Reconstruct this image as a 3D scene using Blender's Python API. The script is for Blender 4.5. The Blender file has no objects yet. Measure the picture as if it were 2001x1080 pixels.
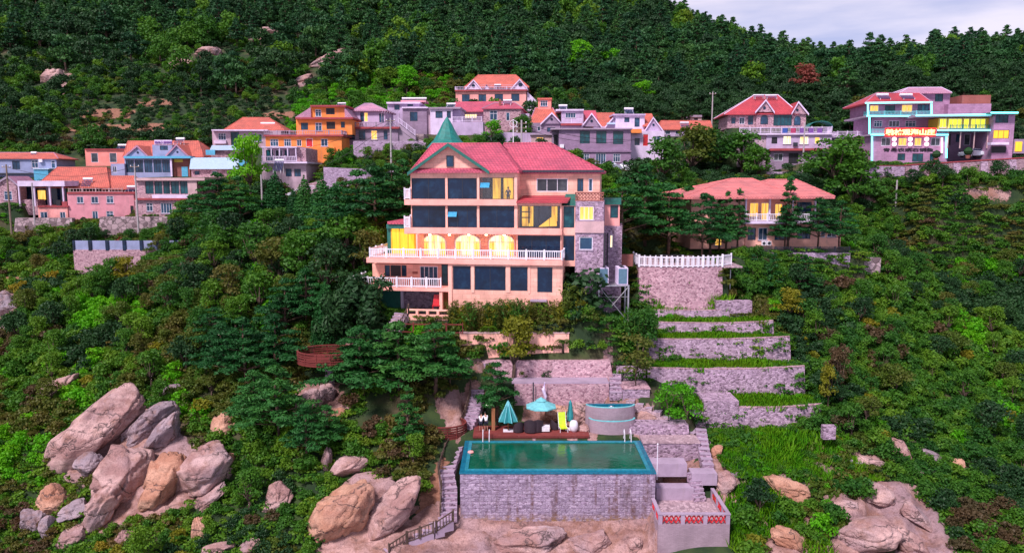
import bpy, math, random
import numpy as np
from mathutils import Vector, Matrix

# ------------------------------------------------------------------ camera, sky, sun, exposure
F = 1500.75; CX = 1000.5; CY = 540.0; PITCH = math.radians(7.22)
sc = bpy.context.scene
cam = bpy.data.objects.new("camera", bpy.data.cameras.new("camera"))
sc.collection.objects.link(cam)
cam.location = (0, 0, 0); cam.rotation_euler = (math.radians(90) - PITCH, 0, 0)
cam.data.sensor_width = 36; cam.data.lens = 27; cam.data.clip_start = 1; cam.data.clip_end = 5000
sc.camera = cam
sc.view_settings.view_transform = 'Standard'; sc.view_settings.look = 'None'
sc.view_settings.exposure = 0.4; sc.view_settings.gamma = 1.0
SUN_EL, SUN_AZ = math.radians(50), math.radians(212)
w = bpy.data.worlds.new("World"); sc.world = w; w.use_nodes = True
nt = w.node_tree; nt.nodes.clear()
def N(t, **k):
    n = nt.nodes.new(t)
    for a, b in k.items(): setattr(n, a, b)
    return n
out = N('ShaderNodeOutputWorld'); bg = N('ShaderNodeBackground'); bg.inputs[1].default_value = 0.1
sky = N('ShaderNodeTexSky', sky_type='NISHITA', sun_disc=False, sun_elevation=SUN_EL, sun_rotation=SUN_AZ, air_density=1.3, dust_density=2.0)
tc = N('ShaderNodeTexCoord'); mp = N('ShaderNodeMapping'); mp.inputs['Scale'].default_value = (1.6, 1.6, 9.0)
no = N('ShaderNodeTexNoise'); no.inputs['Scale'].default_value = 2.3; no.inputs['Detail'].default_value = 7; no.inputs['Roughness'].default_value = .52
cr = N('ShaderNodeValToRGB'); e = cr.color_ramp.elements
e[0].position = .36; e[0].color = (.46, .48, .80, 1); e[1].position = .62; e[1].color = (.92, .82, 1.0, 1)
m1 = N('ShaderNodeVectorMath', operation='SCALE'); m1.inputs[3].default_value = 4.9
mx = N('ShaderNodeMix', data_type='RGBA'); mx.inputs[0].default_value = .86
L_ = nt.links.new
L_(tc.outputs['Generated'], mp.inputs[0]); L_(mp.outputs[0], no.inputs[0]); L_(no.outputs[0], cr.inputs[0])
L_(cr.outputs[0], m1.inputs[0]); L_(sky.outputs[0], mx.inputs[6]); L_(m1.outputs[0], mx.inputs[7])
sx = N('ShaderNodeSeparateXYZ'); L_(tc.outputs['Generated'], sx.inputs[0]); mr = N('ShaderNodeMapRange')
for i_, v_ in ((1, .02), (2, .55), (3, 1.85), (4, .88)): mr.inputs[i_].default_value = v_
L_(sx.outputs[2], mr.inputs[0]); ms_ = N('ShaderNodeVectorMath', operation='SCALE'); L_(mx.outputs[2], ms_.inputs[0]); L_(mr.outputs[0], ms_.inputs[3]); L_(ms_.outputs[0], bg.inputs[0]); L_(bg.outputs[0], out.inputs[0])
sl = bpy.data.lights.new("sun", 'SUN'); sl.energy = 3.6; sl.angle = math.radians(10); sl.color = (1, .86, .90)
so = bpy.data.objects.new("sun", sl); sc.collection.objects.link(so)
sd = Vector((math.sin(SUN_AZ) * math.cos(SUN_EL), math.cos(SUN_AZ) * math.cos(SUN_EL), math.sin(SUN_EL)))
so.rotation_euler = sd.to_track_quat('Z', 'Y').to_euler()

# ------------------------------------------------------------------ projection helpers
cp, sp = math.cos(PITCH), math.sin(PITCH)
def ray(px, py):
    x = (px - CX) / F; y = (CY - py) / F
    return Vector((x, cp + y * sp, -sp + y * cp))
def P(px, py, Y):
    r = ray(px, py); return r * (Y / r.y)
def PZ(px, py, Z):
    r = ray(px, py); return r * (Z / r.z)
def proj(X, Y, Z):
    zc = Y * cp - Z * sp; yc = Y * sp + Z * cp
    return CX + F * X / zc, CY - F * yc / zc
rnd = random.Random(7)
rng = np.random.default_rng(11)

# ------------------------------------------------------------------ materials
MATS = {}
def newmat(name):
    m = bpy.data.materials.new(name); m.use_nodes = True
    t = m.node_tree; b = t.nodes['Principled BSDF']
    return m, t, b
def nd(t, ty, ins=None, **k):
    n = t.nodes.new(ty)
    for a, b in k.items(): setattr(n, a, b)
    for a, b in (ins or {}).items(): n.inputs[a].default_value = b
    return n
def mixc(t, a, b, fac, mode='MIX'):
    n = t.nodes.new('ShaderNodeMix'); n.data_type = 'RGBA'; n.blend_type = mode
    for i, v in ((6, a), (7, b), (0, fac)):
        if isinstance(v, (tuple, list)): n.inputs[i].default_value = (*v[:3], 1)
        elif isinstance(v, (int, float)): n.inputs[i].default_value = v
        else: t.links.new(v, n.inputs[i])
    return n.outputs[2]
def mrange(t, v, a, b, c, d):
    n = t.nodes.new('ShaderNodeMapRange')
    for i, x in enumerate((v, a, b, c, d)):
        if isinstance(x, (int, float)): n.inputs[i].default_value = x
        else: t.links.new(x, n.inputs[i])
    return n.outputs[0]
def noise_(t, vec, scale, detail=4, rough=.55):
    n = nd(t, 'ShaderNodeTexNoise', {'Scale': scale, 'Detail': detail, 'Roughness': rough})
    t.links.new(vec, n.inputs['Vector']); return n
def flatvec(t, kx=1, kz=1):
    """(x+y, z) of object coordinates: a facade-aligned vector on any upright wall"""
    c = nd(t, 'ShaderNodeTexCoord'); s = nd(t, 'ShaderNodeSeparateXYZ'); t.links.new(c.outputs['Object'], s.inputs[0])
    a = nd(t, 'ShaderNodeMath', operation='ADD'); t.links.new(s.outputs[0], a.inputs[0]); t.links.new(s.outputs[1], a.inputs[1])
    o = nd(t, 'ShaderNodeCombineXYZ'); ax = nd(t, 'ShaderNodeMath', {1: kx}, operation='MULTIPLY'); az = nd(t, 'ShaderNodeMath', {1: kz}, operation='MULTIPLY')
    t.links.new(a.outputs[0], ax.inputs[0]); t.links.new(s.outputs[2], az.inputs[0])
    t.links.new(ax.outputs[0], o.inputs[0]); t.links.new(az.outputs[0], o.inputs[1])
    return o.outputs[0], c.outputs['Object']
def bump(t, b, h, strength, dist=.05):
    n = nd(t, 'ShaderNodeBump', {'Strength': strength, 'Distance': dist}); t.links.new(h, n.inputs['Height']); t.links.new(n.outputs[0], b.inputs['Normal'])
def wallmat(name, col, rough=.85, var=.16, brick=None, streak=.25, mortar=.72, spec=.3):
    m, t, b = newmat(name); b.inputs['Roughness'].default_value = rough; b.inputs['Specular IOR Level'].default_value = spec
    fv, ov = flatvec(t)
    n1 = noise_(t, ov, .7, 6); n2 = noise_(t, ov, 7, 4)
    c = mixc(t, col, tuple(x * (1 - var * 2) for x in col), mrange(t, n1.outputs[0], .4, .75, 0, 1))
    c = mixc(t, c, (1 + var, 1 + var, 1 + var), 1.0, 'MULTIPLY')
    c = mixc(t, c, tuple(x * .8 for x in col), mrange(t, n2.outputs[0], .5, .8, 0, .6))
    mpn = nd(t, 'ShaderNodeMapping', {'Scale': (2.2, 2.2, .18)}); t.links.new(ov, mpn.inputs[0])
    n3 = noise_(t, mpn.outputs[0], 1.0, 5)
    c = mixc(t, c, (.30, .24, .25), mrange(t, n3.outputs[0], .56, .8, 0, streak))
    if brick:
        bt = nd(t, 'ShaderNodeTexBrick', {'Scale': 1.0, 'Brick Width': brick[0], 'Row Height': brick[1], 'Mortar Size': brick[2], 'Color1': (1, 1, 1, 1), 'Color2': (.84, .84, .84, 1), 'Mortar': (mortar, mortar, mortar, 1)})
        t.links.new(fv, bt.inputs['Vector']); c = mixc(t, c, bt.outputs['Color'], 1.0, 'MULTIPLY')
    t.links.new(c, b.inputs['Base Color']); bump(t, b, n2.outputs[0], .25, .04)
    MATS[name] = m; return m
def stonemat(name, c1, c2, c3, scale=2.6, mortar=(.5, .42, .46), stretch=1.5, stain=.3):
    m, t, b = newmat(name); b.inputs['Roughness'].default_value = .9
    c = nd(t, 'ShaderNodeTexCoord'); mpn = nd(t, 'ShaderNodeMapping', {'Scale': (1, 1, stretch)}); t.links.new(c.outputs['Object'], mpn.inputs[0])
    nw = noise_(t, mpn.outputs[0], 1.4, 3); ad = nd(t, 'ShaderNodeVectorMath', operation='MULTIPLY_ADD'); ad.inputs[1].default_value = (.25,) * 3
    t.links.new(nw.outputs[1], ad.inputs[0]); t.links.new(mpn.outputs[0], ad.inputs[2])
    v = nd(t, 'ShaderNodeTexVoronoi', {'Scale': scale}); v2 = nd(t, 'ShaderNodeTexVoronoi', {'Scale': scale}, feature='DISTANCE_TO_EDGE')
    t.links.new(ad.outputs[0], v.inputs['Vector']); t.links.new(ad.outputs[0], v2.inputs['Vector'])
    s = nd(t, 'ShaderNodeSeparateColor'); t.links.new(v.outputs['Color'], s.inputs[0])
    col = mixc(t, c1, c2, mrange(t, s.outputs[0], .2, .8, 0, 1)); col = mixc(t, col, c3, mrange(t, s.outputs[1], .6, .95, 0, 1))
    nn = noise_(t, c.outputs['Object'], 9, 5); col = mixc(t, col, (.12, .09, .1), mrange(t, nn.outputs[0], .52, .8, 0, .5))
    col = mixc(t, mortar, col, mrange(t, v2.outputs['Distance'], .01, .07, 0, 1))
    mp2 = nd(t, 'ShaderNodeMapping', {'Scale': (1.1, 1.1, .2)}); t.links.new(c.outputs['Object'], mp2.inputs[0])
    n3 = noise_(t, mp2.outputs[0], .9, 6, .65); col = mixc(t, col, (.13, .075, .08), mrange(t, n3.outputs[0], .55, .72, 0, stain))
    if stain > .7:
        fvq, _ = flatvec(t); bq = nd(t, 'ShaderNodeTexBrick', {'Scale': 1.0, 'Brick Width': .62, 'Row Height': .30, 'Mortar Size': .028, 'Mortar Smooth': .5, 'Color1': (1.1, 1.1, 1.1, 1), 'Color2': (.74, .74, .76, 1), 'Mortar': (.5, .48, .5, 1)}); t.links.new(fvq, bq.inputs['Vector']); col = mixc(t, col, bq.outputs['Color'], .9, 'MULTIPLY')
        mp3 = nd(t, 'ShaderNodeMapping', {'Scale': (1.5, 1.5, .10)}); t.links.new(c.outputs['Object'], mp3.inputs[0]); n8 = noise_(t, mp3.outputs[0], .8, 3, .5); n9 = noise_(t, c.outputs['Object'], 2.4, 5, .7)
        sm = nd(t, 'ShaderNodeMath', operation='MULTIPLY'); t.links.new(mrange(t, n8.outputs[0], .56, .64, 0, 1), sm.inputs[0]); t.links.new(mrange(t, n9.outputs[0], .38, .56, 0, .85), sm.inputs[1]); col = mixc(t, col, (.13, .065, .06), sm.outputs[0])
        sz = nd(t, 'ShaderNodeSeparateXYZ'); t.links.new(c.outputs['Object'], sz.inputs[0]); sf = nd(t, 'ShaderNodeMath', operation='MULTIPLY'); t.links.new(mrange(t, sz.outputs[2], -3.4, -4.1, 0, 1), sf.inputs[0]); t.links.new(mrange(t, n9.outputs[0], .4, .6, 0, 1), sf.inputs[1]); col = mixc(t, col, (.30, .17, .07), sf.outputs[0])
    n4 = noise_(t, c.outputs['Object'], .35, 3); col = mixc(t, col, (1.2, 1.2, 1.2), mrange(t, n4.outputs[0], .35, .7, 0, .8), 'MULTIPLY')
    t.links.new(col, b.inputs['Base Color']); bump(t, b, mrange(t, v2.outputs['Distance'], 0, .12, 0, 1), .6, .06)
    MATS[name] = m; return m
def roofmat(name, col, rows=.40, pan=.34):
    m, t, b = newmat(name); b.inputs['Roughness'].default_value = .6
    fv, ov = flatvec(t, 1, 2.1)
    bt = nd(t, 'ShaderNodeTexBrick', {'Scale': 1.0, 'Brick Width': pan, 'Row Height': rows, 'Mortar Size': .05, 'Mortar Smooth': .4, 'Color1': (1.12, 1.12, 1.12, 1), 'Color2': (.86, .84, .86, 1), 'Mortar': (.5, .44, .5, 1)}, offset=.5)
    t.links.new(fv, bt.inputs['Vector'])
    n1 = noise_(t, ov, .5, 5); n2 = noise_(t, ov, 5, 4)
    c = mixc(t, col, (col[0] * .62, col[1] * .75, col[2] * .8), mrange(t, n1.outputs[0], .38, .7, 0, .9))
    c = mixc(t, c, (col[0] * 1.1, min(1, col[1] * 1.5 + .05), min(1, col[2] * 1.4 + .04)), mrange(t, n2.outputs[0], .52, .8, 0, .5))
    c = mixc(t, c, bt.outputs['Color'], 1.0, 'MULTIPLY')
    t.links.new(c, b.inputs['Base Color']); bump(t, b, bt.outputs['Fac'], -.5, .05)
    MATS[name] = m; return m
def plain(name, col, rough=.6, metal=0, var=.1, spec=.5, bmp=.1):
    m, t, b = newmat(name); b.inputs['Roughness'].default_value = rough; b.inputs['Metallic'].default_value = metal; b.inputs['Specular IOR Level'].default_value = spec
    c = nd(t, 'ShaderNodeTexCoord'); n = noise_(t, c.outputs['Object'], 3.5, 5)
    col_ = mixc(t, tuple(x * (1 + var) for x in col), tuple(x * (1 - 2 * var) for x in col), mrange(t, n.outputs[0], .35, .7, 0, 1))
    t.links.new(col_, b.inputs['Base Color'])
    if bmp: bump(t, b, n.outputs[0], bmp, .03)
    MATS[name] = m; return m
def emis(name, col, strength, col2=None, stripes=0):
    m, t, b = newmat(name); b.inputs['Base Color'].default_value = (*[c * .5 for c in col], 1)
    b.inputs['Emission Strength'].default_value = strength; b.inputs['Emission Color'].default_value = (*col, 1)
    if col2:
        fv, ov = flatvec(t, stripes or 1, .15 if stripes else 1)
        n = noise_(t, fv, 2.2, 3); t.links.new(mixc(t, col, col2, mrange(t, n.outputs[0], .42, .6, 0, 1)), b.inputs['Emission Color'])
    MATS[name] = m; return m
def glassmat(name, col, rough=.08, panes=0):
    m, t, b = newmat(name); b.inputs['Roughness'].default_value = rough; b.inputs['Specular IOR Level'].default_value = .42
    fv, ov = flatvec(t, 1, 1); n = noise_(t, fv, 1.1, 6, .65); n5 = noise_(t, fv, .35, 2)
    c = mixc(t, col, (col[0] * 3 + .004, col[1] * 3 + .01, col[2] * 2.3 + .02), mrange(t, n.outputs[0], .48, .75, 0, .8))  # blotches in the pane colour stand in for faint reflections
    c = mixc(t, c, tuple(x * .35 for x in col), mrange(t, n5.outputs[0], .45, .65, 0, .8))
    t.links.new(c, b.inputs['Base Color']); bump(t, b, n5.outputs[0], .12, .05)
    MATS[name] = m; return m
def leafmat(name, cols, trans=.25):
    m, t, b = newmat(name); b.inputs['Roughness'].default_value = .55; b.inputs['Specular IOR Level'].default_value = .22
    oi = nd(t, 'ShaderNodeObjectInfo'); g = nd(t, 'ShaderNodeNewGeometry')
    n1 = noise_(t, g.outputs['Position'], .055, 3); n2 = noise_(t, g.outputs['Position'], .9, 3)
    a = nd(t, 'ShaderNodeMath', {1: .42}, operation='MULTIPLY'); t.links.new(oi.outputs['Random'], a.inputs[0])
    a2 = nd(t, 'ShaderNodeMath', operation='ADD'); t.links.new(a.outputs[0], a2.inputs[0]); t.links.new(mrange(t, n1.outputs[0], .3, .7, 0, .36), a2.inputs[1])
    a3 = nd(t, 'ShaderNodeMath', operation='ADD'); t.links.new(a2.outputs[0], a3.inputs[0]); t.links.new(mrange(t, n2.outputs[0], .3, .7, 0, .22), a3.inputs[1])
    r = nd(t, 'ShaderNodeValToRGB'); r.color_ramp.elements.remove(r.color_ramp.elements[0])
    for i, c in enumerate(cols):
        p = i / (len(cols) - 1)
        el = r.color_ramp.elements[0] if i == 0 else r.color_ramp.elements.new(p)
        el.position = p; el.color = (*c, 1)
    t.links.new(a3.outputs[0], r.inputs[0]); t.links.new(r.outputs[0], b.inputs['Base Color'])
    tr = nd(t, 'ShaderNodeBsdfTranslucent'); t.links.new(mixc(t, r.outputs[0], (1.5, 1.5, .7), 1.0, 'MULTIPLY'), tr.inputs[0])
    ms = nd(t, 'ShaderNodeMixShader', {0: trans}); t.links.new(b.outputs[0], ms.inputs[1]); t.links.new(tr.outputs[0], ms.inputs[2])
    t.links.new(ms.outputs[0], t.nodes['Material Output'].inputs[0])
    MATS[name] = m; return m
def rockmat(name, base=(.36, .205, .19), light=(.60, .40, .37), dark=(.13, .08, .075), grey=.4):
    m, t, b = newmat(name); b.inputs['Roughness'].default_value = .88
    g = nd(t, 'ShaderNodeNewGeometry'); v = g.outputs['Position']
    mpn = nd(t, 'ShaderNodeMapping', {'Rotation': (0, .8, .2), 'Scale': (.35, 1, 1.4)}); t.links.new(v, mpn.inputs[0])
    n1 = noise_(t, mpn.outputs[0], .55, 7, .62); n2 = noise_(t, v, 3.2, 6, .65); n3 = noise_(t, v, .22, 4)
    c = mixc(t, base, light, mrange(t, n1.outputs[0], .42, .62, 0, 1))
    c = mixc(t, c, (.34, .30, .36), mrange(t, n3.outputs[0], .5, .66, 0, grey))
    c = mixc(t, c, dark, mrange(t, n2.outputs[0], .54, .8, 0, .75))
    vo = nd(t, 'ShaderNodeTexVoronoi', {'Scale': .34}, feature='DISTANCE_TO_EDGE')
    nw = noise_(t, v, .8, 4); ad = nd(t, 'ShaderNodeVectorMath', operation='MULTIPLY_ADD'); ad.inputs[1].default_value = (2.2,) * 3
    t.links.new(nw.outputs[1], ad.inputs[0]); t.links.new(mpn.outputs[0], ad.inputs[2]); t.links.new(ad.outputs[0], vo.inputs['Vector'])
    n6 = noise_(t, v, .5, 3); n7 = noise_(t, v, .85, 5, .6)
    c = mixc(t, c, (.27, .13, .085), mrange(t, n7.outputs[0], .52, .7, 0, .65))
    gap = nd(t, 'ShaderNodeMath', operation='ADD'); t.links.new(mrange(t, vo.outputs['Distance'], .003, .03, .1, 1), gap.inputs[0]); t.links.new(mrange(t, n6.outputs[0], .42, .52, 1, 0), gap.inputs[1])
    c = mixc(t, (.09, .06, .06), c, gap.outputs[0])
    n12 = noise_(t, v, 11, 6, .7); c = mixc(t, c, (.62, .60, .60), mrange(t, n12.outputs[0], .44, .62, 0, .8), 'MULTIPLY')
    t.links.new(c, b.inputs['Base Color'])
    h = nd(t, 'ShaderNodeMath', operation='ADD'); t.links.new(n2.outputs[0], h.inputs[0]); t.links.new(mrange(t, vo.outputs['Distance'], 0, .05, 0, .6), h.inputs[1])
    bump(t, b, h.outputs[0], .8, .16)
    MATS[name] = m; return m

wallmat('peach', (.88, .47, .37), brick=(.9, .45, .02), mortar=.70, streak=.4)
wallmat('peach_plain', (.88, .46, .37), streak=.35)
wallmat('band', (.86, .41, .34), streak=.3)
wallmat('pinkwall', (.64, .27, .32), streak=.45); wallmat('salmon', (.84, .37, .34), streak=.4); wallmat('orange', (.82, .26, .07), streak=.4)
wallmat('coralwall', (.82, .28, .24)); wallmat('lavender', (.33, .22, .35), brick=(.5, .22, .02)); wallmat('greywall', (.31, .23, .33), brick=(.6, .3, .02))
wallmat('bluegrey', (.27, .31, .48)); wallmat('whitewall', (.47, .37, .54), streak=.45); wallmat('tanwall', (.54, .36, .37)); wallmat('cream', (.47, .34, .41), streak=.4)
wallmat('hoteltile', (.44, .25, .40), brick=(.6, .3, .02)); wallmat('concrete', (.36, .28, .37), streak=.5); wallmat('palewhite', (.66, .56, .74), streak=.15)
wallmat('brickred', (.34, .12, .10), brick=(.25, .08, .012)); wallmat('trimred', (.33, .06, .07)); wallmat('deckwood', (.20, .04, .035), brick=(2.4, .14, .02), mortar=.35)
wallmat('woodbrown', (.34, .14, .06), brick=(.12, 3, .01), mortar=.5); wallmat('brickgrey', (.36, .27, .32), brick=(.28, .09, .014), mortar=.8, streak=.3)
stonemat('stone', (.29, .19, .28), (.50, .36, .48), (.13, .08, .12), scale=4.4, mortar=(.44, .34, .41)); stonemat('stonepink', (.44, .25, .30), (.60, .38, .43), (.22, .10, .14), scale=4.4, mortar=(.46, .32, .36))
stonemat('stonelav', (.36, .26, .38), (.50, .38, .53), (.24, .16, .25), scale=3, mortar=(.4,.3,.42)); stonemat('poolstone', (.33, .25, .36), (.47, .38, .50), (.20, .14, .21), scale=4.4, mortar=(.40, .32, .41), stretch=2.0, stain=.8)
stonemat('stonedark', (.27, .17, .20), (.40, .26, .30), (.15, .08, .10), scale=3.6, mortar=(.30, .22, .25), stain=.5); stonemat('rubble', (.30, .22, .24), (.44, .33, .36), (.14, .1, .11), scale=1.4, mortar=(.1, .08, .08), stretch=1.1)
stonemat('paving', (.40, .28, .31), (.52, .38, .42), (.27, .18, .21), scale=3.4, stretch=1, mortar=(.3, .21, .24))
roofmat('roofpink', (.62, .10, .16)); roofmat('roofcoral', (.68, .16, .11)); roofmat('roofred', (.56, .06, .08)); roofmat('roofsalmon', (.82, .24, .22)); roofmat('rooflilac', (.62, .30, .42))
plain('green', (.015, .14, .11), .5, var=.15); plain('greenroof', (.012, .19, .16), .45, var=.15); plain('white', (.80, .78, .86), .5, var=.06); plain('frame', (.74, .74, .84), .45)
plain('darkframe', (.03, .035, .05), .4); plain('metal', (.45, .45, .48), .4, .7); plain('acblue', (.10, .20, .28), .4); plain('blackish', (.015, .014, .02), .6)
plain('tin', (.48, .66, .82), .4, .1); plain('ventsky', (.08, .45, .75), .12, .3, bmp=0); plain('tinblue', (.10, .42, .62), .4); plain('redpaint', (.55, .02, .03), .4); plain('yellowgreen', (.55, .75, .03), .5)
plain('tealcloth', (.16, .52, .56), .7); plain('tealdark', (.02, .25, .27), .7); plain('tealrim', (.02, .24, .32), .35, var=.15); plain('tealpool', (.005, .15, .24), .3, var=.2); plain('pooltile', (.01, .22, .24), .3, var=.2)
plain('skin', (.45, .24, .17), .5); plain('hair', (.01, .01, .01), .5); plain('shirt', (.75, .76, .8), .8); plain('shorts', (.015, .018, .04), .8)
plain('wicker', (.035, .02, .03), .7, bmp=.5); plain('woodpole', (.22, .16, .12), .8); plain('concpole', (.42, .38, .40), .8); plain('bark', (.10, .065, .05), .95, var=.3); plain('barkpine', (.13, .075, .055), .95, var=.3)
plain('carwhite', (.72, .74, .82), .25); plain('carsilver', (.40, .43, .52), .25, .5); plain('cardark', (.05, .05, .06), .25); plain('tyre', (.012, .012, .014), .8); plain('soil', (.36, .15, .08), .95, var=.25)
plain('solartube', (.06, .08, .20), .15); plain('curtain', (.5, .35, .1), .8); plain('purple', (.20, .08, .34), .6); plain('bannerred', (.45, .05, .14), .6); plain('bannerblue', (.04, .1, .4), .6); plain('yellowpaint', (.65, .5, .05), .6)
glassmat('glass', (.003, .016, .045)); glassmat('glassteal', (.008, .06, .08)); glassmat('glassblue', (.02, .06, .12)); glassmat('glassgrey', (.06, .07, .09))
emis('lit', (1, .60, .14), 1.0, (.75, .32, .03), 3); emis('litwhite', (1, .86, .52), 1.1, (.85, .48, .12), 2.0); emis('litamber', (1, .50, .03), 1.05, (.75, .30, .01), 6); emis('litroom', (1, .54, .05), 1.0, (.45, .2, .02), 1.2)
emis('littable', (1, .50, .04), .9); emis('blueglow', (.10, .55, .9), 1.0); emis('neoncyan', (.22, .95, 1), 1.9); emis('neonpink', (1, .62, .72), 1.7); emis('neonred', (1, .035, .03), 1.35); emis('neonyellow', (1, .72, .25), 2.0)
emis('lithotel', (.95, .80, .04), 1.0, (.55, .62, .05), 2.5); emis('lampspill', (1, .68, .30), 22); emis('lampwhite', (1, .9, .8), 2.0)
m, t, b = newmat('clearglass')
gl = nd(t, 'ShaderNodeBsdfGlossy', {'Roughness': .03}); tr = nd(t, 'ShaderNodeBsdfTransparent', {0: (.93, .95, .97, 1)}); ms = nd(t, 'ShaderNodeMixShader', {0: .07})
t.links.new(tr.outputs[0], ms.inputs[1]); t.links.new(gl.outputs[0], ms.inputs[2]); t.links.new(ms.outputs[0], t.nodes['Material Output'].inputs[0]); MATS['clearglass'] = m
m, t, b = newmat('water'); b.inputs['Roughness'].default_value = .06; b.inputs['Specular IOR Level'].default_value = .5
g = nd(t, 'ShaderNodeNewGeometry'); n = noise_(t, g.outputs['Position'], .35, 5, .6); n2 = noise_(t, g.outputs['Position'], 2.2, 4)
t.links.new(mixc(t, (.001, .065, .035), (.003, .125, .07), mrange(t, n.outputs[0], .35, .65, 0, 1)), b.inputs['Base Color']); bump(t, b, n2.outputs[0], .35, .06); MATS['water'] = m
rockmat('rock'); rockmat('rockgrey', (.27, .21, .24), (.44, .34, .37), (.09, .07, .08), .6); rockmat('rockorange', (.46, .22, .14), (.62, .36, .25), (.17, .085, .06), .15)
leafmat('leafpine', [(.008, .05, .018), (.016, .095, .022), (.03, .14, .026), (.06, .18, .026)], .15)
leafmat('leafforest', [(.008, .040, .018), (.018, .078, .028), (.035, .12, .03), (.075, .17, .028)], .12)
leafmat('leafgreen', [(.012, .06, .014), (.026, .11, .016), (.055, .17, .014), (.11, .23, .014), (.16, .20, .02)])
leafmat('leafolive', [(.04, .085, .015), (.075, .13, .015), (.11, .11, .022), (.15, .085, .035)])
leafmat('leafbright', [(.05, .24, .008), (.09, .36, .008), (.17, .42, .010)], .3)
leafmat('leafgrass', [(.03, .19, .006), (.08, .30, .006), (.15, .34, .010), (.20, .25, .02)], .3)
leafmat('leafyellow', [(.13, .17, .015), (.21, .21, .015), (.30, .21, .02)], .3)
leafmat('leafbrown', [(.055, .055, .025), (.09, .065, .03), (.12, .065, .04)])
leafmat('leafred', [(.16, .045, .04), (.24, .065, .05), (.28, .09, .06)])
leafmat('leafdark', [(.010, .036, .014), (.018, .062, .018), (.03, .09, .02)], .12)

# ------------------------------------------------------------------ mesh builder
C = sc.collection
def mesh_np(name, V, Fc, mats, midx=None, smooth=False):
    me = bpy.data.meshes.new(name); V = np.asarray(V, np.float32); 
    if isinstance(Fc, np.ndarray):
        nf, k = Fc.shape; me.vertices.add(len(V)); me.vertices.foreach_set('co', V.ravel())
        me.loops.add(nf * k); me.loops.foreach_set('vertex_index', Fc.astype(np.int32).ravel())
        me.polygons.add(nf); me.polygons.foreach_set('loop_start', np.arange(0, nf * k, k, dtype=np.int32)); me.polygons.foreach_set('loop_total', np.full(nf, k, np.int32))
        me.update(calc_edges=True)
    else: me.from_pydata([tuple(v) for v in V], [], Fc); me.update()
    for m_ in mats: me.materials.append(MATS[m_])
    if midx is not None: me.polygons.foreach_set('material_index', np.asarray(midx, np.int32))
    if smooth: me.polygons.foreach_set('use_smooth', np.ones(len(me.polygons), bool))
    me.update(); return me
def link(name, me, parent=None, loc=None, label=None):
    o = bpy.data.objects.new(name, me); C.objects.link(o)
    if parent is not None: o.parent = parent
    if loc is not None: o.location = loc
    if label: o['label'] = label
    return o
def tag(o, label=None, cat=None, group=None, kind=None):
    if label: o['label'] = label
    if cat: o['category'] = cat
    if group: o['group'] = group
    if kind: o['kind'] = kind
    return o
class MB:
    def __init__(s): s.v = []; s.f = []
    def poly(s, pts):
        i = len(s.v); s.v += [tuple(p) for p in pts]; s.f.append(tuple(range(i, i + len(pts)))); return s
    def box(s, x0, x1, y0, y1, z0, z1):
        i = len(s.v); s.v += [(x0, y0, z0), (x1, y0, z0), (x1, y1, z0), (x0, y1, z0), (x0, y0, z1), (x1, y0, z1), (x1, y1, z1), (x0, y1, z1)]
        s.f += [tuple(i + k for k in q) for q in ((0, 3, 2, 1), (4, 5, 6, 7), (0, 1, 5, 4), (1, 2, 6, 5), (2, 3, 7, 6), (3, 0, 4, 7))]; return s
    def hull(s, bot, top):
        """prism between two same-length rings"""
        n = len(bot); i = len(s.v); s.v += [tuple(p) for p in bot] + [tuple(p) for p in top]
        s.f.append(tuple(i + k for k in reversed(range(n)))); s.f.append(tuple(i + n + k for k in range(n)))
        for k in range(n): j = (k + 1) % n; s.f.append((i + k, i + j, i + n + j, i + n + k))
        return s
    def tube(s, pts, r, n=6):
        pts = [Vector(p) for p in pts]; rr = r if isinstance(r, (list, tuple)) else [r] * len(pts); base = len(s.v)
        for k, p in enumerate(pts):
            d = (pts[min(k + 1, len(pts) - 1)] - pts[max(k - 1, 0)]).normalized()
            a = d.cross(Vector((0, 0, 1)));
            if a.length < 1e-3: a = Vector((1, 0, 0))
            a.normalize(); b_ = d.cross(a)
            for j in range(n):
                q = p + (a * math.cos(2 * math.pi * j / n) + b_ * math.sin(2 * math.pi * j / n)) * rr[k]; s.v.append(tuple(q))
        for k in range(len(pts) - 1):
            for j in range(n): s.f.append((base + k * n + j, base + k * n + (j + 1) % n, base + (k + 1) * n + (j + 1) % n, base + (k + 1) * n + j))
        s.f.append(tuple(base + j for j in reversed(range(n)))); s.f.append(tuple(base + (len(pts) - 1) * n + j for j in range(n))); return s
    def lathe(s, prof, n=16, c=(0, 0, 0), sx=1, sy=1):
        base = len(s.v)
        for r, z in prof:
            for j in range(n): s.v.append((c[0] + r * sx * math.cos(2 * math.pi * j / n), c[1] + r * sy * math.sin(2 * math.pi * j / n), c[2] + z))
        for k in range(len(prof) - 1):
            for j in range(n): s.f.append((base + k * n + j, base + k * n + (j + 1) % n, base + (k + 1) * n + (j + 1) % n, base + (k + 1) * n + j))
        s.f.append(tuple(base + j for j in reversed(range(n)))); s.f.append(tuple(base + (len(prof) - 1) * n + j for j in range(n))); return s
    def build(s, name, mat, parent=None, label=None, smooth=False, loc=None):
        me = mesh_np(name, s.v, s.f, [mat], smooth=smooth)
        return link(name, me, parent, loc, label)
def empty(name, loc, yaw=0, label=None, cat=None, group=None):
    o = bpy.data.objects.new(name, None); C.objects.link(o); o.location = loc; o.rotation_euler = (0, 0, math.radians(yaw)); o.empty_display_size = .5
    return tag(o, label, cat, group)

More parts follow.
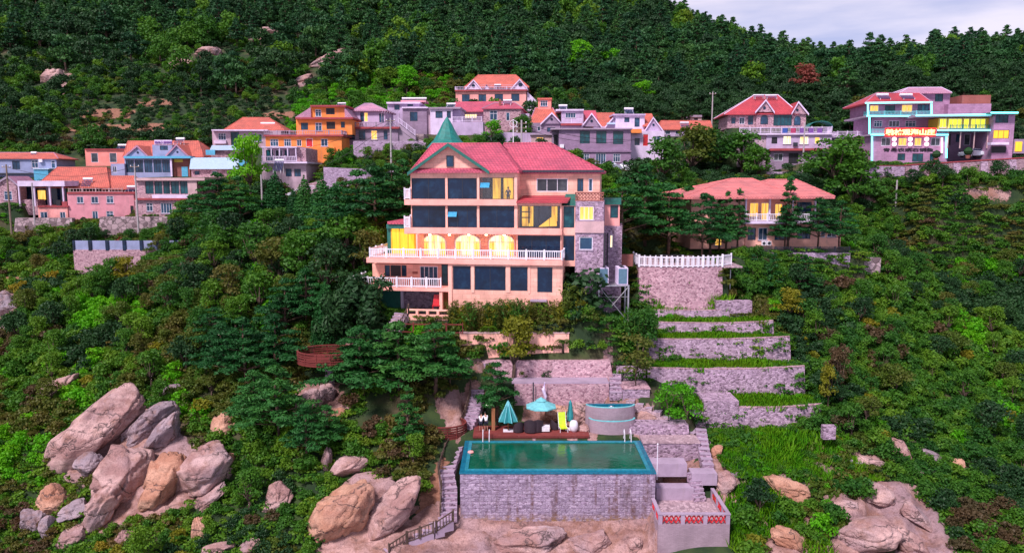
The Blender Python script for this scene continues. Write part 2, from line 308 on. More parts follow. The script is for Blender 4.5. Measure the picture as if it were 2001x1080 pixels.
# ------------------------------------------------------------------ pads: where the terrain is levelled (cx, cy, hx, hy, yaw, z, blend)
PADS = []; KEEP = []
def pad(x0, x1, y0, y1, z, blend=1.5, yaw=0, c=None, keep=True, m=.4):
    if c is None: c = ((x0 + x1) / 2, (y0 + y1) / 2); hx, hy = abs(x1 - x0) / 2, abs(y1 - y0) / 2
    else: hx, hy = abs(x1 - x0) / 2, abs(y1 - y0) / 2
    PADS.append((c[0], c[1], hx, hy, math.radians(yaw), z, blend))
    if keep: KEEP.append((c[0], c[1], hx + m, hy + m, math.radians(yaw)))

# ------------------------------------------------------------------ house kit: all facade measures are read off in photo pixels and turned to metres on the facade's own plane
class House:
    def __init__(s, name, label, px, py, Y, yaw=0, cat='house', group=None):
        s.O = P(px, py, Y); s.yaw = yaw; a = math.radians(yaw)
        s.ex = Vector((math.cos(a), math.sin(a), 0)); s.ey = Vector((-math.sin(a), math.cos(a), 0))
        s.e = empty(name, s.O, yaw, label, cat, group)
    def L(s, px, py, yo=0):
        d = ray(px, py); t = (yo + s.O.dot(s.ey)) / d.dot(s.ey); q = d * t - s.O
        return q.dot(s.ex), q.z
    def rect(s, r, yo=0):
        cy_ = (r[2] + r[3]) / 2; cx_ = (r[0] + r[1]) / 2
        return s.L(r[0], cy_, yo)[0], s.L(r[1], cy_, yo)[0], s.L(cx_, r[3], yo)[1], s.L(cx_, r[2], yo)[1]
    def pad(s, px0, px1, depth, yo=0, z=0, blend=2.0, front=0.0):
        x0 = s.L(px0, 400, yo)[0]; x1 = s.L(px1, 400, yo)[0]
        c = s.O + s.ex * ((x0 + x1) / 2) + s.ey * (yo + depth / 2 - front / 2)
        pad(x0 - .3, x1 + .3, 0, depth + front, s.O.z + z - .05, blend, s.yaw, (c.x, c.y))
    def box(s, name, r, yo, depth, mat, parent=None, label=None, sub=None):
        x0, x1, z0, z1 = s.rect(r, yo); return MB().box(x0, x1, yo, yo + depth, z0, z1).build(name, mat, parent or s.e, label)
    def window(s, r, yo, kind='w', name='window'):
        x0, x1, z0, z1 = s.rect(r, yo); fr = MB(); w_ = x1 - x0; h_ = z1 - z0; t_ = .07 if kind[0] != 'b' else .05
        if kind[0] == 'p': t_ = .05
        fm = {'w': 'frame', 'd': 'darkframe', 'l': 'frame', 'L': 'frame', 'a': 'darkframe', 'b': 'darkframe', 't': 'darkframe', 'p': 'darkframe', 'g': 'frame', 'r': 'frame', 'D': 'darkframe'}[kind[0]]
        pm = {'w': 'glassblue', 'd': 'glassblue', 'l': 'litwhite', 'L': 'lit', 'a': 'litamber', 'b': 'glass', 't': 'glassteal', 'p': 'clearglass', 'g': 'glassgrey', 'r': 'redpaint', 'D': 'blackish'}[kind[0]]
        a, b_ = yo + .03, yo + .12
        for q in ((x0, x1, z0, z0 + t_), (x0, x1, z1 - t_, z1), (x0, x0 + t_, z0 + t_, z1 - t_), (x1 - t_, x1, z0 + t_, z1 - t_)): fr.box(q[0], q[1], a, b_, q[2], q[3])
        nx = int(kind[1]) if len(kind) > 1 else max(1, round(w_ / .8)); ny = int(kind[2]) if len(kind) > 2 else 1
        for k in range(1, nx):
            xx = x0 + w_ * k / nx; fr.box(xx - t_ * .4, xx + t_ * .4, a + .01, b_ - .01, z0 + t_, z1 - t_)
        if ny > 1: zz = z0 + h_ * .68; fr.box(x0 + t_, x1 - t_, a + .015, b_ - .015, zz - t_ * .4, zz + t_ * .4)
        f = fr.build(name, fm, s.e); g_ = MB().box(x0 + .03, x1 - .03, yo + .075, yo + .095, z0 + .03, z1 - .03).build('pane', pm, f)
        if kind[0] in 'wlL' and w_ > .9: MB().box(x0 - .08, x1 + .08, yo - .1, yo + .03, z0 - .09, z0).build('sill', 'concrete', f)
        return f
    def wall(s, r, yo, depth, mat, wins=(), name='wall', base=None):
        """box wall with real openings in its front; r and window rects in pixels"""
        x0, x1, z0, z1 = s.rect(r, yo)
        if base is not None: z0 = base
        H = [s.rect(q[:4], yo) for q in wins]; m_ = MB(); rv = .14
        xs = sorted({x0, x1, *[v for h in H for v in h[:2]]}); zs = sorted({z0, z1, *[v for h in H for v in h[2:]]})
        xs = [v for v in xs if x0 <= v <= x1]; zs = [v for v in zs if z0 <= v <= z1]
        for i in range(len(xs) - 1):
            for j in range(len(zs) - 1):
                cx_, cz_ = (xs[i] + xs[i + 1]) / 2, (zs[j] + zs[j + 1]) / 2
                if any(h[0] < cx_ < h[1] and h[2] < cz_ < h[3] for h in H): continue
                m_.poly([(xs[i], yo, zs[j]), (xs[i + 1], yo, zs[j]), (xs[i + 1], yo, zs[j + 1]), (xs[i], yo, zs[j + 1])])
        for h in H:
            a, b_, c_, d_ = h; y1 = yo + rv
            m_.poly([(a, yo, c_), (a, yo, d_), (a, y1, d_), (a, y1, c_)]); m_.poly([(b_, yo, d_), (b_, yo, c_), (b_, y1, c_), (b_, y1, d_)])
            m_.poly([(a, yo, c_), (a, y1, c_), (b_, y1, c_), (b_, yo, c_)]); m_.poly([(a, yo, d_), (b_, yo, d_), (b_, y1, d_), (a, y1, d_)])
            if wins[H.index(h)][4:5] != () and wins[H.index(h)][4][0] == 'p': continue
            m_.poly([(a, y1, c_), (a, y1, d_), (b_, y1, d_), (b_, y1, c_)][::-1])
        y1 = yo + depth
        m_.poly([(x0, y1, z0), (x0, yo, z0), (x0, yo, z1), (x0, y1, z1)]); m_.poly([(x1, yo, z0), (x1, y1, z0), (x1, y1, z1), (x1, yo, z1)])
        m_.poly([(x1, y1, z0), (x0, y1, z0), (x0, y1, z1), (x1, y1, z1)]); m_.poly([(x0, yo, z1), (x1, yo, z1), (x1, y1, z1), (x0, y1, z1)])
        o = m_.build(name, mat, s.e)
        for q in wins: s.window(q[:4], yo, q[4] if len(q) > 4 else 'w', 'door' if len(q) > 5 else 'window')
        return o
    def roof(s, eave, ridge, yo, depth, mat, th=.16, over=.35, name='roof', trim=None):
        """eave=(px0,px1,py) on the front plane, ridge=(px0,px1,py) on the mid-depth plane"""
        x0, z = s.L(eave[0], eave[2], yo - over); x1, _ = s.L(eave[1], eave[2], yo - over); ym = yo + depth / 2
        r0, rz = s.L(ridge[0], ridge[2], ym); r1, _ = s.L(ridge[1], ridge[2], ym)
        ya, yb = yo - over, yo + depth + over; m_ = MB()
        A, B, Cc, D = (x0, ya, z), (x1, ya, z), (x1, yb, z), (x0, yb, z); E, G = (r0, ym, rz), (r1, ym, rz)
        dn = lambda p: (p[0], p[1], p[2] - th)
        m_.poly([A, B, G, E]); m_.poly([B, Cc, G]); m_.poly([Cc, D, E, G]); m_.poly([D, A, E])
        for a, b_ in ((A, B), (B, Cc), (Cc, D), (D, A)): m_.poly([dn(a), dn(b_), b_, a])
        m_.poly([dn(D), dn(Cc), dn(B), dn(A)])
        o = m_.build(name, mat, s.e)
        if trim:
            tm = MB(); rr = .09
            tm.tube([E, G], rr, 5)
            for a, b_ in ((A, E), (B, G), (Cc, G), (D, E)): tm.tube([a, b_], rr, 5)
            tm.build('ridge_tile', trim, o)
        return o
    def gable(s, l, apex, r, yo, depth, wallm, roofm, th=.16, over=.4, trim=None, wall=True, proud=.25):
        """gable facing the front: pixel points on plane yo"""
        a = s.L(*l, yo); t_ = s.L(*apex, yo); b_ = s.L(*r, yo)
        if wall: MB().hull([(a[0] + over * .6, yo, a[1] - .0), (b_[0] - over * .6, yo, b_[1]), (t_[0], yo, t_[1] - .12)], [(a[0] + over * .6, yo + depth, a[1]), (b_[0] - over * .6, yo + depth, b_[1]), (t_[0], yo + depth, t_[1] - .12)]).build('gable', wallm, s.e)
        ya, yb = yo - proud, yo + depth; m_ = MB()
        for q in ((a, t_), (t_, b_)):
            p0, p1 = q
            m_.hull([(p0[0], ya, p0[1] - th), (p1[0], ya, p1[1] - th), (p1[0], yb, p1[1] - th), (p0[0], yb, p0[1] - th)], [(p0[0], ya, p0[1]), (p1[0], ya, p1[1]), (p1[0], yb, p1[1]), (p0[0], yb, p0[1])])
        o = m_.build('roof', roofm, s.e)
        if trim:
            tm = MB()
            for p0, p1 in ((a, t_), (t_, b_)):
                tm.hull([(p0[0], ya - .06, p0[1] - .3), (p1[0], ya - .06, p1[1] - .3), (p1[0], ya - .003, p1[1] - .3), (p0[0], ya - .003, p0[1] - .3)], [(p0[0], ya - .06, p0[1] + .05), (p1[0], ya - .06, p1[1] + .05), (p1[0], ya - .003, p1[1] + .05), (p0[0], ya - .003, p0[1] + .05)])
            tm.build('fascia', trim, o)
        return o
    def oculus(s, px, py, rpx, yo, mat='glass'):
        x, z = s.L(px, py, yo); r = rpx * (s.O.y) / F; m_ = MB(); n = 12
        m_.hull([(x + r * math.cos(2 * math.pi * k / n), yo - .03, z + r * math.sin(2 * math.pi * k / n)) for k in range(n)], [(x + r * math.cos(2 * math.pi * k / n), yo + .04, z + r * math.sin(2 * math.pi * k / n)) for k in range(n)])
        return m_.build('round_window', mat, s.e)
    def rail(s, px0, px1, pytop, pybot, yo, mat='white', back=0, sides=(0, 0), name='balustrade', post=1.6, bar=.22):
        x0, x1, z0, z1 = s.rect((px0, px1, pytop, pybot), yo); m_ = MB(); runs = [((x0, yo), (x1, yo))]
        if sides[0]: runs.append(((x0, yo + .12), (x0, yo + sides[0])))
        if sides[1]: runs.append(((x1, yo + .12), (x1, yo + sides[1])))
        for a, b_ in runs: rail_mesh(m_, a, b_, z0, z1, z0, z1, post, bar)
        return m_.build(name, mat, s.e)
    def slab(s, r, yo, depth, mat, name='slab', parent=None): return s.box(name, r, yo, depth, mat, parent)
    def solar(s, r, yo, depth=1.4):
        """solar water heater: a white tank above a tilted collector on a stand"""
        x0, x1, z0, z1 = s.rect(r, yo); th_ = min(.42, (z1 - z0) * .4); m_ = MB()
        m_.tube([(x0, yo + depth, z1 - th_ / 2), (x1, yo + depth, z1 - th_ / 2)], th_ / 2, 8)
        for x in (x0 + .15, x1 - .15):
            m_.box(x - .03, x + .03, yo + depth - .03, yo + depth + .03, z0 - .35, z1 - th_); m_.box(x - .03, x + .03, yo, yo + .06, z0 - .35, z0 + .1)
        o = m_.build('solar_water_heater', 'white', s.e); c_ = MB(); n = max(3, int((x1 - x0) / .22))
        for k in range(n):
            xx = x0 + .1 + (x1 - x0 - .2) * k / (n - 1); c_.tube([(xx, yo + .05, z0), (xx, yo + depth - .2, z1 - th_)], .06, 4)
        c_.build('collector', 'solartube', o); return o
def rail_mesh(m_, a, b_, za0, za1, zb0, zb1, post=1.6, bar=.22, th=.09):
    """posts, top and bottom rails and pickets from a to b"""
    a = Vector((a[0], a[1], 0)); b_ = Vector((b_[0], b_[1], 0)); d = b_ - a; Ln = d.length
    if Ln < .1: return
    u = d / Ln; nrm = Vector((-u.y, u.x, 0))
    def seg(s0, s1, f0, f1, t_):
        ps = []
        for s_, in ((s0,), (s1,)):
            pass
        q = []
        for fr in (f0, f1):
            ring = []
            for s_, sg in ((s0, -1), (s1, -1), (s1, 1), (s0, 1)):
                p = a + u * s_ + nrm * (sg * t_ / 2); k = s_ / Ln; zb = za0 + (zb0 - za0) * k; zt = za1 + (zb1 - za1) * k
                ring.append((p.x, p.y, zb + (zt - zb) * fr))
            q.append(ring)
        m_.hull(q[0], q[1])
    n = max(1, round(Ln / post))
    for k in range(n + 1):
        c_ = Ln * k / n; seg(max(0, c_ - .07), min(Ln, c_ + .07), 0, 1.08, .16)
    seg(0, Ln, .86, .97, th); seg(0, Ln, .08, .17, th)
    if bar:
        nb = int(Ln / bar)
        for k in range(nb): c_ = Ln * (k + .5) / nb; seg(c_ - .03, c_ + .03, .17, .86, .05)
# ================================================================== the big peach building in the middle
def main_building():
    M = House('guest_house', 'large peach tiled guest house with pink roofs, green bell turret and long white balcony', 950, 612, 78, -8, 'building')
    M.pad(745, 1180, 14, -3, z=0, blend=2.5); KEEP.pop(); M.pad(760, 1178, 11, 0, z=0, blend=2.5); KEEP[-1] = (*KEEP[-1][:2], KEEP[-1][2] - .3, KEEP[-1][3] - .3, KEEP[-1][4])
    A = [(804.5, 870, 348, 389, 'b2'), (875, 932, 348, 389, 'b2'), (937, 1004.5, 347, 389.5, 'p3'), (805.5, 870.5, 402, 444.5, 'b2'), (875, 932, 402, 444.5, 'b3'), (937, 1005, 402, 445, 'b2')]
    M.wall((803, 1010, 333, 458), 0, 10, 'peach', A)
    M.wall((1010.3, 1097, 395, 458), 0, 10, 'peach', [(1011.8, 1094.5, 402, 446, 'p4')])
    M.slab((790, 1010, 390, 401), -.35, 1, 'band', 'floor_band'); M.slab((790, 1098, 446, 457.5), -.36, 1, 'band', 'floor_band')
    M.slab((802, 1012, 332, 337), -.14, .5, 'peach_plain', 'cornice')
    for r in ((870.6, 874.6, 340, 390), (932.4, 936.6, 340, 390), (870.8, 874.6, 401.5, 446), (932.4, 936.6, 401.5, 446), (1005.4, 1010.6, 340, 390), (1005.6, 1011, 401.5, 446), (803, 804.6, 340, 446), (1094.7, 1097.2, 401.5, 446)): M.slab(r, -.06, .1, 'peach_plain', 'pilaster')
    # lit rooms behind clear glass
    for r, pieces in (((936, 1006, 346, 390), [(963, 978, 348, 389, 'litroom'), (984, 1003, 348, 389, 'litroom')]), ((1011, 1096, 401, 447), [(1020, 1042, 402, 442, 'litroom'), (1078, 1089, 402, 432, 'litroom')])):
        x0, x1, z0, z1 = M.rect(r, 0); rm = MB().box(x0, x1, 2.0, 2.1, z0, z1).box(x0, x1, .2, 2.0, z0 - .06, z0).build('room', 'glass', M.e)
        for q in pieces:
            a = M.rect(q[:4], 1.6); MB().box(a[0], a[1], 1.6, 1.66, max(a[2], z0 + .02), min(a[3], z1 - .02)).build('lit_curtain', q[4], rm)
    x0, x1, z0, z1 = M.rect((1052, 1088, 428, 443), 1.2); MB().hull([(x0, .9, z0), (x1, .9, z0 + .1), (x1, 1.5, z0 + .1), (x0, 1.5, z0)], [(x0 + .3, .9, z0 + .2), (x1 - .3, .9, z1 + .4), (x1 - .1, 1.5, z1 + .4), (x0 + .3, 1.5, z0 + .2)]).build('lit_curtain', 'littable', M.e)
    for r in ((1020, 1036, 413, 415), (1020, 1036, 424, 426), (1033, 1035, 404, 436)): M.slab(r, 1.2, .1, 'blackish', 'shelf')
    for r in ((939, 957, 357, 366), (876, 893, 414, 422.5)):      # top-hung vents tilted open, the sky's reflection put into their blue colour
        x0, x1, z0, z1 = M.rect(r, 0); MB().hull([(x0, -.32, z0), (x1, -.32, z0), (x1, -.36, z0 - .03), (x0, -.36, z0 - .03)][::-1], [(x0, .04, z1), (x1, .04, z1), (x1, .0, z1), (x0, .0, z1)][::-1]).build('open_vent', 'ventsky', M.e)
    # arcade floor
    M.wall((813, 1008.4, 456.5, 514), 1.8, 9, 'peach', name='wall')
    for a, b_ in ((827.5, 871), (890.5, 938), (956, 1005)):
        x0, z0 = M.L(a, 508, 1.8); x1, _ = M.L(b_, 508, 1.8); zt = M.L(a, 458.5, 1.8)[1]; zs = M.L(a, 473, 1.8)[1]; xc = (x0 + x1) / 2; rx = (x1 - x0) / 2
        def arch(k, inset, n=14): return [(x0 + inset, z0 + inset), (x1 - inset, z0 + inset)] + [(xc + (rx - inset) * math.cos(math.pi * j / n), zs + (zt - zs - inset) * math.sin(math.pi * j / n)) for j in range(n + 1)]
        f = MB(); o_, i_ = arch(0, -.09), arch(0, .02); n = len(o_)
        for k in range(n):
            j = (k + 1) % n; f.hull([(o_[k][0], 1.72, o_[k][1]), (o_[j][0], 1.72, o_[j][1]), (i_[j][0], 1.72, i_[j][1]), (i_[k][0], 1.72, i_[k][1])][::-1], [(o_[k][0], 1.79, o_[k][1]), (o_[j][0], 1.79, o_[j][1]), (i_[j][0], 1.79, i_[j][1]), (i_[k][0], 1.79, i_[k][1])][::-1])
        for k in (1, 2, 3): xx = x0 + (x1 - x0) * k / 4; f.box(xx - .025, xx + .025, 1.745, 1.775, z0, zs + (.55 if k != 2 else .75))
        f.box(x0, x1, 1.74, 1.77, zs - .03, zs + .03); fo = f.build('window', 'frame', M.e)
        p_ = [(q[0], 1.785, q[1]) for q in i_]; MB().poly(p_).build('pane', 'litwhite', fo)
        cu = MB()
        for s_ in (0.02, .78): MB().box(x0 + (x1 - x0) * s_, x0 + (x1 - x0) * (s_ + .2), 1.776, 1.783, z0, zs + .1).build('curtain', 'lit', fo)
    for px in (840, 878, 916, 950, 985):
        x, z = M.L(px, 457.8, .7); MB().lathe([(.10, -.1), (.13, -.05), (.10, .0)], 8, (x, .7, z)).build('added_ceiling_lamp', 'lampspill', M.e)  # unseen lamps, added to strengthen the yellow spill in the arcade
    M.wall((1008.6, 1097.1, 458.6, 514), .1, 10, 'peach', [(1011.5, 1095, 460, 509, 'b3')])
    M.box('wall', (813.2, 816, 457.5, 512), -1.0, 2.7, 'peach_plain')
    M.box('lit_room', (765, 813, 447, 500), 2.5, 5, 'litamber'); M.box('roof', (757, 813, 433, 438), 2.0, 5.6, 'roofpink'); M.box('fascia', (755, 812.5, 438.3, 447), 2.2, 5.3, 'green')
    for px in (765, 781, 797, 811): M.box('mullion', (px - .8, px + .8, 447, 500), 2.42, .07, 'yellowpaint')
    M.box('corner_post', (757, 764, 447, 500), 2.5, .3, 'green')
    M.rail(790, 802, 368, 389.5, -.25, 'white', sides=(2.5, 0), post=2.4); M.rail(790, 802, 423, 445.5, -.25, 'white', sides=(2.5, 0), post=2.4)
    M.slab((790, 803, 390.5, 400.5), .66, 2.6, 'band', 'floor_band'); M.slab((790, 803, 446.5, 457), .65, 2.6, 'band', 'floor_band')
    M.slab((716, 1099, 506, 516), -2.3, 4.6, 'band', 'balcony_slab')
    M.rail(722, 1099, 487, 505.7, -2.2, 'white', sides=(6.2, 2.2), post=1.75)
    D = [(885, 920, 519.5, 565.5, 'b1'), (927.5, 988, 520, 567, 'b2'), (997.5, 1031, 521, 568, 'b1'), (1050, 1079.5, 522, 571, 'b1')]
    zb = -3.2
    M.wall((876, 1099, 516, 612), -2.0, 12, 'peach', D, base=zb); M.slab((876, 883, 516.5, 605), -2.12, .11, 'peach_plain', 'pilaster')
    for r in ((921, 926.5, 518, 572), (989, 996.5, 518, 572), (1032, 1036, 518, 573)): M.slab(r, -2.06, .05, 'peach_plain', 'pilaster')
    M.box('canopy', (1036, 1068, 586, 589.5), -2.6, .58, 'concrete'); M.box('door', (1047, 1063, 592, 612), -2.04, .03, 'blackish')
    M.slab((876, 1099, 583, 586), -2.03, .026, 'roofpink', 'string_course') if False else None
    M.wall((728, 875.8, 516, 562), 0, 10, 'peach', [(751.7, 762, 518, 540, 'd1'), (763, 783.5, 518, 540, 'D1'), (784.5, 794.5, 518, 540, 'd1'), (820.5, 855.5, 520, 561, 'w4', 1), (862.8, 875.4, 517, 561, 't1')])
    M.box('plaque', (806, 816, 530.5, 535), -.05, .04, 'brickred')
    M.slab((690, 876, 561.2, 568), -2.0, 4, 'band', 'balcony_slab'); M.rail(690, 862.5, 541.5, 561, -1.9, 'white', sides=(4, 0), post=1.5)
    M.wall((783, 860, 568, 605), .9, 4, 'stone', base=zb); M.box('wall', (745, 782.7, 568, 604), .7, 4, 'green'); M.box('post', (783, 788, 568, 607), .5, .3, 'palewhite')
    M.box('post', (858.6, 864.4, 568, 612), -1.9, .5, 'peach_plain'); M.box('door', (864.6, 875.7, 571, 608), -.9, .1, 'woodbrown'); M.box('wall', (860, 875.9, 568.1, 571), -.92, 3, 'peach_plain')
    x0, x1, z0, z1 = M.rect((794.5, 876, 605, 640), -3.4); m_ = MB(); n = 4; wd = (x1 - x0) / n
    m_.box(x0, x1, -3.4, -3.0, z0 - 1.2, z0 + (z1 - z0) * .72); m_.box(x0, x1, -3.4, -3.0, z1 - .12, z1)
    for k in range(n + 1): m_.box(x0 + wd * k - (.12 if k else 0), x0 + wd * k + (.12 if k < n else 0), -3.4, -3.0, z0 + (z1 - z0) * .72, z1 - .12)
    m_.build('planter_wall', 'peach_plain', M.e); MB().box(x0 + .05, x1 - .05, -3.1, -2.2, z0 - 1, z1 - .4).build('planter', 'blackish', M.e)
    # set-back upper right part
    M.wall((1008, 1172, 335, 386), 3, 7, 'peach', [(1048.5, 1109.5, 349, 374.5, 'g3'), (1128, 1140, 349, 374, 'd2'), (1150, 1158, 349, 374, 'w1')], base=M.L(1100, 400, 3)[1] - 1)
    a = M.L(1022, 382, 3); b_ = M.L(1118, 382, 3); c_ = M.L(1009, 394, -.5); d_ = M.L(1109, 394, -.5)
    MB().hull([(c_[0], -.5, c_[1] - .15), (d_[0], -.5, d_[1] - .15), (b_[0], 2.99, b_[1] - .15), (a[0], 2.99, a[1] - .15)], [(c_[0], -.5, c_[1]), (d_[0], -.5, d_[1]), (b_[0], 2.99, b_[1]), (a[0], 2.99, a[1])]).build('lean_to_roof', 'roofred', M.e)
    M.wall((1097.3, 1124, 402, 458), .4, 6, 'peach_plain', [(1101, 1122.5, 403, 445, 't1')]); M.wall((1097.3, 1124, 458.4, 520), .42, 6, 'peach_plain', [(1100.5, 1122.5, 460, 509, 'b1')])
    x0, x1, z0, z1 = M.rect((1100, 1126, 380, 402), .3); MB().hull([(x0, .3, z0), (x1, .3, z0), (x1, 3, z0), (x0, 3, z0)], [(x0 + .1, 2.6, z1), (x1 - .1, 2.6, z1), (x1 - .1, 3, z1), (x0 + .1, 3, z1)]).build('side_roof', 'green', M.e)
    M.wall((1124.2, 1179, 393, 530), .2, 7, 'stone', [(1132, 1160, 403, 430, 'L3'), (1132, 1158, 463, 488, 'w1')], base=zb)
    M.slab((1123.5, 1180, 432.5, 455), .05, 2, 'tanwall', 'stone_band')
    x0, x1, z0, z1 = M.rect((1123.5, 1180, 375.5, 392.8), .2); m_ = MB(); n = 9; wd = (x1 - x0) / n
    m_.box(x0, x1, .2, .45, z1 - .12, z1); m_.box(x0, x1, .2, .45, z0, z0 + .1)
    for k in range(n):
        for dz in (0, 1):
            xa = x0 + wd * k; za = z0 + .1 + dz * (z1 - z0 - .22) / 2; hh = (z1 - z0 - .22) / 2
            m_.hull([(xa, .25, za), (xa + .1, .25, za), (xa + wd, .25, za + hh - .1), (xa + wd, .25, za + hh)], [(xa, .4, za), (xa + .1, .4, za), (xa + wd, .4, za + hh - .1), (xa + wd, .4, za + hh)])
            m_.hull([(xa, .26, za + hh - .1), (xa, .26, za + hh), (xa + .1, .26, za + hh), (xa + wd, .26, za)], [(xa, .39, za + hh - .1), (xa, .39, za + hh), (xa + .1, .39, za + hh), (xa + wd, .39, za)])
    m_.build('lattice_parapet', 'brickred', M.e)
    M.wall((1176, 1211, 400, 441), 5, 5, 'salmon', [(1192.5, 1208, 401, 426, 't1')]); M.box('fascia', (1174, 1214, 389, 399.8), 4.8, 5.3, 'green')
    M.wall((1176, 1215, 441.3, 530), 4.7, 5.6, 'stone', [(1191.5, 1197.5, 459, 484, 'l1')], base=zb); M.box('drain_pipe', (1180, 1183, 455, 520), -.1, .14, 'blackish'); M.box('drain_pipe', (1186, 1188, 455, 520), 4.5, .14, 'blackish')
    # roofs
    M.gable((799, 338), (878, 281), (958, 335), -.03, 9, 'peach', 'roofpink', proud=.6, trim='green', th=.22)
    M.window((872, 886, 304, 326), -.2, 'd1')
    M.roof((803, 1014, 333), (846, 976, 281), 0, 10, 'roofpink', th=.25, over=.45, trim='roofpink')
    M.roof((958, 1180, 335), (986, 1075, 280), 3, 9, 'roofpink', th=.25, over=.5, trim='roofpink')
    M.box('eave_fascia', (1016, 1180.5, 332.5, 336.5), 2.35, .1, 'darkframe')
    x, z = M.L(874, 289, 7.5); zt = M.L(874, 229, 7.5)[1]; H_ = zt - z; R_ = 2.35
    t_ = MB().lathe([(R_ * 1.0, 0), (R_ * .84, H_ * .12), (R_ * .66, H_ * .25), (R_ * .50, H_ * .42), (R_ * .36, H_ * .6), (R_ * .22, H_ * .8), (R_ * .06, H_ * .97), (.05, H_ * 1.0)], 12, (x, 7.5, z)).build('turret_roof', 'greenroof', M.e)
    MB().lathe([(R_ * .94, -.3), (R_ * 1.03, -.05), (R_ * 1.0, 0)], 12, (x, 7.5, z)).build('turret_eave', 'green', t_); MB().lathe([(R_ * .72, -3.2), (R_ * .72, -.3)], 12, (x, 7.5, z)).build('turret_drum', 'green', M.e)
    return M
MAIN = main_building()

# ================================================================== villa on the right
def villa():
    V = House('villa', 'peach villa with broad salmon hipped roofs behind the pine trees, white upstairs balcony', 1490, 484, 98, 3, 'house')
    V.pad(1335, 1650, 15, -1, blend=3)
    V.wall((1350, 1456, 384, 486), -.8, 12, 'peach_plain', [(1397, 1411, 453, 480, 'L1', 1)])
    V.wall((1456.3, 1594, 384, 432), 1.6, 10, 'peach_plain', [(1465, 1482.5, 396, 424, 'L2'), (1487, 1503, 396, 431, 'L2', 1), (1514, 1529, 398, 428, 'L2'), (1557, 1586, 394.6, 417, 'd3')])
    V.wall((1456.4, 1643, 432.5, 486), 0, 11, 'peach_plain', [(1461, 1477, 445, 469, 'd2'), (1482, 1499.7, 445, 469, 'w2'), (1514, 1544, 447, 469, 'd3'), (1558.5, 1584, 443, 467, 'd3'), (1604, 1613, 441, 464, 'w1'), (1617, 1634.6, 438, 463, 'w2')])
    V.slab((1452, 1600, 431.8, 437), -1.4, 3, 'palewhite', 'balcony_slab'); V.rail(1456, 1587, 417, 431.6, -1.3, 'white', sides=(2.5, 2.5), post=1.4)
    V.slab((1595, 1646, 432, 436.5), -.4, 11.6, 'concrete', 'flat_roof')
    for px in (1456.5, 1503, 1548, 1592): V.box('post', (px, px + 3, 384, 431.5), -1.2, .3, 'palewhite')
    V.roof((1335, 1560, 384.5), (1430, 1470, 349), -1.3, 13, 'roofsalmon', th=.3, over=.8, trim='roofsalmon'); V.roof((1450, 1632, 384), (1502, 1556, 351), -1.0, 12, 'roofsalmon', th=.3, over=.8, trim='roofsalmon')
    for px in (1489, 1499): 
        o = V.box('air_conditioner', (px, px + 8.5, 471, 479.5), -.45, .35, 'white'); x, z = V.L(px + 4.2, 475.3, -.47); MB().hull([(x + .2 * math.cos(k), -.47, z + .2 * math.sin(k)) for k in np.arange(0, 6.2, .6)], [(x + .2 * math.cos(k), -.452, z + .2 * math.sin(k)) for k in np.arange(0, 6.2, .6)]).build('fan_grille', 'darkframe', o)
    return V
VILLA = villa()

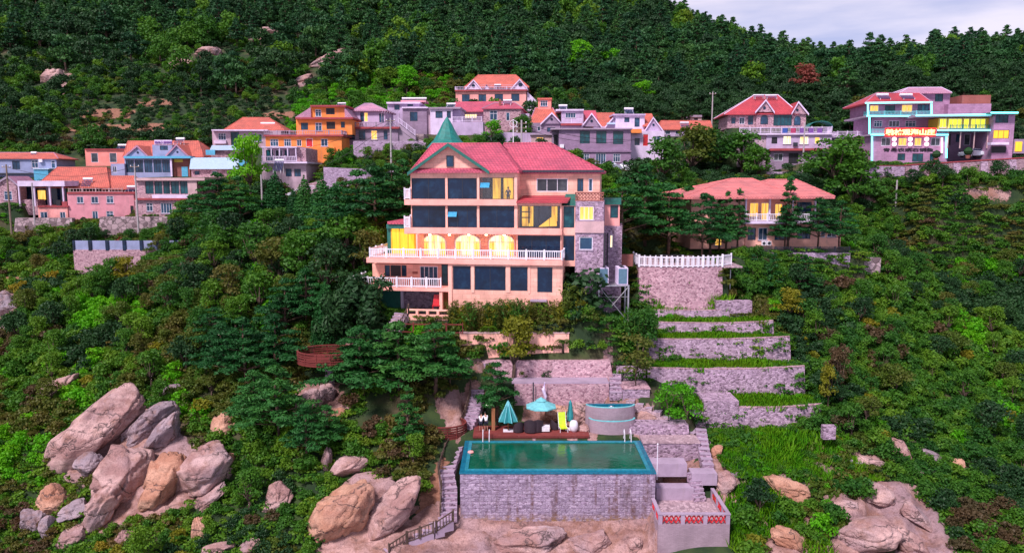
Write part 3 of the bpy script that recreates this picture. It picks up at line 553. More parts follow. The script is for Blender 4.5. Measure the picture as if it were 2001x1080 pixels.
# ================================================================== village houses
def village():
    h = House('house', 'long blue-grey house with coral tiled roof at the far left edge above the pink block', 55, 345, 150, 6); h.pad(-60, 118, 9)
    h.wall((-60, 111, 309, 345), 0, 8, 'bluegrey', [(24, 39, 314, 331, 'd2'), (61.7, 74.4, 313, 328, 'w22'), (100, 108, 314, 329, 'w12')], base=-2); h.roof((-70, 114, 309), (-60, 105, 298), 0, 8, 'roofcoral', trim='rooflilac')
    h.wall((66, 94, 331, 346), -4, 4, 'tinblue', base=-2); h.slab((64, 96, 329, 331), -4.2, 4.3, 'tin', 'roof'); h.solar((54, 65, 296, 308), 1.5)
    h.box('air_conditioner', (75, 82, 311, 317), -.5, .45, 'white'); h.slab((-60, 66, 338, 341), -.8, .8, 'darkframe', 'awning')

    h = House('house', 'little stone cottage with gabled front at the far left edge', 10, 394, 128, 8); h.pad(-20, 33, 8)
    h.wall((-14, 33, 361, 394), 0, 7, 'stonepink', [(8, 23.6, 373.6, 391, 'w22')], base=-2.5); h.gable((-16, 363), (16, 344), (38, 362), 0, 7, 'stonepink', 'rooflilac', trim='concrete')

    h = House('house', 'pink two-storey block with wide coral tiled roofs and an open lit porch', 180, 431, 128, 4); h.pad(62, 264, 14)
    h.wall((133, 262.5, 379, 431), 0, 5, 'pinkwall', [(150, 163, 384, 397, 'w2'), (178, 192, 384, 397, 'w2'), (208, 221.7, 383, 397, 'w22'), (180.5, 191.7, 412.5, 431, 'w2', 1), (208, 221.7, 412.5, 428, 'w22'), (255.5, 262, 402, 431, 'D1', 1)], base=-2.5)
    h.slab((131, 263, 375.5, 379), -.15, 5.2, 'trimred', 'parapet'); h.rail(134, 240, 368, 375.3, -.1, 'tanwall', post=2.4, bar=.5)
    h.wall((75, 132.7, 405.5, 434), -.2, 6, 'salmon', [(79, 93, 414, 431, 'w2'), (117, 128, 414, 427, 'w2')], base=-2.5); h.slab((73, 133, 402, 405), -.4, 6.4, 'trimred', 'parapet')
    h.box('wall', (40, 74, 390, 420), 2, 4, 'stonepink'); h.slab((34, 126, 353.5, 364), .2, 5, 'palewhite', 'porch_roof')
    for px in (36, 66, 96, 122): h.box('post', (px, px + 2.6, 364, 403), .4, .3, 'palewhite')
    h.box('wall', (36, 130, 364, 403), 4.5, .3, 'glass'); h.box('lit_window', (74, 88, 372, 390), 4.2, .2, 'lit'); h.box('post', (92, 96, 364, 403), 2.6, .5, 'greywall')
    h.roof((66, 214, 366), (112, 208, 327), 4.5, 13, 'roofcoral', trim='roofcoral'); h.roof((198, 266, 369), (205, 262, 344), 4.6, 9, 'roofcoral', trim='roofcoral')
    h.solar((155.5, 174.5, 347, 365), 4.3); h.solar((242, 261, 362.5, 374), 2.5)
    h.slab((110, 118, 391, 402), -.1, .5, 'blackish', 'planter'); h.slab((121, 131, 394, 402), -.1, .5, 'trimred', 'planter')

    h = House('house', 'stone house with glazed upper storey and white window band beside the pink block', 330, 422, 124, -3); h.pad(262, 404, 9)
    h.wall((264, 400, 391, 422), 0, 8, 'stonepink', [(286, 298.6, 396.7, 413, 'w22'), (314, 336, 396.7, 417, 'w4', 1), (351, 364.5, 396.7, 413, 'w22')], base=-2.5); h.slab((262, 386, 387.5, 391), -.5, 8.6, 'trimred', 'floor_band')
    h.slab((297, 385, 380.5, 387.3), -.3, .3, 'palewhite', 'window_band'); h.wall((264, 384, 353, 387.4), 0, 7, 'stonepink', [(284, 300, 354, 379, 't2'), (302, 317, 354, 379, 't2'), (319, 332, 354, 379, 't2'), (334, 350, 354, 379, 't2'), (352, 368, 354, 379, 't2')])
    h.slab((262, 400, 347.5, 352.8), -.6, 8.4, 'tanwall', 'flat_roof'); h.wall((384.3, 406, 385, 422), 1, 6, 'pinkwall', base=-2.5); h.box('post', (367, 385, 352.9, 387.3), -.3, .25, 'tanwall')

    h = House('house', 'blue-grey house with twin gables and a roof sign over its glazed veranda', 300, 345, 138, -2); h.pad(217, 395, 10)
    h.wall((244, 334, 307, 345), 0, 2, 'bluegrey', [(246, 262, 312, 337, 'd3'), (264, 280, 312, 337, 'd3'), (282, 298, 312, 337, 'd3'), (300, 316, 312, 337, 'd3'), (317, 332, 312, 337, 'd3')], base=-2); h.slab((242, 372, 305, 309.5), -.6, 3, 'tinblue', 'fascia')
    h.wall((334.3, 371, 309.8, 345), .6, 2, 'brickred', base=-2); h.box('poster', (340, 357, 311, 317), .52, .06, 'yellowpaint'); h.box('door', (355, 367, 326, 345), .5, .08, 'tinblue'); h.box('post', (333, 336, 309.6, 345), -.3, .25, 'palewhite')
    h.wall((217, 243.7, 320, 345), -.5, 4, 'bluegrey', [(220, 228, 325, 337, 'w2')], base=-2)
    h.roof((240, 398, 306), (250, 388, 276), 1.5, 9, 'roofcoral', trim='roofcoral')
    h.gable((242, 307), (269, 284), (291, 305), 0, 6, 'bluegrey', 'roofcoral', trim='rooflilac'); h.gable((323, 306), (346, 282), (371, 306), -.01, 6, 'bluegrey', 'roofcoral', trim='rooflilac'); h.oculus(269, 298, 2, -.05); h.oculus(346.5, 297, 2, -.05)
    h.wall((298, 337, 283, 305), .3, 5, 'bluegrey', [(312.5, 328, 285, 293.5, 'd2')])
    sg = h.box('sign_board', (301.5, 336, 273.6, 282.6), .2, .15, 'palewhite'); text('观海人家宾馆', h, 319, 278.2, .12, 34, 5.2, 'purple', sg); h.solar((337.5, 354, 268, 280.5), 3)

    h = House('house', 'small flat-roofed bright pink box house with two dark windows', 205, 323, 152, 3); h.pad(165, 248, 7)
    h.wall((167, 247, 293, 323), 0, 6, 'coralwall', [(178, 191.7, 299, 317.5, 'g1'), (214, 228, 299, 317.5, 'g1')], base=-2); h.slab((165.5, 248, 290.8, 293), -.3, 6.6, 'trimred', 'parapet'); h.solar((225, 242, 281, 292), 2)

    h = House('house', 'cream house with orange hipped roof and solar water heater left of the orange guest house', 480, 287, 150, 3); h.pad(412, 560, 11)
    h.wall((415, 549, 256, 287), 0, 9, 'cream', [(426.4, 441.6, 260.5, 274, 'w32'), (451, 467.5, 258, 286, 't2', 1), (492, 512, 262, 277, 'w2')], base=-2); h.slab((413, 523, 253.3, 255.8), -1, 2, 'palewhite', 'parapet'); h.box('flower_box', (418, 441.5, 275, 281), -.5, .5, 'palewhite')
    h.roof((436, 556, 254), (474, 526, 230), .6, 10, 'roofcoral', trim='roofcoral'); h.solar((506, 534, 238, 252), 1.6)

    h = House('shed', 'low stone shed under a pale blue metal sheet roof, the upper of two', 440, 306, 141, 0, 'shed'); h.pad(400, 478, 6)
    h.wall((412, 475, 292.5, 306), 0, 5, 'stonepink', base=-2); a, b_, c_, d_ = h.L(410, 292.5, -.6), h.L(478, 292.5, -.6), h.L(474, 284, 5), h.L(414, 284, 5)
    MB().hull([(a[0], -.6, a[1] - .1), (b_[0], -.6, b_[1] - .1), (c_[0], 5, c_[1] - .1), (d_[0], 5, d_[1] - .1)], [(a[0], -.6, a[1]), (b_[0], -.6, b_[1]), (c_[0], 5, c_[1]), (d_[0], 5, d_[1])]).build('roof', 'tin', h.e); h.slab((402, 420, 293, 303), -1, .1, 'tinblue', 'awning')
    h = House('shed', 'long stone shed with a sloping pale blue metal roof below the other shed', 428, 345, 132, 0, 'shed'); h.pad(372, 485, 8)
    h.wall((374, 482, 329.5, 347), 0, 6, 'stonepink', [(380, 390, 334, 342, 'd1'), (414, 424, 334, 342, 'w1')], base=-2); a, b_, c_, d_ = h.L(370, 329.5, -.6), h.L(485, 329.5, -.6), h.L(482, 308, 6), h.L(373, 308, 6)
    MB().hull([(a[0], -.6, a[1] - .1), (b_[0], -.6, b_[1] - .1), (c_[0], 6, c_[1] - .1), (d_[0], 6, d_[1] - .1)], [(a[0], -.6, a[1]), (b_[0], -.6, b_[1]), (c_[0], 6, c_[1]), (d_[0], 6, d_[1])]).build('roof', 'tin', h.e); h.box('tarpaulin', (467, 484, 313, 330), -1.2, .5, 'tinblue')

    h = House('guest_house', 'three-storey bright orange guest house with pink side roofs and a balustraded terrace', 600, 302, 134, -2); h.pad(515, 690, 12)
    h.wall((519, 667.6, 266.8, 288), -3, 12, 'orange', [(528, 544, 272, 286, 'w32'), (555, 568.7, 272, 286, 'w32'), (580, 589, 273, 286, 'w2'), (598, 611, 270.5, 287, 'r1', 1), (627, 640.6, 271.5, 286, 'w2')], base=-1.5); h.slab((515, 671, 263.5, 266.6), -3.5, 13, 'trimred', 'floor_band')
    h.wall((598, 654, 287.5, 303), -3.4, 3, 'orange', base=-1.5); h.wall((640, 668, 288, 300), -2.9, 10, 'stonepink', base=-1.5)
    h.rail(516, 668, 255, 263.3, -3.2, 'concrete', sides=(4, 4), post=2.2, bar=.3)
    h.wall((579, 688, 233, 263.4), 0, 9, 'orange', [(588, 602, 240, 254, 'd2'), (616, 629, 240, 256, 'w22'), (638, 655, 238, 252.5, 'D2'), (666, 674, 238, 250, 'd1')]); h.slab((577, 690, 229.5, 232.8), -.7, 10, 'trimred', 'eave_band')
    h.wall((608, 674, 209, 229.4), .6, 7, 'orange', [(616, 627.6, 214, 228, 'w22'), (637, 654, 211.5, 224, 'D2')]); h.slab((606, 676, 205.5, 208.8), -.1, 8, 'trimred', 'flat_roof')
    for s_ in ((608, 577, 210, 230), (674, 690, 210, 230)):
        a, b_ = h.L(s_[0], s_[2], .5), h.L(s_[1], s_[3], .5); pts = [(a[0], a[1]), (b_[0], b_[1]), (a[0], b_[1])]
        if s_[1] > s_[0]: pts = [pts[0], pts[2], pts[1]]
        MB().hull([(q[0], .2, q[1]) for q in pts], [(q[0], 8, q[1]) for q in pts]).build('side_roof', 'rooflilac', h.e)
    h.solar((656, 672, 199, 206), 2)

    h = House('house', 'pale pink house with a columned porch and balcony below the orange guest house', 555, 362, 122, -3); h.pad(513, 600, 8)
    h.wall((512.5, 599, 319.5, 385), 0, 7, 'cream', [(558, 570, 329.5, 345, 'd1'), (575, 588, 330, 345, 'd2')], base=-2); h.slab((510, 600, 316.2, 319.3), -1, 8, 'palewhite', 'balcony_slab'); h.rail(512, 580, 305, 316, -.9, 'palewhite', post=1.8, bar=.25)
    h.wall((514, 578, 289, 316), 1.5, 5, 'cream', [(520, 534, 293, 314, 't2'), (538, 552, 293, 314, 'g2'), (556, 566, 293, 305, 'd1')]); h.slab((511, 580, 286.6, 288.8), -.8, 8, 'palewhite', 'flat_roof')
    for px in (513, 529, 545, 561, 577): h.box('post', (px, px + 1.8, 289, 304.8), -.7, .2, 'palewhite')
    h.wall((578.3, 598, 290, 316), .3, 6, 'stonepink'); h.solar((531.5, 549.5, 310, 334), -2.2)

    h = House('house', 'grey stone house with lit windows and outside stair, right of the orange guest house', 730, 287, 136, -3); h.pad(672, 828, 11)
    h.wall((674, 778, 252, 287), 0, 5, 'greywall', [(680.6, 693.5, 255, 273, 'd2'), (701, 714, 255, 273, 'd2'), (725, 737, 255, 273, 'L2'), (749.7, 757.5, 255, 273, 'd1')], base=-2); h.slab((672, 780, 248, 251.8), -.5, 6, 'trimred', 'floor_band'); h.rail(674, 776, 239, 247.8, -.4, 'concrete', post=2, bar=.3)
    h.wall((690, 753, 216, 248), 3, 7, 'whitewall', [(704, 711, 220, 238, 'd1'), (711.5, 719, 220, 238, 'L1'), (741, 750, 222, 240, 'd1')]); h.roof((687, 756, 216), (712, 727, 202.5), 2.8, 7.5, 'rooflilac', trim='concrete')
    x0, x1, z0, z1 = h.rect((746, 780, 214, 222), 1.5)
    m_ = MB(); [m_.tube([(x0 + k * .45, 1.2, z0), (x0 + k * .45, 2.8, z1)], .05, 4) for k in range(7)]; m_.tube([(x0, 1.5, z0 - 3), (x0, 1.5, z0 + .1)], .06, 4); m_.tube([(x1, 1.5, z0 - 3), (x1, 1.5, z0 + .1)], .06, 4); m_.build('pergola', 'concrete', h.e)
    a, b_ = h.L(778, 240, .3), h.L(812, 266, .3); m_ = MB(); nn = 12
    for k in range(nn): u = k / nn; v = (k + 1) / nn; m_.box(a[0] + (b_[0] - a[0]) * u, a[0] + (b_[0] - a[0]) * v, .3, 1.6, b_[1] - 2, a[1] + (b_[1] - a[1]) * v)
    st = m_.build('stair', 'concrete', h.e); m_ = MB(); rail_mesh(m_, (a[0], .25), (b_[0], .25), a[1], a[1] + 1, b_[1], b_[1] + 1, 1.5, .25); m_.build('stair_rail', 'palewhite', st)
    h.wall((778.3, 828, 262, 290), 1.7, 6, 'rubble', base=-2)

    h = House('house', 'grey two-tier house with a flat white-edged roof and long solar tank on top', 800, 268, 146, -2); h.pad(757, 845, 9)
    h.wall((787, 834, 212, 268), 0, 8, 'greywall', [(801, 816, 218.7, 237, 'd2')], base=-2); h.slab((785, 836, 209, 211.8), -.4, 9, 'palewhite', 'flat_roof')
    h.wall((757.5, 820, 203, 240), 2.5, 7, 'whitewall', [(770.6, 781, 205, 215, 'd1'), (796, 807, 203.6, 208, 'd1')], base=-1); h.slab((755, 821, 199.5, 202.8), 2, 8, 'palewhite', 'flat_roof'); h.wall((783, 832, 196, 200), 3.4, 4, 'pinkwall'); h.solar((784, 832, 189.5, 199), 4.5, 1)
    h.wall((834.3, 842, 214, 268), .5, 7, 'cream', base=-2)

    h = House('house', 'white flat-roofed house with balustraded terrace behind the green turret', 870, 262, 142, -4); h.pad(838, 945, 8)
    h.wall((841, 884, 213, 262), 0, 7, 'palewhite', [(851, 865, 217, 231, 'd2'), (873, 881, 217, 231, 'd1')], base=-2); h.slab((839, 900, 209.5, 212.8), -.4, 8, 'concrete', 'flat_roof'); h.wall((884.3, 900, 213, 262), 1, 6, 'whitewall', base=-2)
    h.rail(884, 942, 228, 238, -.2, 'palewhite', post=2); h.wall((884, 944, 238.3, 262), -.3, 3, 'whitewall', base=-2); h.solar((870.5, 888.5, 199.7, 209), 3)

    h = House('guest_house', 'salmon guest house highest on the slope with two white roof gables and a balustrade', 960, 218, 176, -3); h.pad(888, 1034, 13)
    h.wall((890.7, 1028, 178.5, 218), 0, 10, 'salmon', [(902.6, 918, 184.6, 198.6, 'd2'), (935, 950, 184.6, 198.6, 'd2'), (966.7, 983, 184, 198, 'd2'), (999, 1015, 183.5, 198, 'd2')], base=-2); h.slab((889, 1030, 175.5, 178.3), -.5, 11, 'trimred', 'floor_band'); h.rail(889.6, 1030, 169.3, 175.3, -.4, 'palewhite', sides=(5, 5), post=2.4, bar=.35)
    h.wall((915, 1026, 166, 176), 2.4, 7, 'cream'); h.roof((906, 1034, 171), (934, 1008, 147), 2, 9, 'roofcoral', trim='roofcoral')
    h.gable((908, 175), (925.6, 156), (942, 175), 1, 4, 'palewhite', 'rooflilac', trim='palewhite'); h.gable((997, 175), (1015.5, 154.7), (1032, 175), 1, 4, 'palewhite', 'rooflilac', trim='palewhite'); h.oculus(925, 168, 3.2, .95); h.oculus(1017, 166, 4, .95)
    h.solar((965, 978, 163, 171), .6); h.gable((944, 175), (951, 165), (958, 175), 1.1, 3, 'palewhite', 'rooflilac'); 
    a, b_ = h.L(1030, 178, .5), h.L(1052, 200, .5); m_ = MB()
    for k in range(10): m_.box(a[0] + (b_[0] - a[0]) * k / 10, a[0] + (b_[0] - a[0]) * (k + 1) / 10, .5, 2, b_[1] - 2, a[1] + (b_[1] - a[1]) * (k + 1) / 10)
    m_.build('stair', 'palewhite', h.e)

    h = House('house', 'house with a long pink roof and pale stone right wing under the salmon guest house', 960, 257, 148, -6); h.pad(889, 1038, 10)
    h.wall((889.6, 945, 218, 257), 2, 7, 'cream', [(908, 932, 223, 231.5, 'l5'), (896, 904, 232, 240, 'd1')], base=-2); h.slab((889, 944, 238.4, 241), -.2, 2.5, 'palewhite', 'awning'); h.roof((886, 962, 217.5), (889, 1000, 199), 1, 9, 'roofpink')
    h.wall((944.7, 1018, 212, 257), 0, 9, 'stonepink', [(957, 971.7, 216, 235, 'w22'), (989, 996, 220, 236, 'w1')], base=-2); h.roof((942, 1022, 212), (966, 1006, 201), 0, 9.5, 'roofpink', trim='concrete'); h.wall((1018.3, 1034, 222, 257), 1.5, 7, 'whitewall', base=-2); h.solar((982, 999, 193, 203), 2); h.box('chimney', (975, 979, 194, 206), 2, .5, 'brickred')

    h = House('house', 'grey house with coral roof, pointed gable and a red-topped tower box', 1075, 262, 148, -4); h.pad(1036, 1098, 9)
    h.wall((1038, 1095, 240, 272), 0, 8, 'greywall', [(1050, 1056, 247, 256, 'w1'), (1069, 1085, 249, 258, 'd2')], base=-2); h.roof((1034, 1096, 240), (1046, 1080, 211), 1, 8, 'roofcoral', trim='rooflilac'); h.gable((1056, 242), (1078.5, 220), (1099, 242), -.3, 6, 'greywall', 'roofcoral', trim='palewhite'); h.oculus(1078, 233, 2.4, -.35)
    h.wall((1051.5, 1077, 195, 214), 4.5, 3.5, 'coralwall', [(1056, 1070, 196.5, 208, 'w32')]); h.slab((1050, 1078.5, 191.5, 194.7), 4.2, 4.2, 'roofcoral', 'flat_roof')
    h = House('house', 'grey-lilac box house with balcony between two pointed gables, solar heater on its roof', 1125, 258, 146, -2); h.pad(1096, 1178, 9)
    h.wall((1097, 1140, 216.8, 258), 0, 7, 'whitewall', [(1105, 1125, 220.5, 230.5, 'w4')], base=-2); h.slab((1086, 1141, 213.5, 216.6), -.4, 8, 'palewhite', 'flat_roof'); h.rail(1098, 1136, 232, 241, -1.2, 'palewhite', post=1.8); h.slab((1096, 1137, 241.3, 245), -1.3, 1.3, 'trimred', 'balcony_slab'); h.solar((1092, 1109, 203, 213), 2)
    h.gable((1136, 247), (1156, 221), (1176, 248), -.5, 7, 'greywall', 'roofcoral', trim='palewhite'); h.oculus(1156, 236.5, 2.6, -.55); h.roof((1134, 1168, 235), (1138, 1164, 216), 1, 7, 'roofpink')
    h = House('house', 'low white-fronted house with coral roof and steep gable left of the white box house', 1188, 256, 145, 0); h.pad(1158, 1203, 8)
    h.wall((1160, 1214, 247, 258), .5, 7, 'whitewall', base=-2); h.roof((1156, 1204, 247), (1160, 1200, 221), 1, 8, 'roofcoral', trim='roofcoral'); h.gable((1181, 249), (1200, 226.7), (1215, 249), 0, 6, 'whitewall', 'roofcoral', trim='palewhite'); h.slab((1186, 1208, 240, 243), -.6, .6, 'tin', 'awning')

    h = House('house', 'large lavender flat-roofed two-storey house above the parked cars with three big windows', 1160, 324, 137, -2); h.pad(1080, 1236, 12)
    h.wall((1103, 1232.5, 297.5, 324), 0, 10, 'lavender', [(1137, 1151.6, 300.5, 316.6, 'w32'), (1164, 1184, 299.5, 320, 'w4', 1), (1198, 1212, 300.5, 316.6, 'w32')], base=-1.5); h.slab((1101, 1234, 294.8, 297.2), -.25, 10.4, 'lavender', 'floor_band')
    h.wall((1092, 1232.5, 253.5, 294.6), 0, 10, 'lavender', [(1133, 1152.7, 256, 280.7, 't2'), (1165, 1185, 256, 280.7, 't2'), (1198, 1218, 256.5, 282, 't2')]); h.slab((1076, 1236, 250.3, 253.2), -.5, 11, 'concrete', 'flat_roof'); h.wall((1078.5, 1091.7, 254, 310), 1.6, 8, 'greywall', [(1082, 1090, 263, 288, 'D1')], base=-1); h.box('air_conditioner', (1094, 1102, 282, 289), -.5, .45, 'white')
    h.wall((1038, 1078, 264, 300), 3, 7, 'tanwall', [(1048, 1062, 268, 277, 'L2')], base=-2); h.slab((1036, 1079, 261, 263.8), 2.6, 8, 'concrete', 'flat_roof')

    h = House('house', 'white box house with coral side gable and tilted solar heater beside the lavender house', 1236, 292, 144, 1); h.pad(1203, 1297, 9)
    h.wall((1203, 1259.5, 226, 262), 0, 7, 'palewhite', [(1220, 1230, 229.5, 239, 'd1'), (1240, 1250, 230, 248, 'd1')], base=-2); h.slab((1198, 1262, 222.6, 225.8), -.4, 8, 'whitewall', 'flat_roof'); h.solar((1222, 1240, 209, 222), 2)
    h.wall((1233, 1298, 256, 292), -3, 8, 'palewhite', [(1256, 1267, 262, 286, 'r1', 1), (1240, 1250, 270, 284, 'd1'), (1277, 1290, 266, 280, 'w2')], base=-2); h.gable((1258, 257), (1276, 229), (1296, 256), -.5, 7, 'whitewall', 'roofcoral', trim='palewhite'); h.oculus(1277, 244, 2.4, -.55); h.roof((1256, 1282, 246), (1260, 1274, 222), 0, 7, 'roofcoral'); h.slab((1230, 1254, 252, 260), -4.2, 1.1, 'orange', 'awning')

    h = House('house', 'low house with a very long coral roof behind the green trees', 1340, 266, 158, 2); h.pad(1290, 1396, 9)
    h.wall((1292, 1390, 252.5, 266), 0, 8, 'whitewall', [(1300, 1310, 255, 263, 'w1'), (1320, 1330, 255, 263, 'w1'), (1368, 1378, 255, 263, 'w1')], base=-2); h.roof((1288, 1393, 252.5), (1292, 1388, 236), 0, 8.5, 'roofcoral', trim='roofcoral'); h.solar((1332, 1349, 237, 251), -.2)
    h = House('house', 'small tan hut half hidden in the trees on the slope', 1357, 240, 170, 0, 'hut'); h.pad(1348, 1372, 4)
    h.wall((1349, 1371, 229, 236), 0, 3, 'tanwall', [(1356, 1364, 231, 235, 'D1')], base=-1.5); h.slab((1348, 1372, 225, 228.8), -.3, 3.6, 'concrete', 'roof')

    h = House('villa', 'pink stone villa with bright red roof, arched windows and white terrace hung with coloured banners', 1530, 249, 138, -5); h.pad(1421, 1640, 12, z=0)
    h.wall((1478, 1574.7, 221, 250), 0, 9, 'stonepink', [(1511.5, 1547.5, 221.5, 246, 't5')], base=-.1); h.wall((1421.7, 1477.7, 226, 250), .5, 9, 'stonepink', [(1429, 1437.5, 230, 242, 'd1'), (1445, 1454.8, 229.5, 243, 'w2'), (1461.5, 1472, 226.5, 244, 'd2')], base=-.1)
    h.roof((1415, 1562, 223), (1474, 1520, 186), 0, 10, 'roofred', trim='palewhite'); h.gable((1475, 219), (1496, 194.7), (1513, 219), -.4, 6, 'stonepink', 'roofred', trim='palewhite'); h.gable((1546, 222), (1559.7, 198.5), (1580, 223), -.41, 6, 'stonepink', 'roofred', trim='palewhite'); h.oculus(1494, 211, 2.6, -.45); h.oculus(1558, 215, 2.4, -.46)
    for a, b_, c_, d_ in ((1486, 1501, 225, 243), (1551.5, 1564.6, 227, 245)):
        x0, x1, z0, z1 = h.rect((a, b_, c_, d_), -.05); r = (x1 - x0) / 2; pts = [(x0, z0), (x1, z0)] + [((x0 + x1) / 2 + r * math.cos(math.pi * k / 8), z1 - r + r * math.sin(math.pi * k / 8)) for k in range(9)]
        f = MB().hull([(q[0], -.06, q[1]) for q in pts], [(q[0], -.01, q[1]) for q in pts]).build('window', 'darkframe', h.e); ins = [((q[0] - (x0 + x1) / 2) * .84 + (x0 + x1) / 2, -.075, (q[1] - (z0 + z1) / 2) * .9 + (z0 + z1) / 2) for q in pts]; MB().poly(ins).build('pane', 'glassblue', f)
    h.solar((1474, 1495, 183.5, 190), 3, 1); h.solar((1497.5, 1520, 184, 191), 3, 1)
    h.rail(1445, 1527, 249, 260, -5, 'palewhite', post=1.6); h.rail(1527, 1626, 248, 260, -5.01, 'palewhite', post=1.6, sides=(0, 4)); h.slab((1445, 1627, 260.2, 263.5), -5.2, 5.4, 'palewhite', 'terrace_slab')
    for k, (a, mt) in enumerate(((1528, 'bannerblue'), (1544, 'bannerred'), (1562, 'purple'), (1579, 'purple'), (1596, 'purple'))): h.box('banner', (a + 1, a + 11, 250.5, 260), -5.12, .03, mt)
    h.wall((1497.5, 1625, 263.8, 292), -4.8, 9, 'whitewall', [(1507.7, 1519, 268, 281, 'D1'), (1530.5, 1546, 266, 281.7, 'l2'), (1562.7, 1580, 267, 282, 'l2'), (1592, 1602, 268, 281, 'L1')]); h.box('air_conditioner', (1551, 1559, 278.5, 285.5), -5.3, .45, 'darkframe')
    h.slab((1505, 1628, 290, 294.5), -5.4, .8, 'trimred', 'floor_band'); h.wall((1505, 1625, 294.8, 322), -4.6, 9, 'greywall', [(1541, 1560, 299, 320, 'D2', 1), (1512, 1530, 300, 314, 'g2')], base=-8.4)
    h.wall((1448, 1497.2, 263.8, 300), -4.6, 8, 'cream', base=-7)
    x, z = h.L(1600, 250, -2.2); m_ = MB(); nn = 10; W_ = 2.0
    for k in range(nn):
        a0, a1 = math.pi * k / nn, math.pi * (k + 1) / nn
        q = [(x - W_ * math.cos(a0), -3.5, z + 1.1 * math.sin(a0)), (x - W_ * math.cos(a1), -3.5, z + 1.1 * math.sin(a1)), (x - W_ * math.cos(a1), -.5, z + 1.1 * math.sin(a1)), (x - W_ * math.cos(a0), -.5, z + 1.1 * math.sin(a0))]
        m_.hull([(p[0], p[1], p[2] - .07) for p in q], q)
    m_.build('teal_canopy', 'tinblue' if False else 'greenroof', h.e)

    h = House('house', 'low pale annex with a white balustraded roof left of the neon hotel', 1666, 320, 134, -2); h.pad(1634, 1698, 8)
    h.wall((1637, 1694, 268.5, 320), 0, 8, 'palewhite', [(1664, 1682, 274, 300, 'D2', 1), (1642, 1654, 276, 288, 'd1')], base=-2); h.slab((1635, 1695, 265.5, 268.3), -.3, 8.6, 'palewhite', 'flat_roof'); h.rail(1637, 1694, 256.5, 265.3, -.2, 'palewhite', sides=(5, 5), post=1.8)

def text(s, h, px, py, yo, wpx, hpx, mat, parent=None, off=.02):
    """raised lettering centred on a facade point, turned into a mesh part"""
    cu = bpy.data.curves.new('lettering', 'FONT'); cu.body = s; cu.align_x = 'CENTER'; cu.align_y = 'CENTER'; cu.size = 1; cu.extrude = .03; cu.resolution_u = 2; cu.offset = off
    ob = bpy.data.objects.new('lettering_source', cu); C.objects.link(ob); bpy.context.view_layer.update()
    me = bpy.data.meshes.new_from_object(ob.evaluated_get(bpy.context.evaluated_depsgraph_get())); C.objects.unlink(ob); bpy.data.objects.remove(ob)
    me.name = 'lettering'; me.materials.clear(); me.materials.append(MATS[mat])
    if not len(me.vertices): return None
    co = np.zeros(len(me.vertices) * 3, np.float32); me.vertices.foreach_get('co', co); co = co.reshape(-1, 3)
    x0, x1, z0, z1 = h.rect((px - wpx / 2, px + wpx / 2, py - hpx / 2, py + hpx / 2), yo)
    mn, mxx = co.min(0), co.max(0); u = (co[:, 0] - mn[0]) / (mxx[0] - mn[0]); v = (co[:, 1] - mn[1]) / (mxx[1] - mn[1])
    out_ = np.stack([x0 + (x1 - x0) * u, yo - .02 - co[:, 2], z0 + (z1 - z0) * v], 1).astype(np.float32); me.vertices.foreach_set('co', out_.ravel()); me.update()
    return link('lettering', me, parent or h.e)

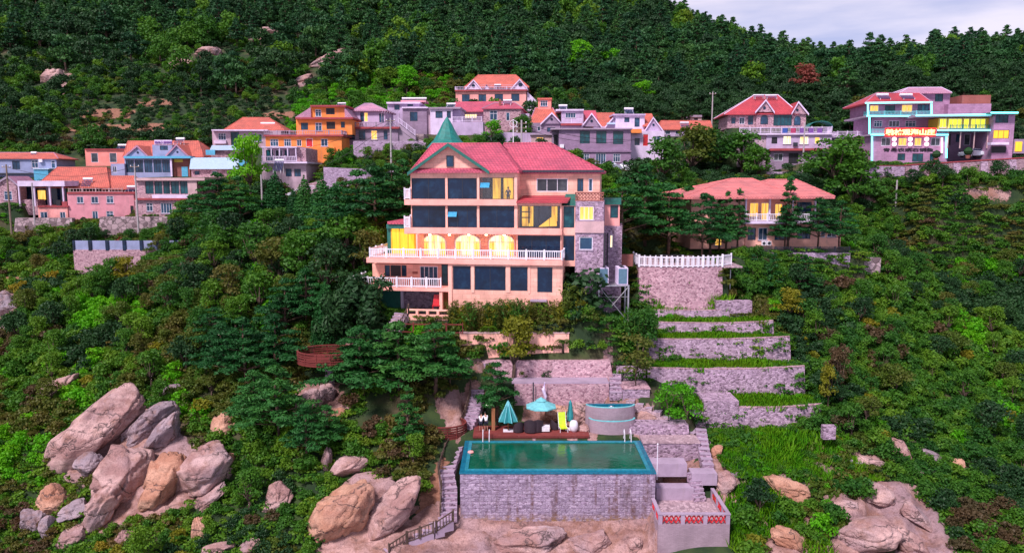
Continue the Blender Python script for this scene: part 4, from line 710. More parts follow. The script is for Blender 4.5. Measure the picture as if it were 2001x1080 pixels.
def neon_hotel():
    h = House('hotel', 'pink tiled hotel outlined in cyan neon tubes with a glowing red Chinese rooftop sign', 1776, 318, 127, -3, 'hotel'); h.pad(1690, 1856, 14); h.pad(1850, 1990, 12)
    h.wall((1702, 1852, 265.5, 319), 0, 10, 'hoteltile', [(1753.7, 1768.7, 300, 313.5, 't2'), (1782.5, 1804, 300, 316, 't2', 1), (1817, 1832, 300, 313, 't2'), (1722, 1740.5, 269.5, 285, 'g2'), (1755.5, 1772, 269.5, 285, 'L2'), (1787, 1801, 269.5, 285, 'L2'), (1819, 1837.5, 269.5, 285, 'g2')], base=-2)
    h.slab((1700, 1854, 262, 265.2), -.5, 11, 'concrete', 'floor_band')
    h.wall((1704, 1830, 228, 261.8), 3, 8, 'hoteltile', [(1708, 1724, 236, 248, 'w32'), (1737, 1758, 236, 248, 'g3'), (1769, 1790, 236, 248, 'w32')]); h.rail(1703, 1729, 252, 261.5, -.3, 'tealcloth', post=2); h.rail(1829, 1852, 252, 261.5, -.3, 'palewhite', post=2)
    h.slab((1694, 1826, 225.5, 228.5), 1.6, 10, 'concrete', 'floor_band'); h.wall((1697, 1820, 202, 225.2), 3, 8, 'hoteltile', [(1700, 1717, 206, 218, 'L2'), (1729, 1749, 206, 222, 't2'), (1762, 1783, 205, 220, 'L2'), (1793, 1816, 203, 218, 'd3')]); h.rail(1698, 1822, 217, 225.2, 1.8, 'tealcloth', sides=(2, 2), post=2.6)
    h.roof((1690, 1822, 201.5), (1713, 1796, 182), 2.2, 9, 'roofred', trim='rooflilac'); h.solar((1719, 1742.7, 181, 193), 3.4); h.solar((1765, 1790, 181, 193), 3.4)
    h.wall((1762, 1856, 182, 215), 10, 8, 'hoteltile', [(1827, 1843, 182.5, 199, 't2')], base=0); h.roof((1758, 1860, 181.5), (1775, 1840, 171.5), 9.6, 9, 'rooflilac', trim='palewhite')
    tubes = [((1704, 267), (1704, 317), -.15), ((1849.5, 267), (1849.5, 309), -.15), ((1702, 263.5), (1730, 263.5), -.62), ((1829, 263.5), (1853, 263.5), -.62), ((1694, 227), (1826, 227), 1.5), ((1696, 203), (1696, 226), 1.7), ((1820, 203), (1820, 224), 1.7), ((1691, 201.5), (1822, 200), 1.6), ((1699, 229), (1699, 262), 1.7)]
    for a, b_, yo in tubes:
        p, q = h.L(*a, yo), h.L(*b_, yo); MB().tube([(p[0], yo, p[1]), (q[0], yo, q[1])], .13, 6).build('neon_tube', 'neoncyan', h.e)
    p, q = h.L(1840.6, 269, -.2), h.L(1840.6, 299, -.2); MB().tube([(p[0], -.2, p[1]), (q[0], -.2, q[1])], .14, 6).build('neon_tube', 'neonpink', h.e)
    for px in (1747.6, 1778.9, 1810.8):
        for py in (272, 281.8):
            x, z = h.L(px, py, -.5); MB().lathe([(.1, -.34), (.3, -.22), (.36, 0), (.3, .22), (.1, .34)], 10, (x, -.5, z)).build('lantern', 'neonpink', h.e)
    sg = h.box('sign_board', (1729, 1829, 251, 266), -.9, .16, 'redpaint')
    fr = MB(); x0, x1, z0, z1 = h.rect((1729, 1829, 251, 266), -.92)
    for q in ((x0, x1, z0 - .05, z0 + .12), (x0, x1, z1 - .12, z1 + .05)): fr.box(q[0], q[1], -1.0, -.91, q[2], q[3])
    fr.build('neon_border', 'neonred', sg); text('翰林观海山庄', h, 1779, 258.4, -.93, 96, 12.5, 'neonyellow', sg, .03)
    n6 = 6
    for k in range(n6):
        c_ = 1737.2 + 16.7 * k; x, z = h.L(c_, 258.4, -.93); r_ = .72; MB().hull([(x + r_ * math.cos(a), -.925, z + r_ * math.sin(a)) for a in np.arange(0, 6.2, .45)], [(x + r_ * math.cos(a), -.905, z + r_ * math.sin(a)) for a in np.arange(0, 6.2, .45)]).build('sign_disc', 'neonred', sg)
    text('青岛农家石锅鱼', h, 1775, 292.8, -.03, 98, 7, 'blackish', h.e)
    # wing on stilts
    w_ = House('hotel_wing', 'yellow-lit glazed dining wing on thin stilts trimmed with cyan neon, right of the neon hotel', 1890, 300, 126, -4, 'building')
    w_.wall((1833, 1933, 231, 253), 0, 8, 'yellowpaint', [(1836, 1850, 232, 250, 'L2'), (1853, 1880, 232, 251, 'L3'), (1883, 1894, 232, 252, 'L1'), (1897, 1926, 232, 251, 'L3')]); lw = w_.slab((1831, 1936, 252.8, 256.5), -.6, 9, 'concrete', 'floor_slab'); w_.slab((1790, 1937, 223.5, 228.5), -1, 9.6, 'concrete', 'roof_slab')
    for ch in list(C.objects):
        if ch.parent and ch.parent.parent == w_.e and ch.name.startswith('pane'): ch.data.materials[0] = MATS['lithotel']
    for a, b_, yo in (((1790, 226), (1937, 224), -1.1), ((1833, 254.6), (1935, 254.6), -.7)):
        p, q = w_.L(*a, yo), w_.L(*b_, yo); MB().tube([(p[0], yo, p[1]), (q[0], yo, q[1])], .13, 6).build('neon_tube', 'neoncyan', w_.e)
    for px in (1903, 1929, 1852, 1876): w_.box('stilt', (px, px + 1.6, 256, 290), -.2, .15, 'tanwall')
    w_.wall((1853, 1936.5, 203, 224), 9, 8, 'hoteltile', base=3); w_.wall((1842, 1910, 258, 300), 5, 4, 'lavender', [(1848, 1858, 262, 284, 'D1', 1), (1868, 1877, 262, 278, 'd1'), (1884, 1896, 262, 284, 'g1')], base=-2); w_.box('roof', (1880, 1936, 186, 202.8), 10, 6, 'brickred')
    w_.rail(1856, 1933, 252 - 8, 252.5, -.5, 'greenroof', post=2)
    t_ = House('tower_house', 'narrow pink tower house with an amber-lit window and cyan neon roof edge at the right', 1962, 300, 124, -5, 'building'); t_.pad(1938, 1984, 8)
    t_.wall((1940.7, 1981, 223.5, 300), 0, 7, 'hoteltile', [(1945, 1970.5, 225, 240.5, 't3'), (1940.9, 1972, 254, 271, 'a3'), (1937, 1966, 286, 299, 'D1')], base=-2); t_.slab((1936, 1990, 219.5, 223.2), -1, 9, 'greenroof', 'flat_roof'); t_.slab((1937, 1972, 278, 283), -1.2, 1.2, 'palewhite', 'canopy')
    p, q = t_.L(1936.5, 220.5, -1.1), t_.L(1989.7, 220.5, -1.1); MB().tube([(p[0], -1.1, p[1]), (q[0], -1.1, q[1])], .13, 6).build('neon_tube', 'neoncyan', t_.e); t_.box('wall', (1981.2, 2020, 272, 300), 1, 4, 'greywall'); t_.box('lit_doorway', (1984, 1997, 277, 296), .9, .08, 'litamber')
village(); neon_hotel()
# ================================================================== levelled ground of pool, terraces, plaza, roads
PX0, PX1, PY0, PY1, PZ0 = -4.12, 11.38, 58.4, 65.9, -23.0
pad(PX0, PX1, PY0 + .4, PY1, PZ0 - 3.2, .8, keep=True, m=.8)
pad(-4.2, 11.2, 66.2, 70.9, -22.75, 1.0)                                # pool deck level
pad(-2.5, 9.2, 71.1, 73.4, -19.25, .4); pad(-5.2, 5.7, 74.2, 75.2, -14.95, .45, keep=False); pad(9.2, 10.9, 70.5, 73.4, -20.6, 1)
pad(10.5, 15.5, 70.2, 73.2, -20.0, 1); pad(17.5, 25.5, 67.9, 69.6, -23.35, 1.2, keep=False)
TER = [('W4', 16.6, 29.0, 69.5, 73.1, -21.05, -23.4), ('W3', 13.3, 28.6, 73.1, 76.6, -18.3, -21.2), ('W2', 9.4, 28.3, 76.6, 79.1, -16.1, -18.0), ('W1', 15.4, 27.4, 79.1, 81.1, -14.9, -16.2), ('W0', 14.7, 25.8, 81.1, 82.6, -13.9, -15.0)]
for n_, xa, xb, ya, yb, zt, zb in TER: pad(xa + .2, xb - .2, ya + .45, yb + .4, zt - .22, .5, keep=True, m=-.1)
pad(13.9, 23.0, 83.2, 96, -9.45, 1.2); pad(23.0, 27, 90, 96, -9.3, 2)
pad(28, 44, 96.3, 99, -8.9, 1.0)
pad(7.0, 13, 78.2, 83, -14.6, 1.5, keep=True)
ZB = -26.0; pad(10.9 + .2, 16.4, 55.9, 60.3, ZB - .06, .3)             # brick look-out terrace, floor level
pad(12.2, 20, 124.5, 129, 2.5, 2) if False else None
a = P(143, 500, 104); b_ = P(262, 500, 104); pad(a.x, b_.x, 102.5, 105.8, -13.4, 1.5)
a = P(1790, 340, 121); b_ = P(2080, 340, 121); pad(a.x, b_.x, 117, 122.8, -.6, 4, keep=False)
a = P(1775, 316, 128); b_ = P(2060, 309, 128); pad(a.x, b_.x, 124.6, 131, 2.75, 1.2)
a = P(1075, 330, 133); b_ = P(1250, 330, 133); pad(a.x, b_.x, 131.3, 137, 1.25, 1.2)
a = P(560, 384, 118); b_ = P(625, 384, 118); pad(a.x, b_.x, 116, 121, -2.9, 1.5)

# ================================================================== terrain
CT = []
for py, row in {
    1150: [(-300, 50), (0, 56), (300, 54), (700, 52), (1000, 53), (1400, 51.5), (1700, 52), (2000, 54), (2300, 56)],
    1080: [(0, 60), (200, 58), (450, 56.5), (700, 55.5), (900, 56.2), (1120, 56.6), (1270, 56), (1440, 55), (1700, 55.5), (2000, 59)],
    1020: [(890, 58.6), (1100, 59), (1285, 58.8)],
    900: [(-300, 70), (0, 68), (250, 65.5), (450, 64), (700, 62.5), (850, 63), (1420, 64), (1560, 65.2), (1800, 67), (2000, 70), (2300, 76)],
    820: [(880, 69), (1340, 68.7), (1620, 70), (1800, 73)],
    750: [(0, 80), (250, 76), (450, 73.5), (650, 71.5), (860, 71), (1700, 77), (1900, 82), (2300, 92)],
    680: [(760, 75.5), (870, 74), (620, 76)],
    600: [(-300, 100), (0, 97), (250, 90), (450, 84), (650, 80), (1600, 88), (1750, 94), (2000, 102), (2300, 112)],
    500: [(-300, 122), (0, 118), (250, 108), (450, 100), (600, 94), (700, 86), (1720, 104), (1850, 116), (2050, 124)],
    440: [(-300, 134), (0, 130), (120, 127), (330, 122), (500, 108), (720, 98), (1750, 120), (1900, 130)],
    400: [(520, 114), (620, 113), (1280, 104), (2000, 133), (2300, 142)],
    355: [(700, 112), (1250, 128), (1450, 131), (1620, 126), (1750, 123), (1900, 123.3), (2080, 123.5)],
    300: [(800, 128), (640, 132)],
    255: [(-300, 178), (0, 176), (200, 175), (400, 172), (600, 170), (700, 166)],
    215: [(500, 184), (700, 182), (1130, 182), (1250, 184), (1400, 182), (1620, 172), (1850, 165), (2050, 160), (2300, 160)],
    165: [(0, 212), (300, 212), (600, 205), (780, 200), (1000, 203), (1200, 212), (1400, 214), (1600, 204), (1800, 194), (2000, 188), (2300, 190)],
    110: [(-300, 240), (0, 238), (300, 238), (600, 232), (850, 234), (1050, 236), (1250, 245)],
    60: [(-300, 275), (0, 270), (300, 268), (600, 264), (900, 266), (1150, 272)],
    0: [(0, 305), (300, 302), (600, 302), (900, 300), (1080, 302)],
    -80: [(-300, 360), (0, 355), (500, 350), (900, 345)]}.items():
    for px, Y in row: CT.append(tuple(P(px, py, Y)))
CT += [tuple(P(px, py, Y)) for px, py, Y in ((1340, 52, 292), (1400, 86, 290), (1500, 120, 285), (1590, 146, 278), (1700, 140, 268), (1850, 124, 258), (2000, 118, 250), (2300, 110, 250), (1200, 20, 296))]
CT += [(60, 360, 60), (120, 340, 38), (200, 330, 36), (120, 420, 10), (220, 420, 10), (0, 460, 70), (-150, 450, 95), (40, 420, 60), (-40, 30, -42), (0, 30, -44), (40, 30, -43), (-80, 40, -38), (80, 40, -38), (-140, 90, -22), (150, 90, -20), (-190, 150, 5), (200, 150, 2), (-250, 280, 60), (280, 280, 45)]
CT = np.array(CT, float); S_ = 100.0
def _phi(r2): return np.where(r2 > 1e-12, .5 * r2 * np.log(np.maximum(r2, 1e-12)), 0)
xy = CT[:, :2] / S_; NC = len(xy); K_ = _phi(((xy[:, None] - xy[None]) ** 2).sum(-1)) + np.eye(NC) * 6e-4
Pm = np.c_[np.ones(NC), xy]; A_ = np.block([[K_, Pm], [Pm.T, np.zeros((3, 3))]]); W_ = np.linalg.solve(A_, np.r_[CT[:, 2], 0, 0, 0])
def vnoise(x, y, seed=0):
    xi, yi = np.floor(x).astype(np.int64), np.floor(y).astype(np.int64); fx, fy = x - xi, y - yi; fx, fy = fx * fx * (3 - 2 * fx), fy * fy * (3 - 2 * fy)
    def h(a, b):
        n = (a * 374761393 + b * 668265263 + seed * 974711) & 0xffffffff; n = ((n ^ (n >> 13)) * 1274126177) & 0xffffffff; return ((n ^ (n >> 16)) & 0xffff) / 65535.0
    return (h(xi, yi) * (1 - fx) + h(xi + 1, yi) * fx) * (1 - fy) + (h(xi, yi + 1) * (1 - fx) + h(xi + 1, yi + 1) * fx) * fy
def fbm(x, y, o=4, seed=0):
    s = 0; a = .5
    for k in range(o): s = s + a * (vnoise(x * 2 ** k, y * 2 ** k, seed + k) - .5) * 2; a *= .5
    return s
def H(X, Y, padded=True):
    X = np.atleast_1d(np.asarray(X, float)); Y = np.atleast_1d(np.asarray(Y, float)); out_ = np.empty_like(X)
    for i in range(0, len(X), 20000):
        q = np.c_[X[i:i + 20000], Y[i:i + 20000]] / S_; k = _phi(((q[:, None] - xy[None]) ** 2).sum(-1)); out_[i:i + 20000] = k @ W_[:NC] + W_[NC] + q @ W_[NC + 1:]
    far = np.clip((Y - 90) / 120, 0, 1)
    out_ += fbm(X / 7, Y / 7, 3, 5) * (.45 + .5 * far) + fbm(X / 30, Y / 30, 2, 9) * 2.0 * far
    if padded:
        for cx, cy, hx, hy, yw, z, bl in PADS:
            c, s = math.cos(yw), math.sin(yw); dx, dy = X - cx, Y - cy; u, v = dx * c + dy * s, -dx * s + dy * c
            d = np.hypot(np.maximum(np.abs(u) - hx, 0), np.maximum(np.abs(v) - hy, 0)) / bl; d = np.clip(d, 0, 1); wt = 1 - d * d * (3 - 2 * d); out_ = out_ * (1 - wt) + z * wt
    return out_
def kept(X, Y, extra=0):
    m = np.zeros(len(X), bool)
    for cx, cy, hx, hy, yw in KEEP:
        c, s = math.cos(yw), math.sin(yw); dx, dy = X - cx, Y - cy; m |= (np.abs(dx * c + dy * s) < hx + extra) & (np.abs(-dx * s + dy * c) < hy + extra)
    return m
_YS = np.concatenate([np.arange(44, 140, .2), np.arange(140, 400, .6)])
def hit(px, py):
    r = ray(px, py); Z = r.z / r.y * _YS; h = H(r.x / r.y * _YS, _YS); k = np.argmax(Z <= h)
    if not (Z <= h).any(): return P(px, py, 260)
    return Vector((r.x / r.y * _YS[k], _YS[k], h[k]))
def vproj(X, Y, Z):
    zc = Y * cp - Z * sp; yc = Y * sp + Z * cp; return CX + F * X / zc, CY - F * yc / zc
def inpoly(px, py, poly):
    m = np.zeros(px.shape, bool); n = len(poly); j = n - 1
    for i in range(n):
        xi, yi = poly[i]; xj, yj = poly[j]
        if yi != yj: m ^= ((yi > py) != (yj > py)) & (px < (xj - xi) * (py - yi) / (yj - yi) + xi)
        j = i
    return m
ROCKP = [[(735, 1100), (760, 1045), (800, 1015), (870, 985), (1300, 985), (1300, 1250), (700, 1250)],
    [(615, 1100), (645, 985), (690, 920), (790, 945), (822, 995), (760, 1050), (735, 1100), (700, 1200), (600, 1200)],
    [(1485, 936), (1530, 928), (1590, 955), (1578, 985), (1525, 990), (1490, 955)], [(1392, 872), (1412, 880), (1455, 985), (1405, 985), (1385, 900)],
    [(1490, 1025), (1590, 1070), (1590, 1180), (1485, 1180)], [(1605, 975), (1640, 962), (1672, 978), (1700, 945), (1785, 948), (1835, 1010), (1870, 1080), (1890, 1180), (1750, 1180), (1748, 1060), (1735, 1080), (1730, 1180), (1590, 1180), (1600, 1080), (1650, 1020)],
    [(1430, 925), (1462, 930), (1480, 950), (1450, 960)], [(1555, 1000), (1610, 1010), (1600, 1040), (1560, 1030)], [(1590, 905), (1640, 915), (1625, 930), (1585, 922)], [(1655, 888), (1680, 878), (1738, 908), (1700, 914)], [(1190, 765), (1260, 795), (1352, 855), (1372, 945), (1285, 985), (1255, 860), (1160, 790)], [(995, 775), (1165, 765), (1165, 862), (1040, 850)],
    [(125, 940), (140, 870), (245, 775), (320, 800), (365, 860), (425, 890), (455, 900), (440, 930), (370, 990), (300, 1010), (200, 1045), (165, 1030), (195, 945)],
    [(572, 775), (600, 752), (648, 745), (690, 790), (640, 832), (590, 850)], [(850, 780), (930, 740), (945, 790), (900, 860), (850, 800)],
    [(900, 697), (1115, 697), (1120, 708), (1195, 706), (1195, 730), (900, 730)],
    [(617, 138), (650, 118), (692, 108), (684, 128), (655, 138)], [(386, 118), (400, 98), (428, 100), (420, 122)], [(326, 138), (345, 122), (376, 124), (368, 138)], [(82, 152), (110, 140), (140, 145), (132, 182), (98, 186)], [(480, 78), (530, 58), (552, 62), (520, 80)], [(594, 26), (622, 8), (628, 18), (605, 30)], [(575, 165), (612, 150), (616, 162), (590, 172)],
    [(-40, 570), (30, 575), (42, 600), (10, 645), (-40, 660)], [(1655, 385), (1700, 378), (1720, 395), (1690, 402)], [(1870, 385), (1905, 372), (2001, 380), (2001, 400), (1900, 402)]]
SOILP = [[(812, 1005), (845, 930), (860, 885), (878, 905), (872, 985), (830, 1020)], [(266, 196), (340, 196), (336, 208), (268, 208)], [(500, 222), (580, 218), (575, 232), (505, 234)], [(0, 540), (55, 540), (50, 560), (0, 560)], [(1255, 180), (1340, 178), (1340, 195), (1260, 200)], [(150, 215), (260, 215), (255, 232), (155, 232)], [(120, 245), (340, 240), (330, 252), (125, 258)]]
ys = [26.0]
while ys[-1] < 470: ys.append(ys[-1] + (max(.32, ys[-1] * .0062) if ys[-1] > 50 else 1.2) * (1 if ys[-1] < 320 else 3))
ys = np.array(ys); us = np.concatenate([np.arange(-1.15, -.74, .03), np.arange(-.74, .74, .0058), np.arange(.74, 1.16, .03)])
GX = us[None] * (ys[:, None] + 12); GY = np.repeat(ys[:, None], len(us), 1); sh = GX.shape; gx, gy = GX.ravel(), GY.ravel(); gz = H(gx, gy)
ppx, ppy = vproj(gx, gy, gz); rm = np.zeros(len(gx)); so_ = np.zeros(len(gx))
jx, jy = fbm(gx / 1.7, gy / 1.7, 3, 21) * 14 * 60 / gy, fbm(gx / 1.7, gy / 1.7, 3, 33) * 14 * 60 / gy
for q in ROCKP: rm[inpoly(ppx + jx, ppy + jy, q)] = 1
for q in SOILP: so_[inpoly(ppx + jx, ppy + jy, q)] = 1
kk = kept(gx, gy, .2)
ridg = 1 - np.abs(fbm((gx * .8 - gy * .4) / 3.0, (gy * .8 + gx * .5) / 4.5, 4, 71)) * 1.8
gz = gz + np.where((rm > 0) & ~kk, (ridg - .55) * 1.15 + fbm(gx / .9, gy / .9, 3, 81) * .35, 0)
nx_, ny_ = sh[1], sh[0]; ii = (np.arange(ny_ - 1)[:, None] * nx_ + np.arange(nx_ - 1)[None]).ravel()
FT = np.c_[ii, ii + 1, ii + 1 + nx_, ii + nx_]
m, t, b = newmat('ground'); b.inputs['Roughness'].default_value = .95
at = nd(t, 'ShaderNodeAttribute', attribute_name='rock'); at2 = nd(t, 'ShaderNodeAttribute', attribute_name='soil'); g = nd(t, 'ShaderNodeNewGeometry')
q1 = noise_(t, g.outputs['Position'], .5, 6); q2 = noise_(t, g.outputs['Position'], 3.0, 6, .65); q3 = noise_(t, g.outputs['Position'], .16, 3)
cg = mixc(t, (.010, .030, .008), (.035, .065, .014), mrange(t, q1.outputs[0], .4, .65, 0, 1)); cg = mixc(t, cg, (.10, .07, .04), mrange(t, q3.outputs[0], .52, .68, 0, .8))
cs = mixc(t, (.20, .09, .055), (.34, .17, .11), mrange(t, q2.outputs[0], .4, .65, 0, 1))
mpn = nd(t, 'ShaderNodeMapping', {'Rotation': (0, .6, .3), 'Scale': (.4, .9, 1.2)}); t.links.new(g.outputs['Position'], mpn.inputs[0]); q4 = noise_(t, mpn.outputs[0], .7, 7, .62)
ck = mixc(t, (.27, .145, .125), (.50, .31, .28), mrange(t, q4.outputs[0], .42, .58, 0, 1)); ck = mixc(t, ck, (.33, .24, .28), mrange(t, q3.outputs[0], .48, .62, 0, .6)); ck = mixc(t, ck, (.12, .07, .065), mrange(t, q2.outputs[0], .50, .74, 0, .85)); q5 = noise_(t, g.outputs['Position'], .8, 5, .6); ck = mixc(t, ck, (.26, .125, .08), mrange(t, q5.outputs[0], .5, .68, 0, .7))
vo = nd(t, 'ShaderNodeTexVoronoi', {'Scale': .3}, feature='DISTANCE_TO_EDGE'); nw = noise_(t, g.outputs['Position'], .7, 4); ad = nd(t, 'ShaderNodeVectorMath', operation='MULTIPLY_ADD'); ad.inputs[1].default_value = (2.4,) * 3
t.links.new(nw.outputs[1], ad.inputs[0]); t.links.new(mpn.outputs[0], ad.inputs[2]); t.links.new(ad.outputs[0], vo.inputs['Vector']); gap = nd(t, 'ShaderNodeMath', operation='ADD'); t.links.new(mrange(t, vo.outputs['Distance'], .003, .02, .35, 1), gap.inputs[0]); t.links.new(mrange(t, q1.outputs[0], .46, .56, 1, 0), gap.inputs[1]); ck = mixc(t, (.09, .06, .055), ck, gap.outputs[0])
q12 = noise_(t, g.outputs['Position'], 11, 6, .7); ck = mixc(t, ck, (.6, .58, .58), mrange(t, q12.outputs[0], .44, .62, 0, .8), 'MULTIPLY')
def edge(attr): 
    s_ = nd(t, 'ShaderNodeMath', operation='ADD'); t.links.new(attr, s_.inputs[0]); t.links.new(mrange(t, q2.outputs[0], .3, .7, -.35, .35), s_.inputs[1]); return mrange(t, s_.outputs[0], .45, .6, 0, 1)
c = mixc(t, cg, cs, edge(at2.outputs['Fac'])); c = mixc(t, c, ck, edge(at.outputs['Fac'])); t.links.new(c, b.inputs['Base Color']); bump(t, b, q2.outputs[0], .7, .15); MATS['ground'] = m
me = mesh_np('hillside', np.c_[gx, gy, gz], FT, ['ground'], smooth=True)
for nm, arr in (('rock', rm), ('soil', so_)): a_ = me.attributes.new(nm, 'FLOAT', 'POINT'); a_.data.foreach_set('value', arr.astype(np.float32))
tag(link('hillside', me), 'steep hillside of pink granite and soil', None, None, 'structure')

# ================================================================== pool and its surroundings
def pool():
    e = empty('swimming_pool', ((PX0 + PX1) / 2, PY0, PZ0), 0, 'long green-water infinity pool with teal tiled rim on a tall grey stone wall', 'pool')
    x0, x1, y1 = PX0 - e.location.x, PX1 - e.location.x, PY1 - PY0
    MB().box(x0, x1, 0, .5, -4.9, -.16).box(x0, x0 + .5, .5, y1, -4.9, -.16).box(x1 - .5, x1, .5, y1, -4.9, -.16).build('stone_wall', 'poolstone', e)
    r = MB(); w_ = .34
    for a, b_, c_, d_ in ((x0 - .05, x1 + .05, -.05, w_), (x0 - .05, x1 + .05, y1 - w_, y1), (x0 - .05, x0 + w_, w_, y1 - w_), (x1 - w_, x1 + .05, w_, y1 - w_)): r.box(a, b_, c_, d_, -.15, -.03)
    r.build('overflow_channel', 'tealpool', e); r = MB(); a0, w2 = .345, .62
    for a, b_, c_, d_ in ((x0 + a0, x1 - a0, a0, w2), (x0 + a0, x1 - a0, y1 - w2, y1 - a0), (x0 + a0, x0 + w2, w2, y1 - w2), (x1 - w2, x1 - a0, w2, y1 - w2)): r.box(a, b_, c_, d_, -1.4, .05)
    r.build('rim', 'tealrim', e); MB().box(x0 + w2, x1 - w2, w2, y1 - w2, -1.4, -.02).build('water', 'water', e)
    return e
pool()
def ladder(px, py, label):
    p = PZ(px, py, PZ0 + .05); e = empty('pool_handrail', (p.x, PY1 - .15, PZ0 + .05), 0, label, 'handrail', None)
    for dx in (-.28, .28): MB().tube([(dx, .35, 0), (dx, .35, .8), (dx, .1, .95), (dx, -.25, .75), (dx, -.42, 0), (dx, -.45, -.5)], .035, 6).build('rail', 'white', e)
ladder(950, 860, 'white pool handrail at the left end of the pool below the couple'); ladder(1226, 860, 'white pool handrail at the pool corner below the curved tub')
def tub():
    c = PZ(1203, 858, PZ0); e = empty('plunge_tub', (c.x - .15, 66.5, PZ0), 0, 'grey mosaic plunge tub with two curved teal-lined basins stepping down to the pool', 'plunge tub')
    def dring(rx, ry, y0, z0, z1, th, mat, name, parent=e, basin=None):
        n = 18; m_ = MB(); o_ = [(rx * math.cos(math.pi * k / n), y0 - ry * math.sin(math.pi * k / n)) for k in range(n + 1)]; i_ = [((rx - th) * math.cos(math.pi * k / n), y0 - (ry - th) * math.sin(math.pi * k / n)) for k in range(n + 1)]
        for k in range(n): m_.hull([(*o_[k], z0), (*i_[k], z0), (*i_[k + 1], z0), (*o_[k + 1], z0)], [(*o_[k], z1), (*i_[k], z1), (*i_[k + 1], z1), (*o_[k + 1], z1)])
        w_ = m_.build(name, mat, parent); MB().hull([(*q, z0 + .1) for q in i_], [(*q, z1 - .25) for q in i_]).build('basin_water', 'pooltile', w_)
        m_ = MB()
        for k in range(n): 
            a = ((o_[k][0] * .99, o_[k][1]), (i_[k][0] * 1.02, i_[k][1]), (i_[k + 1][0] * 1.02, i_[k + 1][1]), (o_[k + 1][0] * .99, o_[k + 1][1]))
            m_.hull([(*q, z1) for q in a], [(*q, z1 + .05) for q in a])
        m_.build('rim', 'tealcloth', w_); return w_
    dring(2.15, 1.25, 1.3, -.2, 1.45, .22, 'brickgrey', 'lower_basin'); dring(2.3, 1.2, 2.5, -.2, 2.35, .22, 'brickgrey', 'upper_basin')
    MB().box(-2.2, 2.2, 2.51, 2.75, -.2, 2.36).build('back_wall', 'tealpool', e); MB().box(-.22, .22, 1.7, 1.95, 2.1, 2.3).box(-.08, .08, 1.75, 1.9, 2.3, 2.4).build('filter_box', 'white', e)
tub()
def deck(name, px0, px1, y0, y1, z, label):
    a = P(px0, 850, y0).x; b_ = P(px1, 850, y0).x; e = empty(name, ((a + b_) / 2, y0, z), 0, label, 'deck'); MB().box(a - e.location.x, b_ - e.location.x, 0, y1 - y0, -.12, .08).build('boards', 'deckwood', e)
deck('wooden_deck', 924, 1152, 66.0, 68.9, -22.72, 'reddish plank deck along the back edge of the pool')
def wallbox(name, px0, px1, Y, zt, zb, mat, label, depth=.5, batter=.0, cat='wall', yaw=0, Ypx=None, group=None, cap=None, top=None):
    x0 = (px0 - CX) / F * (Y * cp - zt * sp); x1 = (px1 - CX) / F * (Y * cp - zt * sp); e = empty(name, ((x0 + x1) / 2, Y, zb), yaw, label, cat, group); h_ = zt - zb; w2 = (x1 - x0) / 2
    if batter or top: 
        tp = top or (0, 0)
        MB().hull([(-w2 - batter, -batter, 0), (w2 + batter, -batter, 0), (w2 + batter, depth, 0), (-w2 - batter, depth, 0)], [(-w2, 0, h_ + tp[0]), (w2, 0, h_ + tp[1]), (w2, depth, h_ + tp[1]), (-w2, depth, h_ + tp[0])]).build('masonry', mat, e)
    else: MB().box(-w2, w2, 0, depth, 0, h_).build('masonry', mat, e)
    if cap: MB().box(-w2 - .05, w2 + .05, -.06, depth + .06, h_, h_ + .09).build('capping', cap, e)
    return e
wallbox('retaining_wall', 1005, 1190, 70.9, -19.25, -23.2, 'stonepink', 'pinkish stone retaining wall behind the pool loungers', .4)
e = wallbox('concrete_ledge', 1000, 1190, 71.0, -19.1, -19.24, 'concrete', 'smooth grey concrete ledge above the pink stone wall behind the pool', 2.0, cat='ledge')
a = P(1010, 728, 74); MB().box(-6, 5, 2.01, 3.9, 0, .12).build('paving', 'paving', e)
wallbox('retaining_wall', 898, 1112, 73.6, -14.9, -18.4, 'peach_plain', 'plain salmon rendered wall below the bamboo hedge', .4, cap='tanwall')
wallbox('embankment', 896, 1192, 73.15, -17.5, -19.5, 'stonepink', 'low pinkish-brown stone bank at the foot of the salmon wall above the ledge', 1.2, batter=.35, cat='bank')
wallbox('planter_box', 1217, 1270, 70.0, -19.5, -22.4, 'stone', 'square stone planter box with a young tree right of the stone steps', 2.6, cat='planter', cap='stonepink')
wallbox('retaining_wall', 1205, 1262, 73.4, -18.2, -20.4, 'stone', 'short stone wall behind the square planter box', .5)
wallbox('retaining_wall', 1120, 1205, 74.6, -18.0, -19.3, 'stonepink', 'low pinkish stone wall left of the stone steps', .5)
wallbox('retaining_wall', 1176, 1232, 77.0, -16.2, -17.0, 'stone', 'short upper stone kerb wall under the air conditioning stand', .4)
wallbox('gatepost', 1160, 1172, 75.5, -16.6, -18.6, 'stone', 'stubby square stone pillar at the top of the stone steps', .6, cat='pillar')
labs = ['lowest and longest-faced terrace wall of grey-lilac stone beside the lawn', 'second terrace wall from the bottom, tallest, in lilac rubble stone', 'third terrace wall from the bottom with a grass strip before it', 'fourth terrace wall from the bottom, narrower, of lilac stone', 'topmost low terrace wall right under the round bastion']
